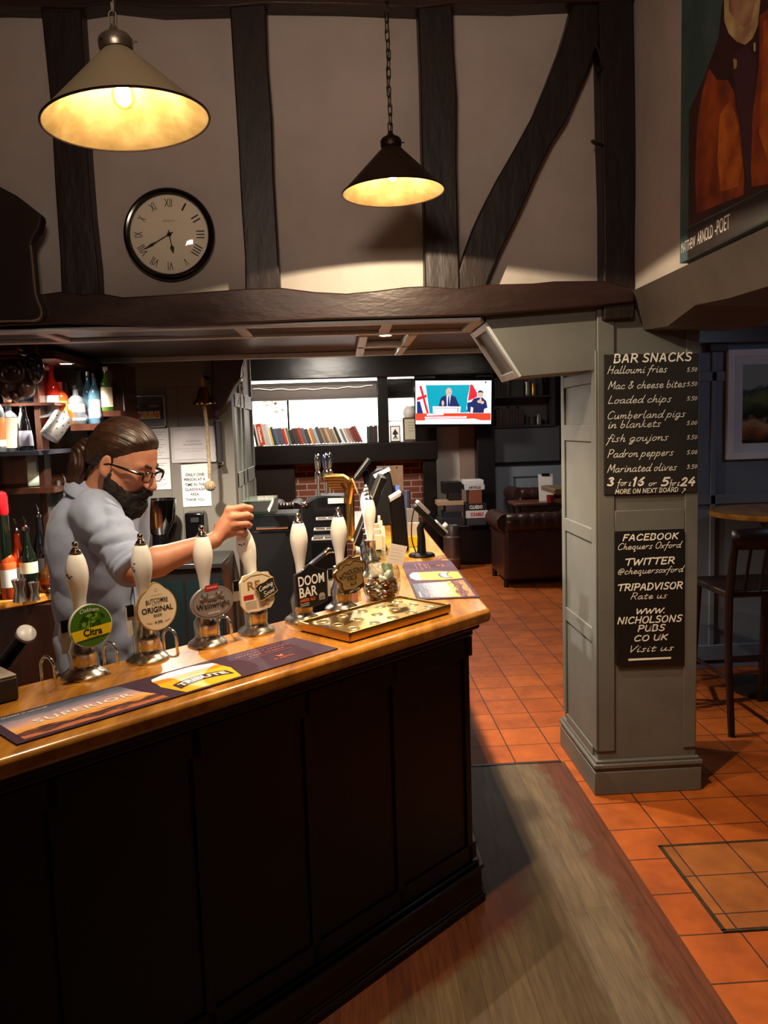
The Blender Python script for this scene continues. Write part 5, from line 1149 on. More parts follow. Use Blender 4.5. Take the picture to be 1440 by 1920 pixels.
# ------------------------------------------------------------------ television
YT = 9.72
tv = thing('television', 'flat television showing a news briefing, high on the lounge wall', 'television', (lp(850, 797, YT).x, YT+.05, lp(850, 797, YT).z))
p, q = lp(775.5, 710, YT), lp(925, 798, YT)
b = MB(); b.box((p.x, YT, q.z), (q.x, YT+.05, p.z)); tvc = b.build('tv_case', black_gloss, tv, bevel=.004)
b = MB(); b.cyl(((p.x+q.x)/2, YT+.05, (p.z+q.z)/2), ((p.x+q.x)/2, 9.96, (p.z+q.z)/2), .04, 12); b.box(((p.x+q.x)/2-.15, YT+.05, (p.z+q.z)/2-.1), ((p.x+q.x)/2+.15, YT+.07, (p.z+q.z)/2+.1)); b.build('wall_bracket', black_plastic, tv)
ES = 1.15
def tvm(n, c): return M('screen_'+n, (8, 8, 8), .3, emit=c, es=ES)
smats = [tvm('white', (250, 248, 255)), tvm('teal', (0, 168, 190)), tvm('red', (232, 40, 52)), tvm('blue', (30, 50, 120)), tvm('navy', (36, 44, 96)), tvm('skin', (226, 190, 172)), tvm('orange_red', (232, 74, 48)), tvm('grey', (196, 176, 180)), tvm('dark', (40, 30, 34)), tvm('shirt', (222, 226, 240))]
b = MB(); e_ = [.0]
def sp_(mi, pts):
    e_[0] += .00025; vs = []
    for cx, cy in pts:
        r = lp(760+cx/4.5, 700+cy/4.5, YT); vs.append((r.x, YT-.001-e_[0], r.z))
    b.mat(mi).add(vs, [tuple(range(len(pts)))])
def circ(mi, cx, cy, rx, ry, n=20): sp_(mi, [(cx+rx*math.cos(2*PI*k/n), cy+ry*math.sin(2*PI*k/n)) for k in range(n)])
sp_(0, [(84, 62), (727, 60), (723, 427), (87, 430)])
sp_(1, [(172, 100), (545, 97), (520, 250), (530, 330), (200, 340)])
for dx, fl in ((0, [(98, 100), (172, 98), (205, 340), (98, 340)]), (1, [(548, 95), (600, 95), (604, 150), (560, 215), (545, 335), (515, 300), (525, 200)])):
    sp_(0, fl)
sp_(3, [(98, 240), (122, 235), (150, 340), (98, 340)]); sp_(3, [(520, 250), (556, 240), (548, 335), (524, 318)])
sp_(2, [(118, 110), (136, 104), (198, 338), (180, 340)]); sp_(2, [(98, 232), (98, 205), (178, 178), (182, 200)])
sp_(2, [(548, 95), (566, 95), (604, 165), (604, 200), (556, 222), (528, 232), (534, 196)])
sp_(4, [(282, 278), (296, 215), (312, 196), (350, 184), (385, 184), (424, 198), (440, 240), (460, 282), (420, 282)])
sp_(9, [(346, 184), (384, 184), (372, 278), (350, 278)]); sp_(4, [(362, 192), (370, 192), (374, 276), (356, 276)])
circ(5, 367, 156, 26, 34); circ(5, 316, 252, 11, 24); circ(8, 360, 162, 4, 2); circ(8, 377, 162, 4, 2)
sp_(0, [(230, 278), (468, 280), (462, 336), (232, 336)]); sp_(7, [(238, 290), (450, 290), (446, 296), (242, 296)]); sp_(7, [(438, 290), (452, 290), (446, 330), (434, 330)])
sp_(4, [(550, 250), (575, 215), (612, 204), (650, 204), (682, 235), (692, 290), (664, 300), (660, 334), (568, 334), (572, 290), (552, 282)])
circ(5, 634, 180, 22, 30); sp_(8, [(612, 170), (614, 150), (632, 143), (654, 152), (656, 172), (644, 160), (622, 160)]); circ(5, 622, 238, 16, 13); circ(5, 648, 246, 16, 13); circ(5, 634, 226, 9, 16)
sp_(6, [(87, 338), (720, 336), (719, 396), (88, 398)]); sp_(0, [(164, 366), (515, 360), (515, 378), (164, 383)]); sp_(0, [(165, 386), (580, 382), (640, 396), (720, 396), (720, 426), (88, 429), (88, 398), (165, 398)])
sp_(0, [(246, 322), (322, 322), (322, 352), (180, 358), (180, 340), (246, 340)])
sp_(8, [(670, 70), (684, 70), (682, 82), (672, 82)])
b.build('screen', smats, tvc, smooth=0)
p1, p2 = lp(760+340/4.5, 700+371/4.5, YT), lp(760+515/4.5, 700+361/4.5, YT)
b = MB(); T = frame((p1.x, YT-.0125, p1.z), (1, 0, 0), (0, 0, 1)); put_text(b, 'Coronavirus: Downing Street briefing', T, 0, 0, w=.46, h=.020, bold=.02, z=0); b.build('caption', smats[6], tvc, smooth=0)

# ------------------------------------------------------------------ board games, cabinet and cask
YG = 9.55
zc0 = lp(860, 986, YG).z
gc = thing('games_cabinet', 'low black cabinet under the stacks of board games', 'cabinet', (lp(868, 1040, YG).x, YG+.15, 0))
gx0, gx1 = lp(814, 990, YG).x, lp(926, 990, YG).x
b = MB(); b.box((gx0, YG-.02, 0), (gx1, YG+.36, zc0)); b.build('cabinet_body', black_gloss, gc, bevel=.006)
b = MB(); b.box((gx0+.32, YG-.03, .05), (gx1-.03, YG-.02, zc0-.06)); b.build('cabinet_door', M('black_cabinet_door', (14, 13, 14), .3), gc)
def gbox(px0, py0, px1, py1, c, label, zb_=None, txt=None, y=YG, d=.26):
    p, q = lp(px0, py0, y), lp(px1, py1, y); z0 = q.z if zb_ is None else zb_
    t = thing('board_game', label, 'board game', ((p.x+q.x)/2, y+d/2, z0), 'board games stacked on the black cabinet')
    b = MB(); b.box((p.x, y, z0+.0005), (q.x, y+d, p.z)); b.build('game_box', M('game_%d_%d_%d' % c, c, .45), t, bevel=.003)
    if txt:
        b = MB(); hh = (p.z-z0); put_text(b, txt[0], frame((0, y-.0006, 0), (1, 0, 0), (0, 0, 1)), (p.x+q.x)/2, (p.z+z0)/2, w=(q.x-p.x)*.6, h=hh*.5, bold=.03); b.build('box_title', txt[1], t, smooth=0)
    return p.z
z = gbox(876, 972, 912, 986, (58, 56, 62), 'dark grey game box at the foot of the right-hand games stack', zc0)
z = gbox(874, 958, 915, 970, (206, 200, 202), 'white game box, second from the bottom of the right-hand games stack', z, ('SCRABBLE', red_ink))
z = gbox(872, 945, 913, 958, (40, 34, 40), 'dark game box with pale letters in the middle of the right-hand games stack', z, ('CLUEDO', white_ink))
z = gbox(880, 919, 904, 945, (128, 74, 50), 'upright orange-brown game box near the top of the right-hand games stack', z)
z = gbox(871, 910, 909, 918, (196, 196, 206), 'pale grey game box with dark letters, one below the top of the right-hand stack', z, ('ARTICLE', ink))
z = gbox(870, 901, 907, 909, (212, 208, 210), 'white game box topmost of the right-hand games stack', z)
z = gbox(822, 972, 870, 986, (44, 42, 48), 'charcoal game box at the foot of the left-hand games stack', zc0)
z = gbox(832, 960, 866, 972, (30, 34, 46), 'navy game box, second from the bottom of the left-hand games stack', z)
z = gbox(836, 948, 870, 960, (70, 62, 66), 'grey-brown game box in the middle of the left-hand games stack', z)
z = gbox(820, 940, 870, 948, (168, 142, 116), 'tan flat game board jutting out of the left-hand games stack', z)
z = gbox(842, 926, 866, 940, (36, 30, 32), 'small black game box above the tan board', z)
z = gbox(831, 905, 866, 926, (20, 18, 20), 'tall black game box topmost of the left-hand games stack', z)
p = lp(848, 1038, 9.30); kg = thing('beer_cask', 'small metal beer cask standing in front of the black games cabinet', 'cask', (p.x, 9.30, 0))
hk = lp(848, 985, 9.3).z
b = MB().at(Matrix.Translation((p.x, 9.3, 0))); b.lathe([(0, .0), (.08, 0), (.092, .03), (.10, .09), (.105, hk*.5), (.10, hk-.09), (.092, hk-.03), (.085, hk), (.075, hk-.01), (0, hk-.01)], 24); b.build('cask_body', M('cask_metal', (128, 122, 120), .35, .9), kg)
for f in (.25, .75): b = MB().at(Matrix.Translation((p.x, 9.3, hk*f))); b.lathe([(.103, -.012), (.108, 0), (.103, .012)], 24, caps=False); b.build('hoop', M('cask_hoop', (160, 152, 148), .3, .9), kg)

# ------------------------------------------------------------------ chesterfield, chairs and tables of the lounge
leather = M('dark_brown_leather', (46, 28, 25), .28, col2=(58, 36, 31), scale=12, bump=.15, bscale=60)
def chesterfield(x0, x1, y0, y1, h, label, roll=.10):
    t = thing('armchair', label, 'armchair', ((x0+x1)/2, (y0+y1)/2, 0), 'chesterfield armchairs in the lounge')
    b = MB(); b.box((x0+.03, y0+.03, .07), (x1-.03, y1-.02, h-roll*1.2)); b.build('body', leather, t, bevel=.05, bseg=4)
    b = MB(); n = 40; P = []; rs = []
    for k in range(n+1):
        f = k/n; P.append((x0+roll*.6+(x1-x0-roll*1.2)*f, y0+roll*.6, h-roll)); rs.append(roll*(1-.10*abs(math.sin(f*PI*7))**6 if False else (1-.07*(abs(math.cos(f*PI*7))**10))))
    b.tube(P, rs, 16); b.build('back_roll', leather, t)
    for sx in (0, 1):
        xx = x0+roll*.6 if sx == 0 else x1-roll*.6
        b = MB(); P = []; rs = []
        for k in range(n+1):
            f = k/n; P.append((xx, y0+roll*.6+(y1-y0-roll)*f, h-roll-.02*f)); rs.append(roll*(1-.07*(abs(math.cos(f*PI*6))**10)))
        b.tube(P, rs, 16); b.build('arm_roll', leather, t)
        b = MB(); b.cyl((xx, y0+.08, 0), (xx, y0+.08, .075), .028, 10); b.cyl((xx, y1-.08, 0), (xx, y1-.08, .075), .028, 10); b.build('foot', darkchair, t)
    b = MB(); b.box((x0+.2, y0+.25, .36), (x1-.2, y1+.01, .48)); b.build('seat_cushion', leather, t, bevel=.05, bseg=3)
    return t
c0 = at_z(962, 1083, 0); c1 = at_z(1068, 1113, 0)
yc = 8.05; xs = at_y(940, 1000, yc).x
chesterfield(xs, xs+.95, yc, yc+.8, at_y(1000, 962, yc).z, 'dark leather chesterfield armchair with its back to us beside the pillar')
chesterfield(at_y(962, 900, 9.55).x, at_y(962, 900, 9.55).x+.85, 9.36, 10.05, .93, 'dark leather armchair by the far wall behind the clipboard menu', .09)
chesterfield(at_y(500, 950, 7.6).x, at_y(562, 950, 7.6).x+.0, 7.6, 8.4, at_y(530, 943, 7.6).z, 'black leather armchair back in front of the brick fireplace', .09)
# low lounge table with menu and cup
yt = 8.98; zt_ = at_y(1015, 941, yt).z
lt = thing('lounge_table', 'small dark lounge table behind the chesterfield holding a clipboard', 'table', (at_y(1015, 940, yt).x, yt, 0))
xa_, xb2 = at_y(962, 941, yt).x, at_y(1085, 941, yt).x
b = MB(); b.box((xa_, yt-.10, zt_-.035), (xb2, yt+.34, zt_)); b.build('table_top', M('reddish_table', (88, 52, 40), .35), lt, bevel=.008)
for xx in (xa_+.06, xb2-.06):
    for yy in (yt-.06, yt+.29): b = MB(); b.cyl((xx, yy, 0), (xx, yy, zt_-.034), .025, 8); b.build('leg', darkchair, lt)
p, q = at_y(1013, 889, yt), at_y(1036, 939, yt)
cbm = thing('menu_clipboard', 'white menu on a clipboard propped up on the lounge table', 'clipboard', ((p.x+q.x)/2, yt, zt_))
T = frame((at_y(1024, 940, yt).x, yt-.02, zt_+.001), (1, 0, -.02), (.08, .22, 1)); hh = (p.z-q.z)*1.03; ww = .085
b = MB().at(T); b.box((-ww, 0, -.004), (ww, hh, 0)); b.build('board', M('pale_clipboard', (206, 204, 206), .6), cbm)
b = MB().at(T); b.box((-ww+.01, .01, 0), (ww-.01, hh-.02, .002)); b.build('menu_sheet', paper, cbm)
b = MB().at(T); b.box((-.045, hh-.018, .001), (.045, hh+.006, .010)); b.build('clip', black_plastic, cbm)
p = at_y(1031, 942, yt-.1); b = MB().at(Matrix.Translation((p.x, yt-.12, zt_+.0005))); b.lathe([(0, 0), (.040, 0), (.043, .085), (.038, .085), (.036, .006), (0, .006)], 20); tag(b.build('candle_cup', M('red_cup', (128, 28, 24), .35)), 'small red cup on the lounge table beside the clipboard', 'cup')
# narrow high table at the edge of the pillar
yh = 7.0; p = at_y(1040, 915, yh); zh = at_y(1050, 917, yh).z; st = thing('poseur_table', 'tall narrow table half hidden behind the pillar edge', 'table', (p.x+.4, yh+.2, 0))
b = MB(); b.box((p.x, yh, zh-.045), (p.x+.8, yh+.5, zh)); b.build('table_top', M('dull_oak_top', (120, 100, 76), .4), st, bevel=.006)
for xx in (at_y(1058, 1000, yh+.05).x, p.x+.7):
    b = MB(); b.box((xx, yh+.04, 0), (xx+.09, yh+.12, zh-.044)); b.build('leg', darkchair, st)
# stool with turned legs left of the chesterfield
p = at_z(938, 1074, 0); ss = at_y(938, 990, p.y).z
stl = thing('turned_stool', 'small dark turned-leg stool left of the chesterfield', 'stool', (p.x, p.y, 0))
b = MB().at(Matrix.Translation((p.x, p.y+.1, ss-.03))); b.lathe([(0, 0), (.09, 0), (.10, .012), (.095, .03), (0, .03)], 20); b.build('seat', darkchair, stl)
for k in range(3):
    a = -PI/2+k*2*PI/3; cx, cy = p.x+.06*math.cos(a), p.y+.1+.06*math.sin(a)
    b = MB().at(Matrix.Translation((cx, cy, 0))); zz = ss-.03
    b.lathe([(0, 0), (.012, 0), (.016, .05), (.026, .08), (.026, .14), (.016, .16), (.022, .22), (.026, .34), (.018, zz*.72), (.024, zz*.8), (.02, zz), (0, zz)], 12); b.build('leg', darkchair, stl)
# ================================================================== THINGS ON THE BAR ARM AND BEHIND THE BAR
def rot_y(o, a): return Matrix.Translation(o) @ Matrix.Rotation(a, 4, 'Y')
# --- card reader on its stand
O = V((.352, 3.765, TOP)); cr = thing('card_reader', 'black card payment terminal tilted on a stand at the passage side of the bar', 'card reader', O)
b = MB().at(Matrix.Translation(O)); b.lathe([(0, 0), (.062, 0), (.064, .006), (.056, .014), (.02, .018), (0, .018)], 28); b.build('stand_base', black_plastic, cr)
b = MB(); b.tube([O+V((.0, 0, .015)), O+V((.0, 0, .09)), O+V((-.004, 0, .135)), O+V((.012, 0, .165))], [.022, .019, .017, .016], 14); b.build('stand_post', black_plastic, cr)
T = rot_y(O+V((.042, 0, .168)), math.radians(46))            # local x runs down the slope
b = MB().at(T); b.box((-.105, -.042, -.012), (.095, .042, .014)); b.build('terminal_body', black_plastic, cr, bevel=.008)
b = MB().at(T); b.box((-.110, -.043, .014), (-.03, .043, .034)); b.box((.02, -.043, .014), (.098, .043, .026)); b.build('terminal_cover', M('grey_plastic', (128, 126, 128), .4), cr, bevel=.006)
b = MB().at(T); b.box((-.028, -.034, .014), (.018, .034, .019)); b.build('terminal_screen', M('dim_screen', (40, 46, 60), .15), cr)
b = MB().at(T); b.box((.062, -.03, .026), (.074, .03, .048)); b.build('privacy_lip', M('pale_plastic', (196, 190, 186), .4), cr, bevel=.003)
b = MB(); b.tube(catmull([O+V((-.028, -.01, .02)), O+V((-.045, -.01, .08)), O+V((-.045, -.01, .16)), O+V((-.03, 0, .225)), O+V((-.015, 0, .235))], 6), .003, 6); b.build('cable', black_plastic, cr)
# --- leaflet holder
p = at_y(778, 1045, 4.08); lh = thing('leaflet_holder', 'clear stand of yellow and white leaflets behind the card reader', 'leaflets', (p.x, 4.08, TOP))
x0 = at_y(767, 1040, 4.08).x; x1 = at_y(789, 1040, 4.08).x
for k, (za, zb_, m) in enumerate(((0, .055, yellow_ink), (.055, .12, paper), (.12, .19, M('grey_leaflet', (150, 146, 140), .7)))):
    b = MB(); b.box((x0, 4.06+.05*k, TOP+za*(1 if k == 0 else .0)+.001), (x1, 4.066+.05*k, TOP+zb_)); b.build('leaflet', m, lh)
b = MB(); b.box((x0-.004, 4.05, TOP), (x1+.004, 4.2, TOP+.004)); b.build('holder_base', glass, lh)
# --- big till seen from behind, leaning
pts = [at_y(738, 1050, 3.93), at_y(731, 936, 3.93), at_y(752, 923, 3.93), at_y(757, 930, 3.93), at_y(768, 1046, 3.93)]
tb_ = thing('till_screen', 'black till monitor seen from behind beside the corner hand pumps', 'till', (pts[0].x+.03, 3.95, TOP))
zmin = TOP+.004
pts = [V((p.x, p.y, max(p.z, zmin))) for p in pts]
b = MB(); b.prism(pts, (0, .14, 0)); b.build('monitor_back', black_plastic, tb_, bevel=.006)
b = MB(); t1, t2 = pts[1], pts[2]; b.prism([t1+V((0, -.001, .004)), t2+V((0, -.001, .004)), t2+V((0, -.001, -.018)), t1+V((0, -.001, -.016))], (0, .13, 0)); b.build('monitor_top', M('white_plastic', (222, 218, 214), .35), tb_, bevel=.003)
b = MB(); b.box((pts[0].x, 3.94, TOP), (pts[0].x+.07, 4.04, zmin+.003)); b.build('foot', black_plastic, tb_)
# --- tilted till monitor in profile
def mon(pa, pb, y0, y1, th, label, base=True):
    a = at_y(pa[0], pa[1], y0); c = at_y(pb[0], pb[1], y0); u = (c-a).normalized(); n = V((u.z, 0, -u.x))
    t = thing('till_screen', label, 'till', (a.x, (y0+y1)/2, TOP))
    b = MB(); b.prism([a, c, c+n*th, a+n*th], (0, y1-y0, 0)); b.build('monitor_case', black_plastic, t, bevel=.006)
    b = MB(); b.prism([a-n*.002, c-n*.002, c+n*.004, a+n*.004], (0, -.004, 0)); b.build('monitor_edge', M('silver_edge', (176, 168, 158), .35, .4), t)
    b = MB(); m_ = (a+c)/2; b.tube([(m_.x+.03, (y0+y1)/2, m_.z-.02), (a.x+.10, (y0+y1)/2, TOP+.06), (a.x+.10, (y0+y1)/2, TOP+.01)], .02, 10); b.box((a.x+.04, y0+.06, TOP), (a.x+.17, y1-.06, TOP+.012)); b.build('monitor_stand', black_plastic, t)
    return t
mon((663, 1022), (714, 893), 3.92, 4.24, .035, 'tilted till screen seen edge-on behind the second row of pumps')
mon((664, 896), (691, 860), 5.25, 5.5, .03, 'smaller till screen seen edge-on beyond the brass beer font')
b = MB(); a = at_y(690, 958, 5.0); c = at_y(735, 882, 5.0)
P = [at_y(x, y, 5.0) for x, y in ((690, 950), (688, 915), (694, 893), (708, 882), (722, 878), (732, 888), (737, 910), (742, 955))]
P = [V((p.x, p.y, p.z)) for p in P]; P = [V((P[0].x, 5.0, TOP+.002))]+P[1:-1]+[V((P[-1].x, 5.0, TOP+.002))]
b.prism(P, (0, .2, 0)); pr = thing('receipt_printer', 'black rounded till housing on the bar beyond the brass font', 'till', ((P[0].x+P[-1].x)/2, 5.1, TOP)); b.build('housing', black_plastic, pr, bevel=.01)
b = MB(); p = at_y(716, 886, 4.995); b.T = frame(p, (1, 0, .45), (-.3, 0, 1)); b.box((-.055, -.012, 0), (.055, .012, .004)); b.build('paper_slot', M('white_plastic', (222, 218, 214), .35), pr)
# --- clipboard, small blue-lit handset, dark tub
p, q = at_y(706, 874, 5.62), at_y(757, 922, 5.62)
cp_ = thing('clipboard', 'brown clipboard standing on the bar in front of the brick fireplace', 'clipboard', ((p.x+q.x)/2, 5.62, TOP))
b = MB(); b.box((p.x, 5.62, TOP+.0005), (q.x, 5.626, p.z)); b.build('board', M('hardboard', (126, 98, 72), .6, col2=(140, 110, 82), scale=20), cp_, bevel=.002)
for f in (.25, .75): b = MB(); xx = p.x+(q.x-p.x)*f; b.cyl((xx, 5.621, p.z-.012), (xx, 5.612, p.z-.012), .005, 10); b.build('stud', chrome, cp_)
p = at_y(744, 915, 5.3); hs = thing('handset', 'small handset with a lit blue screen on the bar near the clipboard', 'handset', (p.x, 5.3, TOP))
b = MB(); b.box((p.x-.045, 5.3, TOP), (p.x+.02, 5.37, p.z+.012)); b.build('handset_body', black_plastic, hs, bevel=.006)
b = MB(); b.box((p.x-.01, 5.296, p.z-.016), (p.x+.018, 5.30, p.z+.018)); b.build('handset_screen', M('blue_screen', (20, 24, 40), .2, emit=(140, 150, 220), es=1.0), hs)
p, q = at_y(755, 921, 4.9), at_y(772, 960, 4.9); b = MB().at(Matrix.Translation(((p.x+q.x)/2, 4.95, TOP+.0005))); hh = p.z-TOP; r = (q.x-p.x)/2
prof = [(0, 0)]
for k in range(7): prof += [(r*.86, hh*k/7), (r, hh*(k+.75)/7)]
b.lathe(prof+[(r*.9, hh), (0, hh)], 20); tag(b.build('stacked_tub', M('dark_navy_plastic', (34, 36, 50), .35)), 'ribbed dark navy tub on the bar right of the brown clipboard', 'tub')
# --- brass multi-tap beer font
YF = 4.35; fx = at_y(656, 960, YF).x; ft = thing('beer_font', 'polished brass beer font with a bent neck and tall tap levers', 'beer tap', (fx, YF+.1, TOP))
zt_ = at_y(640, 893, YF).z
b = MB(); b.lathe([(0, 0), (.05, 0), (.05, .008), (.03, .02), (0, .02)], 24, (fx, YF+.05, TOP)); b.build('font_flange', brass, ft)
b = MB(); b.tube(catmull([V((fx, YF+.09, TOP+.01)), V((fx, YF+.09, TOP+.12)), V((fx+.002, YF+.09, zt_-.13)), V((fx-.004, YF+.09, zt_-.075)), V((fx-.03, YF+.09, zt_-.03))], 6), [.026]*25, 16); b.build('font_column', brass, ft)
for k in range(5):
    yy = YF+k*.05; zk_ = zt_-.019*k; b = MB(); P = [(fx-.002, YF+.09+.012*(k-2), zt_-.15), (fx+.012-.004*k, yy, zk_-.045), (fx-.022, yy, zk_-.006), (fx-.06, yy, zk_), (fx-.13, yy, zk_)]
    b.tube(catmull([V(p) for p in P], 6), .014, 12); b.build('font_tube', brass, ft)
b = MB(); p = at_y(664, 912, YF-.03); b.T = frame((p.x, YF-.02, p.z), (.35, -.1, -1), (0, 1, 0)); b.box((-.045, 0, 0), (.045, .24, .008)); b.build('badge_plate', M('pale_brass', (206, 172, 104), .25, .8), ft, bevel=.004)
for (px, yy) in ((597, YF), (612, YF+.09), (622, YF+.18)):
    xx = fx-.165 if px == 597 else (fx-.125 if px == 612 else fx-.105)
    b = MB(); b.lathe([(0, -.02), (.016, -.018), (.018, 0), (.016, .024), (.010, .03), (0, .03)], 16, (xx, yy, zt_)); b.cyl((xx, yy, zt_-.018), (xx, yy, zt_-.10), .009, 12); b.build('tap_body', chrome, ft)
    b = MB(); b.lathe([(0, .028), (.009, .03), (.014, .05), (.017, .09), (.016, .115), (.009, .125), (0, .13)], 16, (xx, yy, zt_)); b.build('tap_lever', chrome if px != 612 else M('chrome_blue_badge', (140, 150, 190), .15, 1.0), ft)
# --- tiered rack of pale-edged black trays, soda gun, black cabinets
tr_ = thing('tiered_rack', 'black three-tier rack with pale edges behind the right-hand hand pumps', 'rack', (at_y(612, 1015, 3.75).x, 3.8, .95))
for k, (pa, pb) in enumerate((((592, 969), (634, 978)), ((588, 988), (632, 998)), ((584, 1004), (630, 1016)))):
    yy = 3.95-.09*k; a, c = at_y(pa[0], pa[1], yy), at_y(pb[0], pb[1], yy)
    b = MB(); b.box((a.x, yy, c.z), (c.x, yy+.085, c.z+.012)); b.build('rack_tray', black_plastic, tr_)
    b = MB(); 
    for u0, u1, v0, v1 in ((a.x, c.x, yy-.002, yy+.004), (a.x, c.x, yy+.08, yy+.085), (a.x, a.x+.005, yy, yy+.085), (c.x-.005, c.x, yy, yy+.085), ((a.x+c.x)/2-.002, (a.x+c.x)/2+.002, yy, yy+.085)): b.box((u0, v0, c.z+.010), (u1, v1, c.z+.016))
    b.build('tray_edge', M('pale_edge', (176, 168, 160), .4), tr_)
a = at_y(584, 1016, 3.75); c = at_y(640, 1016, 3.75); b = MB(); b.box((a.x, 3.76, 0), (c.x-.02, 4.03, a.z-.005)); b.build('rack_stand', black_plastic, tr_)
sg = thing('soda_gun', 'black soda gun hose with a chrome nozzle behind the black shield pump', 'soda gun', bar(-.43, .46, TOP-.02))
P = [at_y(556, 1090, 2.78), at_y(572, 1070, 2.80), at_y(588, 1054, 2.82), at_y(600, 1044, 2.84), at_y(608, 1038, 2.85)]
b = MB(); b.tube(catmull(P, 5), .008, 10); b.build('hose', M('blue_black_hose', (34, 40, 60), .35), sg)
b = MB(); b.tube([P[-1], at_y(616, 1032, 2.86), at_y(622, 1034, 2.86)], [.010, .013, .010], 12); b.build('nozzle', chrome, sg)
P0 = at_y(640, 1033, 2.875); b = MB(); b.tube([at_y(612, 1040, 2.86), at_y(640, 1042, 2.9)], [.012, .012], 10); b.build('holder', black_plastic, sg)
yc_ = 4.55; pts = [at_y(x, y, yc_) for x, y in ((563, 948), (570, 943), (594, 930), (648, 930), (652, 1200), (563, 1200))]
pts = [V((p.x, p.y, p.z if i < 4 else 0.0)) for i, p in enumerate(pts)]
ic = thing('back_cabinet', 'black angular bar cabinet behind the fifth and sixth hand pumps', 'cabinet', ((pts[0].x+pts[3].x)/2, yc_+.1, 0))
b = MB(); b.prism(pts, (0, .22, 0)); b.build('cabinet_body', black_plastic, ic, bevel=.01)
b = MB(); b.ell(pts[1]+V((0, -.004, -.006)), (.02, .01, .018), 12, 8); b.build('corner_cap', chrome, ic)
b = MB(); a = at_y(628, 938, yc_-.01); b.box((a.x-.04, yc_-.012, a.z-.018), (a.x+.05, yc_-.001, a.z+.012)); b.build('name_plate', paper, ic)
yd = 4.85; a, c = at_y(462, 966, yd), at_y(558, 966, yd)
gw = thing('glass_washer', 'black under-counter glass washer beside the grey panelled wall', 'cabinet', ((a.x+c.x)/2, yd+.1, 0))
b = MB(); b.box((a.x, yd, 0), (c.x, yd+.28, a.z)); b.build('washer_body', black_plastic, gw, bevel=.01)
b = MB(); b.box((a.x+.03, yd-.012, .2), (c.x-.03, yd, a.z-.1)); b.build('washer_door', M('smoked_door', (26, 25, 24), .15), gw, bevel=.005)
b = MB(); a2 = at_y(500, 975, yd); b.cyl((a.x+.06, yd-.03, a.z-.08), (c.x-.06, yd-.03, a.z-.08), .008, 8); b.build('door_handle', chrome, gw)
ys = 4.75; a, c = at_y(455, 941, ys), at_y(513, 937, ys)
gs = thing('glass_shelf', 'small glass shelf on a bracket above the washer near the held pump', 'shelf', ((a.x+c.x)/2, ys+.1, a.z))
b = MB(); b.box((a.x, ys, a.z), (c.x, ys+.3, a.z+.008)); b.build('shelf_glass', thin_glass('green_glass', (196, 214, 196), .25, bodycol=(150, 164, 140)), gs)
b = MB(); b.box((a.x-.004, ys+.02, a.z-.04), (a.x+.006, ys+.3, a.z)); b.box((a.x, ys+.28, a.z-.1), (c.x, ys+.3, a.z)); b.build('bracket', steel, gs)
b = MB(); p = at_y(509, 950, 4.7); b.T = frame(p, (.35, 0, .75), (-.2, 1, 0)); b.box((-.035, -.0, 0), (.035, .10, .003)); tag(b.build('price_ticket', cream_card), 'cream ticket card at the right end of the glass shelf', 'card')

# ================================================================== WALL WITH THE NOTICES
YN = 5.148
def notice(cs, label, name, cat, th=.004, m=paper, y=YN):
    P = [at_y(x, yy, y-th) for x, yy in cs]; t = thing(name, label, cat, (sum(p.x for p in P)/4, y, P[3].z))
    b = MB(); b.prism(P, (0, th, 0)); b.build('sheet', m, t, smooth=0); return t, P
def wtxt(b, s, px0, px1, py, hpx, y, bold=0.0):
    p, q = at_y(px0, py, y), at_y(px1, py, y); put_text(b, s, frame((0, y, 0), (1, 0, 0), (0, 0, 1)), (p.x+q.x)/2, (p.z+q.z)/2, w=q.x-p.x, h=hpx*5.15/1500, bold=bold, z=.0006)
t, P = notice([(334, 872), (392, 868), (397, 948), (338, 951)], 'white sign saying only one person in the glasswash area', 'paper_sign', 'sign')
b = MB()
for s_, a, c, y in (('ONLY ONE', 348, 383, 890), ('PERSON AT A', 345, 385, 899), ('TIME IN THE', 347, 384, 908.5), ('GLASSWASH', 347, 384, 917.5), ('AREA.', 357, 374, 926.5), ('THANK YOU.', 348, 385, 936.5)): wtxt(b, s_, a, c, y, 5.6, YN-.0045, .02)
b.build('lettering', ink, t, smooth=0)
t = thing('framed_notice', 'pale-framed allergen information notice above the glasswash sign', 'notice', at_y(362, 866, 5.14))
p, q = at_y(318, 801, 5.13), at_y(407, 866, 5.13)
b = MB(); b.box((p.x, 5.128, q.z), (q.x, 5.147, p.z)); b.build('notice_frame', M('pale_notice_frame', (196, 186, 178), .4), t, bevel=.004)
b = MB(); b.box((p.x+.02, 5.125, q.z+.022), (q.x-.02, 5.128, p.z-.022)); b.build('notice_sheet', M('greyish_paper', (204, 194, 190), .6), t)
b = MB(); grey_text = M('grey_text', (128, 120, 118), .7)
wtxt(b, 'ALLERGEN', 348, 375, 827, 3.6, 5.1245); wtxt(b, 'INFORMATION', 344, 380, 833.5, 3.6, 5.1245)
wtxt(b, 'please ask a member of our team about the', 328, 392, 841.5, 2.2, 5.1245); wtxt(b, 'ingredients in your food and drink', 343, 380, 846, 2.2, 5.1245); b.build('lettering', grey_text, t, smooth=0)
def rows_sheet(cs, label, n):
    t, P = notice(cs, label, 'paper_list', 'notice'); b = MB(); x0, x1 = P[0].x+.02, P[1].x-.02; z1, z0 = P[0].z-.03, P[3].z+.02
    for i in range(n): z = z1+(z0-z1)*i/(n-1); b.box((x0+(.01 if i % 3 else 0), YN-.0048, z), (x1-.05*((i*7) % 5)/5, YN-.004, z+.0035))
    b.build('printed_rows', M('faint_text', (166, 158, 154), .8), t, smooth=0)
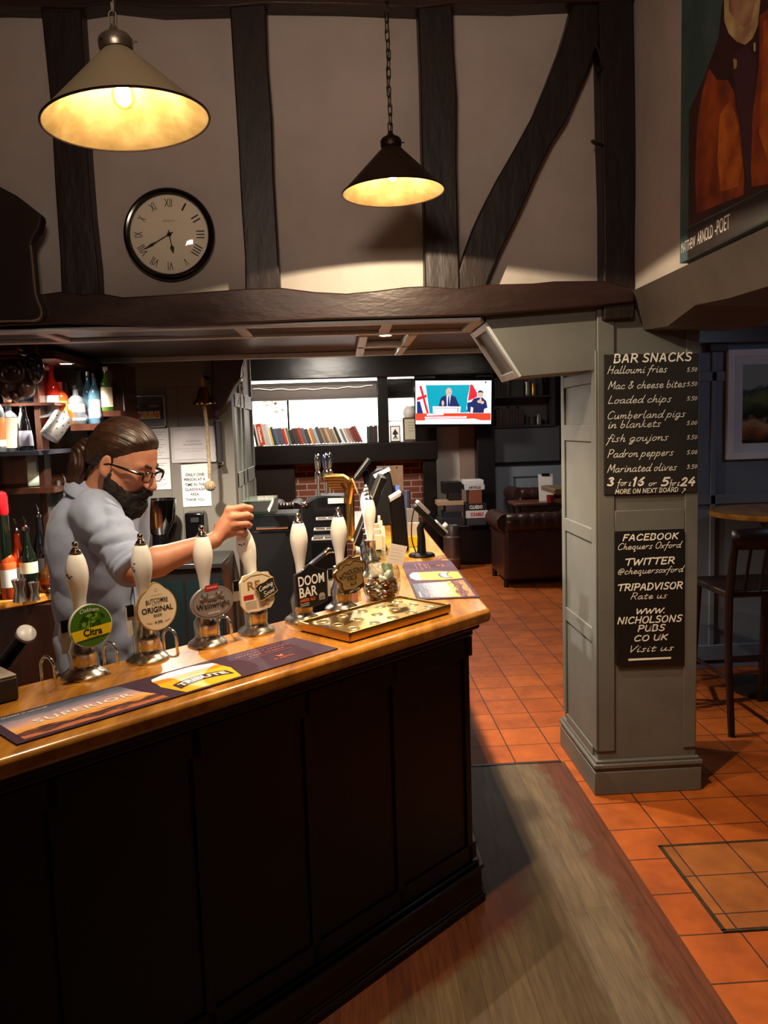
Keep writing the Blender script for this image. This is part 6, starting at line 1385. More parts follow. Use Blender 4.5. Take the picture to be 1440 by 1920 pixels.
rows_sheet([(258, 803), (315, 802), (318, 859), (260, 861)], 'upper white printed list behind the barman, right of his head', 10)
rows_sheet([(258, 862), (318, 860), (321, 917), (260, 919)], 'lower white printed list on the wall in front of the barman', 12)
# framed fruit picture
t = thing('framed_photo', 'small framed photo of fruit tubs on the grey wall above the barman', 'picture', at_y(270, 801, 5.14))
p, q = at_y(227, 743, 5.13), at_y(312, 801, 5.13)
b = MB(); 
for a, c in (((p.x, q.z), (q.x, q.z+.008)), ((p.x, p.z-.008), (q.x, p.z)), ((p.x, q.z), (p.x+.008, p.z)), ((q.x-.008, q.z), (q.x, p.z))): b.box((a[0], 5.120, a[1]), (c[0], 5.147, c[1]))
b.build('photo_frame', M('silver_frame', (190, 184, 176), .3, .7), t)
cols = [(76, 70, 66), (60, 52, 50), (120, 150, 164), (214, 150, 40), (196, 40, 50), (196, 170, 60), (224, 160, 40), (220, 110, 50), (216, 206, 196), (110, 110, 116)]
b = MB(); T = frame((p.x, 5.128, q.z), (1, 0, 0), (0, 0, 1)); W_, H_ = q.x-p.x, p.z-q.z; b.T = T
b.mat(0).box((.006, .006, 0), (W_-.006, H_-.006, .002)); b.mat(1); flat(b, [(.01, .05), (W_-.01, .05), (W_-.01, .15), (.01, .15)], .0024); b.mat(9); flat(b, [(.01, .008), (W_-.01, .008), (W_-.01, .05), (.01, .05)], .0024)
b.mat(2); flat(b, ovl(.032, .012, 20, .075, .135), .0028); b.mat(9); flat(b, ovl(.035, .010, 20, W_-.07, .135), .0028)
for k in range(5):
    cx = .065+k*.038; b.mat(8); flat(b, [(cx-.019, .055), (cx+.019, .055), (cx+.015, .102), (cx-.015, .102)], .0028+.0001*k); b.mat(3+k); flat(b, ovl(.015, .019, 14, cx, .077), .0034+.0001*k)
b.build('photo', [M('photo_%d' % i, c, .4) for i, c in enumerate(cols)], t, smooth=0)
# chrome sign holder on the panel edge, soap dispenser, coat hook
p, q = at_y(404, 783, 5.05), at_y(415, 872, 5.05)
t = thing('sign_holder', 'narrow chrome-edged sign holder seen edge-on by the rope', 'sign holder', (q.x, 5.1, q.z))
b = MB(); b.box((p.x, 5.05, q.z), (p.x+.02, 5.147, p.z)); b.build('holder_body', M('dark_holder', (60, 58, 60), .3, .5), t)
for z in (p.z-.02, q.z): b = MB(); b.box((p.x-.004, 5.045, z), (p.x+.028, 5.147, z+.02)); b.build('end_clip', chrome, t, bevel=.003)
p, q = at_y(345, 962, 5.02), at_y(384, 1010, 5.02)
t = thing('soap_dispenser', 'black wall dispenser below the glasswash sign', 'dispenser', ((p.x+q.x)/2, 5.1, q.z-.05))
b = MB(); b.box((p.x, 5.02, q.z-.05), (q.x, 5.147, p.z)); b.build('dispenser_body', black_gloss, t, bevel=.015, bseg=3)
b = MB(); b.box((p.x+.04, 5.012, p.z-.06), (q.x-.03, 5.021, p.z-.03)); b.build('dispenser_window', M('smoke_window', (50, 46, 46), .1), t)
# bell and rope
yb = 4.93; bo = at_y(382, 757, yb)
bl_ = thing('bar_bell', 'brass last-orders bell hanging on the grey wall', 'bell', bo)
b = MB().at(Matrix.Translation(bo)); b.lathe([(.073, -.002), (.072, .004), (.056, .012), (.042, .035), (.034, .065), (.029, .085), (.018, .098), (0, .102)], 32, caps=False); b.lathe([(.069, -.002), (.052, .010), (.038, .035), (.030, .065), (.02, .09), (0, .096)], 32, caps=False); b.build('bell_body', M('bell_bronze', (150, 100, 56), .16, 1.0), bl_)
b = MB().at(Matrix.Translation(bo)); b.lathe([(0, .1), (.012, .102), (.014, .115), (.010, .145), (.012, .155), (0, .158)], 16); b.build('bell_handle', M('pale_wood_handle', (150, 112, 84), .5), bl_)
b = MB().at(Matrix.Translation(bo)); b.tube([(0, 0, .14), (0, .1, .17), (0, .2, .16)], .008, 8); b.build('bell_bracket', blackwood, bl_)
rope = M('hemp_rope', (156, 134, 100), .9, col2=(126, 104, 74), scale=60, bump=.5, bscale=120)
rp = thing('bell_rope', 'pale hemp bell rope ending in a round knot in front of the notices', 'rope', at_y(392, 918, yb))
pts = [at_y(x, y, yb) for x, y in ((382, 740), (383, 762), (386, 785), (388, 805), (391, 850), (393, 880), (393, 898))]
b = MB(); P = catmull(pts, 10); b.tube(P, [.006+.005*min(1, i/12)+.0012*math.sin(i*1.9) for i in range(len(P))], 10); b.build('rope_cord', rope, rp)
p = at_y(394, 911, yb); b = MB(); b.ell(p, (.030, .030, .028), 16, 10)
for k in range(6):
    a = k*PI/6; b.tube([p+V((.029*math.cos(t_)*math.cos(a), .029*math.cos(t_)*math.sin(a), .027*math.sin(t_))) for t_ in [i/14*2*PI for i in range(14)]], .006, 6, closed=True)
b.build('rope_knot', rope, rp, smooth=60)
# bowl, back counter under the notices
yk = 4.72; zk = .94
bc2 = thing('back_counter', 'dark low back counter under the notices wall', 'counter', (-1.1, 4.9, 0))
b = MB(); b.box((-1.40, yk-.04, 0), (-.735, 5.14, zk-.03)); b.build('counter_body', M('black_counter', (26, 23, 22), .3), bc2, bevel=.006)
b = MB(); b.box((-1.405, yk-.06, zk-.03), (-.735, 5.145, zk)); b.build('counter_top', M('dark_steel_top', (60, 58, 56), .25, .7), bc2, bevel=.004)
for k in range(3): b = MB(); x = -1.39+.218*k; b.box((x, yk-.046, .1), (x+.20, yk-.04, zk-.1)); b.build('glass_door', M('fridge_glass', (20, 30, 30), .06), bc2)
p = at_y(296, 936, 4.9); b = MB().at(Matrix.Translation((p.x, 4.9, zk+.16)))
bw = thing('steel_bowl', 'large polished steel bowl on the back counter behind the beard', 'bowl', (p.x, 4.9, zk))
hb = p.z-zk-.16
b.lathe([(0, 0), (.05, .002), (.09, hb*.45), (.105, hb), (.110, hb), (.094, hb*.4), (.05, -.006), (0, -.006)], 36); b.build('bowl_shell', M('polished_steel', (150, 146, 142), .12, 1.0), bw)
b = MB().at(Matrix.Translation((p.x, 4.9, zk))); b.lathe([(0, 0), (.09, 0), (.08, .03), (.05, .05), (.045, .154), (0, .154)], 24); b.build('bowl_stand', black_gloss, bw)
# cable along the top, dark curved bracket
b = MB(); P = [at_y(x, y, 5.12) for x, y in ((236, 640), (238, 655), (250, 668), (280, 671), (320, 669), (350, 672), (392, 677))]; b.tube(catmull(P, 6), .004, 6); tag(b.build('cable', M('grey_cable', (140, 134, 124), .5)), 'grey cable sagging along the top of the notices wall', 'cable')
br = [(452, 640), (458, 672), (452, 690), (450, 712), (440, 722), (432, 738), (426, 752), (418, 770), (404, 782), (396, 760), (398, 700), (394, 640)]
b = MB(); b.prism([at_y(x, y, 5.0) for x, y in br], (0, .14, 0)); struct(b.build('trim_40', M('dark_red_brown_bracket', (52, 32, 26), .4), bevel=.01))
b = MB(); P = [at_y(x, y, 4.99) for x, y in ((461, 676), (455, 690), (456, 705), (448, 716), (456, 728), (450, 742), (446, 760))]; b.tube(catmull(P, 6), .004, 6); tag(b.build('cable', paper), 'white cable wriggling down beside the dark bracket', 'cable')
# small dark steel box and clear straw tube at the left edge of the bar
bx = thing('napkin_box', 'dark steel box with a pale top at the left end of the bar', 'box', bar(-1.52, .40))
b = MB(); b.T = BF; b.box((-1.62, .335, TOP+.0005), (-1.435, .445, TOP+.058)); b.build('box_body', M('dark_pewter_box', (58, 52, 48), .35, .5), bx, bevel=.006)
b = MB(); b.T = BF; b.box((-1.618, .337, TOP+.058), (-1.437, .443, TOP+.064)); b.build('box_lid', M('pale_lid', (150, 140, 128), .4), bx, bevel=.003)
p, q = at_y(14, 1236, 2.2), at_y(48, 1190, 2.2); tbx = thing('shaker_tube', 'tilted clear tube with a white cap behind the left end of the bar', 'shaker', p)
b = MB(); b.cyl(p+V((0, 0, 0)), q, .022, 20); b.build('tube_body', thin_glass('smoke_tube', (70, 64, 60), .3, bodycol=(30, 26, 24)), tbx)
b = MB(); d = (q-p).normalized(); b.lathe([(0, -.004), (.026, -.004), (.026, .010), (.022, .013), (0, .013)], 24, q, d+V((.25, -.9, .3))); b.build('tube_cap', M('white_cap', (206, 204, 206), .35), tbx)
b = MB(); b.cyl(p-d*.35, p-d*.002, .018, 12); b.build('tube_handle', black_plastic, tbx)
# ================================================================== BACK BAR ON THE LEFT
xw = lambda px, y, py=850: at_y(px, py, y).x
bb = thing('back_bar', 'dark mahogany back bar with shelves of bottles at the left', 'back bar', (-2.0, 4.5, 0))
YBK = 4.86
zc_ = .90
b = MB(); b.box((-2.58, YBK, 0), (-1.52, YBK+.04, 2.10)); b.build('back_panel', brownwood, bb)
xa, xb2 = xw(72, 4.12), xw(88, 4.12)
b = MB(); b.box((xw(72, 4.44), 4.42, zc_), (xw(84, 4.44), 4.52, 2.10)); b.build('upright', brownwood, bb, bevel=.006)
xc2, xd2 = xw(196, 4.5), xw(229, 4.5)
b = MB(); b.box((xc2, 4.62, zc_), (xd2, YBK+.04, 2.10)); b.build('upright', brownwood, bb, bevel=.006)
b = MB(); b.box((-2.58, 4.10, 0), (-1.42, YBK, zc_-.05)); b.build('base_cabinet', brownwood, bb)
P = [at_z(x, y, zc_) for x, y in ((-60, 1132), (0, 1127), (40, 1121), (75, 1115), (97, 1110), (150, 1104), (230, 1100))]
P = catmull(P, 4); b = MB(); b.prism([V((p.x, p.y, zc_-.045)) for p in P]+[V((P[-1].x, YBK, zc_-.045)), V((-2.58, YBK, zc_-.045)), V((-2.58, P[0].y, zc_-.045))], (0, 0, .045)); b.build('counter_top', OAK, bb, bevel=.008)
# cornice with mouldings and carved corbel
zt2 = at_y(40, 640, 4.1).z
b = MB()
for k, (dz, dy) in enumerate(((0, -.14), (.028, -.11), (.05, -.13), (.075, -.09), (.10, -.06))):
    b.box((-2.58, 4.12+dy, zt2-dz-.024), (xw(64, 4.1), 4.4, zt2-dz))
b.box((-2.58, 4.10, zt2), (xb2, 4.5, 2.11)); b.build('cornice', M('polished_mahogany', (84, 46, 30), .2, col2=(110, 62, 40), scale=6), bb, bevel=.006)
cz1, cz0 = at_y(40, 675, 4.05).z, at_y(40, 738, 4.05).z
b = MB(); cx = xw(28, 4.05, 700)
for (dx, dz, rx, rz) in ((0, .0, .085, .10), (-.06, .03, .05, .05), (.06, .035, .05, .05), (.04, -.05, .045, .06), (-.04, -.05, .045, .06), (0, -.09, .03, .035)): b.ell((cx+dx, 4.06, (cz1+cz0)/2+dz), (rx, .06, rz), 14, 10)
for sx in (-1, 1): b.tube([(cx+sx*(.02+.05*k/12)*math.cos(k*.6), 4.00, (cz1+cz0)/2+.02+(.02+.04*k/12)*math.sin(k*.6)) for k in range(13)], .012, 8)
b.build('carved_corbel', M('carved_wood', (58, 34, 24), .3), bb)
b = MB(); cx2 = xw(62, 4.02, 680)
b.ell((cx2, 4.03, at_y(62, 690, 4.02).z), (.045, .05, .075), 12, 8); b.tube([(cx2+.03*math.cos(k*.7)*(1-k/16), 3.985, at_y(62, 685, 4.02).z+.04*math.sin(k*.7)*(1-k/16)) for k in range(12)], .010, 8); b.build('carved_scroll', M('ebony_carving', (22, 18, 22), .22), bb)
zn = at_y(35, 846, 4.15).z
b = MB(); b.box((-2.58, 4.10, zn-.022), (xa+.01, 4.6, zn)); b.build('shelf', M('black_glass_shelf', (34, 34, 40), .12), bb)
zn2 = at_y(50, 757, 4.5).z
b = MB(); b.box((-2.3, 4.4, zn2-.015), (xa, YBK, zn2)); b.build('shelf', brownwood, bb)
zn3 = at_y(55, 913, 4.4).z
b = MB(); b.box((-2.3, 4.3, zn3-.03), (xa, YBK, zn3)); b.build('shelf', brownwood, bb)
zB = at_y(160, 795, 4.52).z
b = MB(); b.box((xb2, 4.50, zB-.035), (xc2, YBK, zB)); b.build('shelf', brownwood, bb)
zB2 = at_y(207, 771, 4.58).z
b = MB(); b.box((xc2-.0, 4.52, zB2-.03), (xd2, 4.62, zB2)); b.build('shelf', brownwood, bb)
b = MB(); b.box((-2.58, 4.12, 2.09), (-1.42, YBK+.04, 2.13)); b.build('canopy', M('mahogany_canopy', (60, 34, 24), .35), bb)

def bprof(kind, h, r):
    if kind == 'round': return [(0, 0), (r*.94, 0), (r, .006), (r, h*.58), (r*.92, h*.66), (r*.5, h*.76), (r*.36, h*.82), (r*.33, h*.95), (r*.37, h*.955), (r*.37, h*.975), (0, h*.975)]
    if kind == 'squat': return [(0, 0), (r*.9, 0), (r, .008), (r, h*.52), (r*.96, h*.6), (r*.7, h*.67), (r*.34, h*.72), (r*.30, h*.86), (r*.36, h*.87), (r*.36, h*.9), (0, h*.9)]
    if kind == 'tall': return [(0, 0), (r*.94, 0), (r, .006), (r, h*.52), (r*.86, h*.60), (r*.52, h*.70), (r*.38, h*.80), (r*.33, h*.95), (0, h*.96)]
    if kind == 'decanter': return [(0, 0), (r*.9, 0), (r, .01), (r*1.02, h*.2), (r*.94, h*.42), (r*.6, h*.52), (r*.36, h*.58), (r*.33, h*.80), (r*.4, h*.82), (r*.4, h*.84), (0, h*.84)]
    if kind == 'conical': return [(0, 0), (r*.95, 0), (r, .008), (r*.92, h*.3), (r*.62, h*.62), (r*.36, h*.75), (r*.33, h*.93), (0, h*.95)]
def bottle(o, h, r, kind, gm, label, lab=None, cap=None, pourer=False, liquid=None, seg=22, tilt=0):
    t = thing('bottle', label, 'bottle', o, 'bottles on the back bar'); o = V(o); T = Matrix.Translation(o); pf = bprof(kind, h, r)
    b = MB().at(T); b.lathe(pf, seg); b.build('bottle_glass', gm, t)
    if liquid:
        lm, f = liquid; b = MB().at(T); b.lathe([(0, .004)]+[(rr*.93, max(.004, zz)) for rr, zz in pf[1:] if zz <= h*f]+[(0, h*f*.98)], seg); b.build('drink', lm, t)
    if lab:
        for m, z0, z1 in lab:
            b = MB().at(T); n = 7; prof = []
            for k in range(n): zz = h*(z0+(z1-z0)*k/(n-1)); prof.append((rad_at(pf, zz)+.0009, zz))
            b.lathe(prof, seg, caps=False); b.build('bottle_label', m, t)
    top = pf[-1][1]; rn = pf[-2][0]
    if cap: b = MB().at(T); b.lathe([(0, top-h*.02), (rn*1.18, top-h*.02), (rn*1.18, top+h*.06), (rn*1.05, top+h*.065), (0, top+h*.065)], 16); b.build('bottle_cap', cap, t)
    if pourer:
        b = MB().at(T); b.lathe([(0, top-.004), (rn*1.2, top-.004), (rn*1.25, top+.008), (rn*.8, top+.014), (rn*.5, top+.022), (0, top+.022)], 12); b.tube([(0, 0, top+.02), (.002, -.002, top+.04), (-.008, -.004, top+.068)], [.0045, .0045, .0035], 8); b.build('pourer', chrome, t)
    return t
g_clear = thin_glass('bottle_clear', (220, 226, 224), .10, bodycol=(200, 206, 206)); g_dark = M('dark_green_glass', (16, 22, 14), .06, spec=.8); g_black = M('black_glass', (10, 10, 12), .06, spec=.8)
g_red = thin_glass('red_glass', (255, 110, 84), .45, bodycol=(226, 52, 36)); g_orange = thin_glass('orange_glass', (255, 160, 90), .45, bodycol=(240, 96, 40)); g_blue = thin_glass('blue_glass', (150, 196, 216), .35, bodycol=(110, 156, 180)); g_amber = thin_glass('amber_glass', (230, 160, 70), .4, bodycol=(170, 96, 30)); g_green = thin_glass('green_bottle', (170, 214, 120), .35, bodycol=(100, 140, 50))
lb_cream = M('label_cream', (226, 210, 176), .6); lb_white = M('label_white', (228, 226, 220), .6); lb_orange = M('label_orange', (222, 98, 40), .6); lb_grey = M('label_grey', (142, 142, 156), .6); lb_dark = M('label_dark', (46, 42, 44), .6); lb_pink = M('label_pink', (206, 166, 160), .6)
cap_black = M('cap_black', (22, 20, 20), .4); cap_cork = M('cap_cork', (146, 84, 52), .6); cap_white = M('cap_white', (226, 222, 214), .4); cap_silver = steel; cap_red = M('cap_red', (196, 40, 44), .35)
def bpos(px, y, z): return V((xw(px, y, 840), y, z))
SC_ = lambda y: y/1500
# near shelf
bottle(bpos(-4, 4.20, zn), .33, .043, 'round', g_clear, 'clear bottle with orange and white label cut by the left picture edge, near shelf', [(lb_orange, .18, .52), (lb_white, .08, .18)], cap_white)
bottle(bpos(21, 4.25, zn), .285, .046, 'squat', g_clear, 'black-topped bottle with a big cream label at the front of the near shelf', [(lb_cream, .06, .60), (cap_black, .61, .75)], cap_cork)
bottle(bpos(50, 4.25, zn), .245, .036, 'conical', g_black, 'dark bottle with a grey label at the right end of the near shelf', [(lb_grey, .1, .42)], None)
bottle(bpos(46, 4.42, zn), .24, .030, 'round', g_clear, 'slim bottle with a white label behind the dark bottle on the near shelf', [(lb_white, .35, .85)], cap_white)
bottle(bpos(53, 4.6, zn2), .17, .055, 'squat', M('white_ceramic_bottle', (232, 230, 224), .3), 'squat white bottle with a blue band on the small shelf above', [(M('label_blue', (54, 74, 150), .5), .1, .3)], M('cap_orange', (206, 140, 60), .5))
b = MB(); pz = at_y(50, 912, 4.38); x0 = xw(48, 4.38); P = [[V((x0+.05*(k/8)+.0, 4.38+.05*(k/8), pz.z+z)) for z in (0, .07, .165)] for k in range(9)]; b.grid(P); o = b.build('menu_card', M('pale_green_card', (206, 212, 190), .6)); o.modifiers.new('s', 'SOLIDIFY').thickness = .002; tag(o, 'pale curved card standing on the shelf below the near bottles', 'card')
# right-hand recess, upper shelf
bottle(bpos(93, 4.66, zB), .33, .036, 'tall', g_red, 'red bottle at the far left of the recess shelf', [(lb_pink, .1, .4)], None, True)
bottle(bpos(106, 4.58, zB), .325, .042, 'round', g_red, 'bright red and white bottle second from the left on the recess shelf', [(lb_white, .16, .5)], cap_red)
bottle(bpos(121, 4.60, zB), .265, .040, 'squat', g_orange, 'orange gin bottle in the middle of the recess shelf', [(lb_orange, .2, .5)], None)
bottle(bpos(132, 4.74, zB), .25, .04, 'squat', g_amber, 'amber bottle half hidden behind the orange gin bottle', [(lb_cream, .15, .45)], cap_black)
bottle(bpos(149, 4.58, zB), .225, .046, 'squat', g_clear, 'squat clear bottle with a pink triangle label on the recess shelf', [(lb_pink, .3, .5), (lb_white, .1, .16)], cap_black)
bottle(bpos(157, 4.74, zB), .32, .040, 'round', g_clear, 'tall clear bottle with a black stopper behind the squat one', [(lb_grey, .12, .4)], cap_black)
bottle(bpos(173, 4.66, zB), .285, .038, 'round', g_blue, 'pale blue gin bottle near the right end of the recess shelf', [(lb_grey, .1, .3)], cap_silver)
bottle(bpos(185, 4.60, zB), .27, .036, 'round', g_blue, 'blue bottle with a pale label at the right end of the recess shelf', [(lb_grey, .12, .5)], cap_black)
bottle(bpos(141, 4.56, zB), .13, .026, 'squat', g_amber, 'small amber miniature bottle at the front of the recess shelf', None, None)
bottle(bpos(207, 4.57, zB2), .235, .030, 'round', g_green, 'slim bottle with a cream label alone on the ledge right of the recess', [(lb_cream, .1, .56)], cap_white)
# below the recess shelf: on the back counter
bottle(bpos(117, 4.45, zc_+.28), .30, .042, 'decanter', g_clear, 'clear bottle with a white label and pourer below the recess shelf', [(lb_white, .08, .36)], None, True)
bottle(bpos(104, 4.55, zc_+.28), .27, .036, 'round', g_clear, 'tall clear bottle left of the white-labelled pourer bottle', [(lb_white, .1, .5)], cap_silver)
bottle(bpos(132, 4.55, zc_+.28), .27, .036, 'round', g_clear, 'clear bottle right of the white-labelled pourer bottle, by the ponytail', [(lb_white, .1, .4)], cap_silver)
bottle(bpos(106, 4.38, zc_+.09), .19, .034, 'round', g_green, 'green bottle low down beside the barman shoulder', None, cap_silver)
b = MB(); b.box((xw(90, 4.4), 4.42, zc_+.25), (xw(215, 4.4), 4.75, zc_+.28)); b.build('shelf', brownwood, bb)
b = MB(); b.box((xw(90, 4.4), 4.34, zc_), (xw(215, 4.4), 4.75, zc_+.09)); b.build('step', brownwood, bb)
# low bottles on the oak back counter
bottle(bpos(-4, 4.06, zc_), .30, .040, 'round', g_orange, 'orange bottle cut by the left picture edge, on the oak back counter', [(lb_white, .2, .5), (lb_orange, .5, .62)], cap_red)
bottle(bpos(18, 4.12, zc_), .34, .036, 'tall', g_orange, 'pourer bottle with a white and orange label on the oak back counter', [(lb_white, .18, .44), (lb_orange, .44, .52)], None, True)
bottle(bpos(36, 4.10, zc_), .355, .043, 'tall', g_dark, 'dark green pourer bottle standing tallest on the oak back counter', [(lb_cream, .34, .5)], None, True)
bottle(bpos(62, 4.34, zc_), .40, .036, 'tall', g_black, 'black pourer bottle at the back of the oak counter', [(lb_dark, .2, .4)], None, True)
bottle(bpos(73, 4.20, zc_), .225, .048, 'decanter', thin_glass('whisky_decanter', (226, 190, 140), .15, bodycol=(150, 90, 40)), 'round whisky decanter right of the dark green bottle', None, cap_black, False, (M('whisky', (110, 34, 12), .1), .3))
bottle(bpos(85, 4.36, zc_), .30, .036, 'round', g_black, 'black bottle with an orange and cream label behind the decanter', [(lb_orange, .42, .5), (lb_cream, .32, .42)], None)
p = at_y(-6, 945, 4.02); rc = thing('red_tub', 'shiny red rounded tub hanging at the left edge above the bottles', 'tub', (p.x, 4.06, p.z-.06))
b = MB().at(Matrix.Translation((p.x, 4.06, p.z-.06))); b.lathe([(0, 0), (.03, 0), (.036, .01), (.036, .09), (.03, .112), (.016, .12), (0, .12)], 24); b.build('tub_body', M('shiny_red', (190, 30, 36), .15, coat=.5), rc)
b = MB().at(Matrix.Translation((p.x, 4.06, zc_))); b.lathe([(0, 0), (.034, 0), (.034, p.z-.06-zc_), (0, p.z-.06-zc_)], 20); b.build('tub_neck', g_dark, rc)
def jigger(px, y, h, r, label):
    o = bpos(px, y, zc_); b = MB().at(Matrix.Translation(o)); b.lathe([(0, 0), (r, 0), (r*.62, h*.5), (r*1.0, h), (r*.94, h), (r*.56, h*.52), (0, h*.52)], 20); tag(b.build('jigger', steel), label, 'measure')
jigger(14, 3.97, .11, .034, 'large steel spirit measure at the front of the oak back counter')
jigger(43, 3.99, .09, .026, 'small steel spirit measure right of the large one on the back counter')
jigger(78, 4.02, .05, .024, 'low steel spirit measure in front of the whisky decanter')
# perforated steel canister hanging from the upright
p, q = at_y(120, 779, 4.2), at_y(101, 817, 4.2); d = (q-p); d.y = -.05; d.normalize()
pcn = thing('steel_canister', 'perforated steel cylinder hanging tilted from the back bar upright', 'canister', p)
ln = .135; b = MB(); b.lathe([(.048, 0), (.050, .004), (.050, ln), (.047, ln+.004), (0, ln+.004)], 32, p, d); b.build('cylinder', M('canister_steel', (160, 155, 148), .36, .9), pcn)
qm = V((0, 0, 1)).rotation_difference(d).to_matrix()
for i in range(4):
    for k in range(9):
        a = 2*PI*(k+.5*(i % 2))/9; c = p+qm @ V((.0503*math.cos(a), .0503*math.sin(a), .028+i*.03)); n = qm @ V((math.cos(a), math.sin(a), 0))
        if n.y < .35:
            b = MB(); b.lathe([(0, .0008), (.0055, .0006), (.0055, -.001)], 10, c, n, caps=False); b.build('hole', M('dark_perforation', (34, 30, 28), .6), pcn)
b = MB(); b.tube([p+V((.0, .05, 0)), p+V((-.03, .12, .02)), V((xw(78, 4.42), 4.43, p.z+.0))], .008, 8); b.build('bracket_arm', steel, pcn)
# recessed downlights
def downlight(x, y, z, label, power, ang=95, col=COOL, em=40, to=None):
    t = thing('downlight', label, 'light', (x, y, z), 'ceiling downlights over the bar')
    b = MB().at(Matrix.Translation((x, y, z))); b.lathe([(.030, -.004), (.046, -.006), (.050, -.003), (.050, 0), (.030, 0)], 28, caps=False); b.build('bezel', chrome, t)
    b = MB().at(Matrix.Translation((x, y, z))); b.lathe([(0, -.0045), (.030, -.0035)], 24, caps=False); b.build('lamp_face', M('downlight_face', (255, 250, 240), .5, emit=(255, 244, 228), es=em), t)
    if power: light('SPOT', 'downlight_lamp', (x, y, z-.012), power, col, to or (x, y, 0), spot_size=math.radians(ang), spot_blend=.6, shadow_soft_size=.03)
p = at_z(716, 634, ZB-.003); q = at_z(706, 652, ZB-.003)
downlight(.23, 4.10, ZB, 'nearer of the two downlights in the framed ceiling recess', 190, 140, (1, .83, .62))
downlight(.23, 4.62, ZB, 'farther of the two downlights in the framed ceiling recess', 90, 165, WARM2)
p = at_y(122, 659, 4.40); downlight(p.x, 4.40, 2.09, 'small downlight in the back bar canopy above the red bottles', 75, 120)
downlight(xw(30, 4.25), 4.25, zt2-.125, 'unseen light added behind the carved corbel to brighten the near shelf bottles', 110, 120)  # no lamp seen here; added to light the near shelf bottles
downlight(-.95, 3.95, ZB, 'downlight in the bar ceiling above the barman', 300, 150, (1, .94, .86))
light('AREA', 'lounge_unseen_light', (1.6, 8.4, 2.6), 13, WARM2, (1.6, 8.4, 0), shape='SQUARE', size=.5)
light('AREA', 'lounge_unseen_light', (-.2, 8.6, 2.6), 105, WARM2, (-.2, 9.0, 0), shape='SQUARE', size=.5)  # added to light the fireplace brick and books; no fixture seen
light('AREA', 'side_room_light', (2.9, 3.2, 2.2), 5, BLUE, (2.4, 4.6, .8), shape='SQUARE', size=.4)
# ================================================================== THE BARMAN
def npv(p): return np.array((p[0], p[1], p[2]), dtype=np.float64)
def s_ell(P, c, r, Rm=None):
    q = P-npv(c)
    if Rm is not None: q = q @ Rm            # columns of Rm are the ellipsoid axes
    r = np.array(r); k0 = np.sqrt(((q/r)**2).sum(1)); k1 = np.sqrt(((q/(r*r))**2).sum(1))+1e-9
    return k0*(k0-1.0)/k1
def s_cap(P, a, b, ra, rb=None):
    a = npv(a); b = npv(b); rb = ra if rb is None else rb
    ab = b-a; t = np.clip(((P-a) @ ab)/max(ab @ ab, 1e-9), 0, 1)
    return np.sqrt(((P-a-t[:, None]*ab)**2).sum(1))-(ra+(rb-ra)*t)
def smin(a, b, k):
    h = np.clip(.5+.5*(b-a)/k, 0, 1); return b+(a-b)*h-k*h*(1-h)
def smax(a, b, k): return -smin(-a, -b, k)
def chain(P, pts, rs, k=.012):
    d = None
    for i in range(len(pts)-1):
        c = s_cap(P, pts[i], pts[i+1], rs[i], rs[i+1]); d = c if d is None else smin(d, c, k)
    return d
def wob(P, f, s=0.0):
    return (np.sin(P[:, 0]*f+1.3*np.sin(P[:, 1]*f*.7+s)+s)*np.sin(P[:, 1]*f*1.1+1.1*np.sin(P[:, 2]*f*.8)+2*s)*np.sin(P[:, 2]*f*.9+1.2*np.sin(P[:, 0]*f*.6)+s))
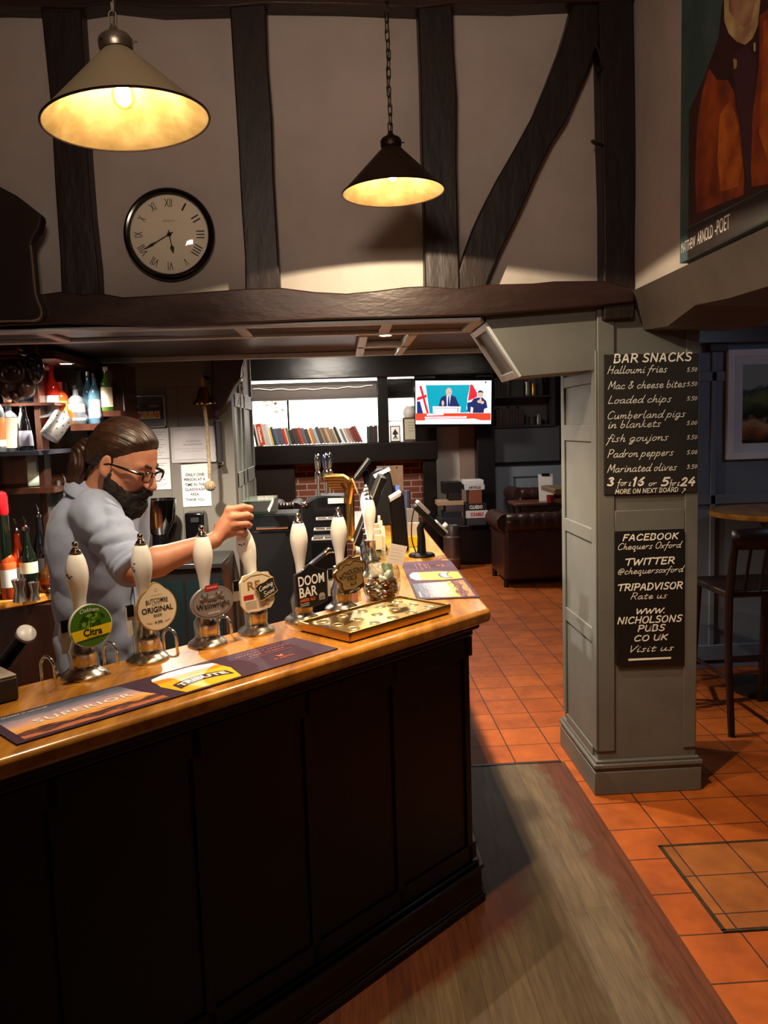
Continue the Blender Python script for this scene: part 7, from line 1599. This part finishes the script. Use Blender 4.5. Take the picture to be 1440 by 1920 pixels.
def nets(fn, lo, hi, h, name, mat, parent, smooth=True):
    lo = np.array(lo); n = np.ceil((np.array(hi)-lo)/h).astype(int)+1; B = 16
    n = ((n+B-1)//B)*B
    D = np.empty(n, np.float32); nb = n//B
    gi = np.stack(np.meshgrid(*[np.arange(k) for k in nb], indexing='ij'), -1).reshape(-1, 3)
    dc = fn(lo+(gi*B+B/2)*h)
    loc = np.stack(np.meshgrid(*[np.arange(B)]*3, indexing='ij'), -1).reshape(-1, 3)
    lim = B*h*1.1
    for g, d in zip(gi, dc):
        s = tuple(slice(a*B, a*B+B) for a in g)
        if abs(d) > lim: D[s] = d
        else: D[s] = fn(lo+(g*B+loc)*h).reshape(B, B, B)
    S = D < 0
    c = np.zeros([k-1 for k in n], np.uint8)
    for dx in (0, 1):
        for dy in (0, 1):
            for dz in (0, 1): c += S[dx:n[0]-1+dx, dy:n[1]-1+dy, dz:n[2]-1+dz]
    act = np.argwhere((c > 0) & (c < 8)); idx = -np.ones(c.shape, np.int64); idx[tuple(act.T)] = np.arange(len(act))
    acc = np.zeros((len(act), 3)); cnt = np.zeros(len(act))
    cor = [(a, b, e) for a in (0, 1) for b in (0, 1) for e in (0, 1)]
    for i, p in enumerate(cor):
        for q in cor[i+1:]:
            if sum(abs(a-b) for a, b in zip(p, q)) != 1: continue
            d0 = D[tuple((act+p).T)]; d1 = D[tuple((act+q).T)]; m = (d0 < 0) != (d1 < 0)
            t = np.where(m, d0/np.where(np.abs(d0-d1) < 1e-12, 1, d0-d1), 0)
            acc += m[:, None]*(np.array(p)+t[:, None]*(np.array(q)-np.array(p))); cnt += m
    Vt = lo+(act+acc/cnt[:, None])*h
    F = []
    for ax in range(3):
        sl0 = [slice(None)]*3; sl1 = [slice(None)]*3; sl0[ax] = slice(0, -1); sl1[ax] = slice(1, None)
        e = np.argwhere(S[tuple(sl0)] != S[tuple(sl1)]); u, w_ = (ax+1) % 3, (ax+2) % 3
        e = e[(e[:, u] > 0) & (e[:, w_] > 0) & (e[:, u] < n[u]-1) & (e[:, w_] < n[w_]-1)]
        def nb_(du, dw): q = e.copy(); q[:, u] -= du; q[:, w_] -= dw; return idx[tuple(q.T)]
        quad = np.stack([nb_(1, 1), nb_(0, 1), nb_(0, 0), nb_(1, 0)], 1); fl = ~S[tuple(e.T)]
        quad[fl] = quad[fl][:, ::-1]; F.append(quad)
    F = np.concatenate(F); F = F[(F >= 0).all(1)]
    o = wloc(parent); me = bpy.data.meshes.new(name)
    me.vertices.add(len(Vt)); me.vertices.foreach_set('co', (Vt-np.array(o)).astype(np.float32).ravel())
    me.loops.add(F.size); me.loops.foreach_set('vertex_index', F.ravel().astype(np.int32))
    me.polygons.add(len(F)); me.polygons.foreach_set('loop_start', np.arange(0, F.size, 4, dtype=np.int32)); me.polygons.foreach_set('loop_total', np.full(len(F), 4, np.int32))
    me.update(); me.validate(); me.polygons.foreach_set('use_smooth', [True]*len(me.polygons)); me.materials.append(mat)
    ob = bpy.data.objects.new(name, me); COL.objects.link(ob); ob.parent = parent; return ob

# --- pose, surveyed from the photograph
hy, hp_ = math.radians(-16), math.radians(24)
hF0 = np.array((math.cos(hy), math.sin(hy), 0)); hR = np.array((hF0[1], -hF0[0], 0))      # facing, his right-hand side (towards us)
hF = hF0*math.cos(hp_)-np.array((0, 0, math.sin(hp_))); hU = hF0*math.sin(hp_)+np.array((0, 0, math.cos(hp_)))
HS = 1.05
HR = np.stack([hF, hR, hU], 1)
ear = npv(at_y(199, 876, 2.475)); HO = ear-HR @ (np.array((-.008, .076, -.018))*HS)
def Hd(f, r, u): return HO+HR @ (np.array((f, r, u))*HS)
def hl(P): return ((P-HO) @ HR)/HS                        # world -> head coordinates
ty = math.radians(-14); tF = np.array((math.cos(ty), math.sin(ty), 0)); tR = np.array((tF[1], -tF[0], 0)); tU = np.array((0, 0, 1.))
TR = np.stack([tF, tR, tU], 1)
TCx = npv(at_y(188, 1150, 2.60))[:2]
def Td(f, r, z, lean=0.0): return np.array((TCx[0], TCx[1], 0))+tF*(f)+tR*r+tU*z
shR = npv(at_y(178, 962, 2.47)); shL = Td(.03, -.175, 1.475)
elR = npv(at_y(254, 1068, 2.315)); wrR = npv(at_y(399, 1014, 2.375)); 
elL = Td(-.01, -.235, 1.19); wrL = Td(.06, -.23, .95)
nkB = Td(.0, 0, 1.47); nkT = Hd(-.03, 0, -.06)
def hpt(px, py, y): return npv(at_y(px, py, y))
FING = [  # knuckle, middle joint, end joint, tip, radius
    ([hpt(430, 957, 2.405), hpt(456, 951, 2.410), hpt(469, 953, 2.432), hpt(466, 958, 2.462)], .0100),
    ([hpt(436, 970, 2.395), hpt(463, 966, 2.400), hpt(469, 969, 2.428), hpt(460, 971, 2.462)], .0104),
    ([hpt(436, 984, 2.393), hpt(462, 982, 2.400), hpt(467, 985, 2.428), hpt(457, 986, 2.460)], .0100),
    ([hpt(432, 997, 2.396), hpt(454, 998, 2.403), hpt(460, 1000, 2.428), hpt(452, 1000, 2.456)], .0090)]
THUMB = [hpt(412, 988, 2.415), hpt(428, 968, 2.455), hpt(446, 957, 2.476), hpt(462, 952, 2.476)]
def f_hand(P):
    d = None
    for J, r in FING:
        c = smin(s_cap(P, wrR+np.array((.008, 0, .004)), J[0], .019, r*1.22), chain(P, J, [r*1.22, r*1.08, r*.98, r*.82], .004), .008)
        c = smin(c, s_ell(P, J[0]+np.array((0, -.003, .0)), (r*1.3,)*3), .006)
        d = c if d is None else smin(d, c, .0045)
    d = smin(d, chain(P, THUMB, [.017, .0135, .0118, .0095], .006), .008)
    pc = (wrR+FING[1][0][0]+FING[2][0][0])/3+np.array((0, .014, -.002))
    return smin(d, s_ell(P, pc, (.034, .018, .030)), .012)
def f_head(P):
    q = hl(P); a = np.abs(q[:, 1]); Q = np.stack([q[:, 0], a, q[:, 2]], 1)
    d = s_ell(Q, (-.008, 0, .030), (.098, .074, .086))
    d = smin(d, s_ell(Q, (.035, 0, -.025), (.056, .056, .075)), .03)            # face
    d = smin(d, s_cap(Q, (.058, 0, -.092), (.020, .044, -.070), .022, .022), .03)   # chin, jaw
    d = smin(d, s_cap(Q, (.020, .044, -.070), (-.006, .058, -.030), .020, .018), .025)
    d = smin(d, s_cap(Q, (.082, .0, .018), (.070, .040, .016), .011, .010), .014)   # brow
    d = smax(d, -s_ell(Q, (.097, .032, -.004), (.018, .019, .013)), .012)           # eye sockets
    d = smin(d, s_ell(Q, (.076, .031, -.004), (.0135, .0155, .0115)), .003)         # lids over the eyeballs
    d = smin(d, s_cap(Q, (.090, 0, .008), (.112, 0, -.036), .008, .0125), .010)     # nose
    d = smin(d, s_ell(Q, (.102, .012, -.039), (.011, .0075, .008)), .006)
    d = smin(d, s_ell(Q, (.060, .046, -.024), (.022, .016, .018)), .016)            # cheek
    d = smin(d, s_ell(Q, (.088, 0, -.068), (.010, .022, .0085)), .006)              # lips
    e = s_ell(Q, (-.012, .078, -.014), (.018, .007, .032))                           # ears
    e = smax(e, -s_ell(Q, (-.006, .086, -.010), (.011, .006, .020)), .004)
    e = smin(e, s_ell(Q, (-.004, .076, -.038), (.009, .0055, .010)), .006)
    return smin(d, e, .006)*HS
def f_body(P):
    d = f_head(P)
    d = smin(d, s_cap(P, nkB, nkT, .060, .054), .03)
    t = (P-np.array((TCx[0], TCx[1], 0))) @ TR
    b = s_ell(t, (.005, 0, 1.32), (.098, .165, .20)); b = smin(b, s_ell(t, (.0, 0, 1.10), (.095, .145, .24)), .05); b = smin(b, s_ell(t, (-.01, 0, .95), (.100, .155, .15)), .05)
    b = smin(b, s_cap(P, shR+np.array((.02, .06, -.01)), shL, .045), .05)
    d = smin(d, b, .04)
    arm = smin(s_cap(P, shR, elR, .046, .040), s_cap(P, elR, elR+(wrR-elR)*.28, .040, .0435), .012)
    arm = smin(arm, s_cap(P, elR+(wrR-elR)*.28, wrR, .0435, .0235), .012)
    d = smin(d, smin(arm, f_hand(P), .010), .02)
    armL = smin(s_cap(P, shL, elL, .046, .040), s_cap(P, elL, wrL, .040, .026), .012)
    dirL = (wrL-elL)/np.linalg.norm(wrL-elL)
    armL = smin(armL, s_cap(P, wrL, wrL+dirL*.07, .026, .030), .01)
    for k in range(4):
        o_ = wrL+dirL*.07+tR*(.030-.020*k)*0+np.array((0, 0, .026-.017*k)); armL = smin(armL, chain(P, [o_, o_+dirL*.035-tR*-.012, o_+dirL*.05+tR*.03], [.010, .0095, .008], .004), .005)
    armL = smin(armL, chain(P, [wrL+dirL*.02+tR*.02, wrL+dirL*.06+tR*.045, wrL+dirL*.095+tR*.04], [.014, .012, .0095], .005), .008)
    d = smin(d, armL, .02)
    for s in (-1, 1):
        d = smin(d, chain(P, [Td(-.01, s*.09, .92), Td(.01, s*.10, .50), Td(-.02, s*.11, .09)], [.085, .056, .038], .03), .04)
        d = smin(d, s_cap(P, Td(-.03, s*.11, .05), Td(.14, s*.13, .035), .036, .030), .03)
    return d
skin = M('skin', (206, 146, 116), .48, col2=(188, 124, 98), scale=14, bump=.06, bscale=160, sss=.12)
man = thing('person', 'bearded barman in a pale blue shirt pulling a beer pump', 'person', (float(TCx[0]), float(TCx[1]), 0))
nets(f_body, (-1.08, 2.22, -.02), (-.27, 2.92, 1.80), .0038, 'body', skin, man)

# --- shirt
cuffA = shR+(elR-shR)*.93; cuffB = shR+(elR-shR)*1.02
axR = (elR-shR)/np.linalg.norm(elR-shR)
def f_shirt(P):
    t = (P-np.array((TCx[0], TCx[1], 0))) @ TR
    b = s_ell(t, (.002, 0, 1.31), (.124, .178, .225)); b = smin(b, s_ell(t, (-.004, 0, 1.10), (.122, .160, .27)), .06); b = smin(b, s_ell(t, (-.004, 0, .90), (.126, .170, .26)), .06)
    b = smin(b, s_ell(t, (-.045, .0, 1.37), (.085, .14, .14)), .05)                        # rounded upper back
    b = smin(b, s_cap(P, shR+np.array((.015, .06, .0)), shL, .060), .06)
    b = smin(b, s_cap(P, nkB-np.array((0, 0, .05)), nkB+np.array((.015, 0, .035)), .085, .066), .05)
    al = (P-shR) @ axR
    rad = s_cap(P, shR, elR, .073, .060)
    ph = (P-shR) @ np.array((.3, .2, .9)); fold = (.0105*(.6-np.abs(np.sin(al*38+9*ph+1.2*np.sin(ph*40))))+.003*np.sin(al*95-14*ph))*np.clip((al-.02)/.08, 0, 1)
    sl = rad+fold
    sl = smax(sl, (al-np.linalg.norm(elR-shR)*1.0), .008)
    cuff = smax(s_cap(P, shR, elR+axR*.02, .060, .060)-.006+.0025*np.sin(al*300), np.abs(al-np.linalg.norm(elR-shR)*.93)-.026, .008)
    sl = smin(sl, cuff, .006)
    sL = smax(s_cap(P, shL, elL, .070, .058), ((P-shL) @ ((elL-shL)/np.linalg.norm(elL-shL)))-.27, .01)
    b = smin(b, sl, .028); b = smin(b, sL, .03)
    crs = np.abs(np.sin(t[:, 2]*24+13*t[:, 0]+6*t[:, 1]+1.5*np.sin(t[:, 1]*17+t[:, 2]*9))); b = b+.0055*(.6-crs)*np.clip((1.42-t[:, 2])/.15, .25, 1)+.0045*wob(P, 26, .5)+.0022*wob(P, 55, 1.7)+.0025*np.sin(t[:, 2]*60+9*t[:, 0]+5*np.sin(t[:, 1]*14))*np.clip((1.32-t[:, 2])/.25, 0, 1)
    b = smax(b, .84-P[:, 2], .006)
    nk = s_cap(P, nkB-np.array((0, 0, .03)), nkT+np.array((.03, 0, .05)), .060, .066)
    b = smax(b, -nk, .008)
    vn = s_cap(P, npv(Td(.10, .0, 1.50)), npv(Td(.155, .005, 1.30)), .040, .008)             # open collar
    return smax(b, -vn, .006)
shirt_m = M('pale_blue_cotton', (172, 184, 214), .85, col2=(160, 172, 204), scale=30, bump=.22, bscale=11, sheen=.2)
nets(f_shirt, (-1.12, 2.20, .80), (-.42, 2.95, 1.60), .0042, 'shirt', shirt_m, man)
# collar
P = []
for k in range(25):
    a = math.radians(42)+(2*PI-math.radians(84))*k/24
    dv = tF*math.cos(a)+tR*math.sin(a); fr_ = .5+.5*math.cos(a)
    base = nkB+tF*.010+np.array((0, 0, .086-.058*fr_))
    row = [base+dv*.074-np.array((0, 0, .02)), base+dv*.068+np.array((0, 0, .020)), base+dv*.074+np.array((0, 0, .026)), base+dv*(.094+.018*fr_)+np.array((0, 0, -.014-.020*fr_))]
    P.append([V(r) for r in row])
b = MB(); b.grid(P); o = b.build('collar', shirt_m, man, smooth=70); md = o.modifiers.new('s', 'SOLIDIFY'); md.thickness = .003; md2 = o.modifiers.new('ss', 'SUBSURF'); md2.levels = md2.render_levels = 1
b = MB(); b.tube([V(Td(.128-.0*k, .004, 1.29-.045*k)) for k in range(10)], .008, 6, flat=.4); b.build('placket', shirt_m, man)
# --- trousers and shoes
def f_trs(P):
    t = (P-np.array((TCx[0], TCx[1], 0))) @ TR; d = s_ell(t, (-.012, 0, .93), (.115, .170, .13))
    for s in (-1, 1): d = smin(d, chain(P, [Td(-.01, s*.09, .88), Td(.01, s*.10, .50), Td(-.02, s*.11, .07)], [.100, .073, .062], .03), .05)
    return smax(smax(d+.002*wob(P, 30, .2), P[:, 2]-1.0, .006), .065-P[:, 2], .006)
nets(f_trs, (-1.10, 2.30, .05), (-.55, 2.92, 1.05), .007, 'trousers', M('dark_trousers', (40, 42, 52), .8), man)
for s in (-1, 1):
    def f_sh(P, s=s):
        return smax(smin(s_cap(P, Td(-.05, s*.11, .045), Td(.15, s*.13, .035), .046, .040), s_cap(P, Td(-.03, s*.11, .05), Td(-.02, s*.11, .11), .046, .044), .03), -P[:, 2], .004)
    c = Td(.05, s*.12, .06); nets(f_sh, c-np.array((.2, .2, .09)), c+np.array((.2, .2, .12)), .007, 'shoe', M('black_shoe', (20, 18, 18), .35), man)
# --- hair, ponytail, beard, brows
def f_hair(P):
    q = hl(P); a = np.abs(q[:, 1])
    th = np.arctan2(q[:, 1], q[:, 2]-.02)
    g = .0006*np.sin(th*34+2.2*np.sin(q[:, 0]*24)+1.5*np.sin(th*9))+.0007*np.sin(th*71+3*np.sin(q[:, 0]*19))
    d = s_ell(q, (-.010, 0, .034), (.110, .0835, .096))
    d = smin(d, s_ell(q, (-.075, 0, -.010), (.045, .060, .055)), .03)
    d = d+g+.0012*wob(P, 70, .3)
    line = np.minimum(q[:, 0]*.62-(q[:, 2]-.006)*.8-.000, .2)        # hairline: slopes from the temple up to the forehead
    hl_ = q[:, 0]-(.060+(q[:, 2]-.055)*1.25); d = d+.0105*np.clip(1+hl_/.045, 0, 1)**1.5
    d = smax(d, hl_, .006)
    d = smax(d, -(q[:, 2]+.052-np.clip(q[:, 0]+.03, 0, .2)*1.0), .008)
    d = smax(d, -s_ell(np.stack([q[:, 0], a, q[:, 2]], 1), (-.010, .084, -.016), (.021, .018, .035)), .005)   # clear of the ear
    return d*HS
hair_m, _nt, _b = newmat('brown_hair'); _n = noise_node(_nt, 30, (1, 1, 1), 5, .6)
_r = ramp(_nt, _n.outputs['Fac'], [(.3, (30, 17, 11)), (.55, (54, 32, 20)), (.75, (82, 52, 32))]); L(_nt, _r.outputs[0], _b.inputs['Base Color']); _b.inputs['Roughness'].default_value = .42
lo_ = HO-np.array((.2, .2, .2)); hi_ = HO+np.array((.2, .2, .2))
hair = nets(f_hair, lo_, hi_, .0032, 'hair', hair_m, man)
pt_ = [hpt(176, 838, 2.575), hpt(163, 838, 2.58), hpt(153, 852, 2.58), hpt(148, 876, 2.575), hpt(143, 902, 2.57), hpt(134, 928, 2.57), hpt(128, 944, 2.57)]
def f_pony(P):
    d = chain(P, pt_, [.022, .024, .030, .031, .024, .014, .005], .02)
    c = P-pt_[3]; an = np.arctan2(c[:, 1], c[:, 0])
    return d+.0016*np.sin(P[:, 0]*330+P[:, 1]*260+8*np.sin(P[:, 2]*26))+.0012*wob(P, 90, .8)
nets(f_pony, (-1.0, 2.46, 1.40), (-.72, 2.70, 1.74), .0032, 'ponytail', hair_m, man)
def f_beard(P):
    q = hl(P); Q = np.stack([q[:, 0], np.abs(q[:, 1]), q[:, 2]], 1)
    d = s_cap(Q, (-.004, .066, -.030), (.022, .056, -.072), .010, .021)
    d = smin(d, s_cap(Q, (.022, .054, -.074), (.070, .018, -.108), .023, .030), .02)
    d = smin(d, s_ell(Q, (.062, 0, -.118), (.042, .042, .042)), .02)
    d = smin(d, s_ell(Q, (.030, .03, -.100), (.045, .035, .035)), .02)
    d = smin(d, chain(Q, [(.104, .0, -.056), (.096, .020, -.062), (.074, .038, -.082)], [.010, .011, .012], .008), .012)
    d = smin(d, s_cap(Q, (-.002, .071, .010), (-.002, .069, -.034), .006, .010), .01)
    return (d+.0026*wob(P, 120, .4)+.0015*wob(P, 260, 1.2)+.0009*np.sin(q[:, 1]*700+q[:, 0]*420+4*np.sin(q[:, 2]*70)))*HS
beard_m = M('dark_beard', (15, 9, 7), .65, col2=(30, 18, 12), scale=60, bump=.8, bscale=110)
nets(f_beard, lo_, hi_, .003, 'beard', beard_m, man)
for s in (-1, 1):
    def f_br(P, s=s): q = hl(P); return (chain(q, [(.0925, s*.012, .018), (.0865, s*.030, .0225), (.069, s*.047, .0155)], [.0045, .005, .003], .004)+.0008*np.sin(q[:, 1]*900))*HS
    c = Hd(.085, s*.03, .02); nets(f_br, c-.04, c+.04, .0022, 'eyebrow', M('brow_hair', (62, 38, 26), .6), man)
    b = MB(); b.ell(V(Hd(.0765, s*.031, -.005)), (.0125*HS,)*3, 14, 10); b.build('eye', M('eye_white', (206, 196, 186), .2), man)
# --- eyeglasses (worn, lifts off)
gl = thing('eyeglasses', 'black half-rim eyeglasses worn by the barman', 'glasses', V(Hd(.1, 0, 0)))
fm = M('black_acetate', (14, 12, 12), .2)
for s in (-1, 1):
    ring = []
    for k in range(20):
        a = 2*PI*k/20; ring.append(V(Hd(.108-.010*abs(math.cos(a)*.6+s*.0), s*(.033+.025*math.copysign(abs(math.cos(a))**.7, math.cos(a))), -.006+.0155*math.copysign(abs(math.sin(a))**.7, math.sin(a)))))
    b = MB(); b.tube(ring, [.0030 if i < 11 or i > 18 else .0012 for i in range(20)], 6, closed=True); b.build('rim', fm, gl)
    b = MB(); c = sum(ring, V((0, 0, 0)))/20; b.add([c]+ring, [(0, i+1, (i+1) % 20+1) for i in range(20)]); b.build('lens', thin_glass('spectacle_lens', (236, 232, 240), refl=.5), gl)
    b = MB(); b.tube([V(Hd(.100, s*.058, .004)), V(Hd(.086, s*.070, .003)), V(Hd(.04, s*.077, .0)), V(Hd(.0, s*.080, -.004)), V(Hd(-.02, s*.081, -.014))], [.0050, .0052, .0036, .0026, .0020], 8); b.build('temple', fm, gl)
b = MB(); b.tube([V(Hd(.106, -.010, .004)), V(Hd(.111, 0, .007)), V(Hd(.106, .010, .004))], .0018, 6); b.build('bridge', fm, gl)
bpy.context.view_layer.update()
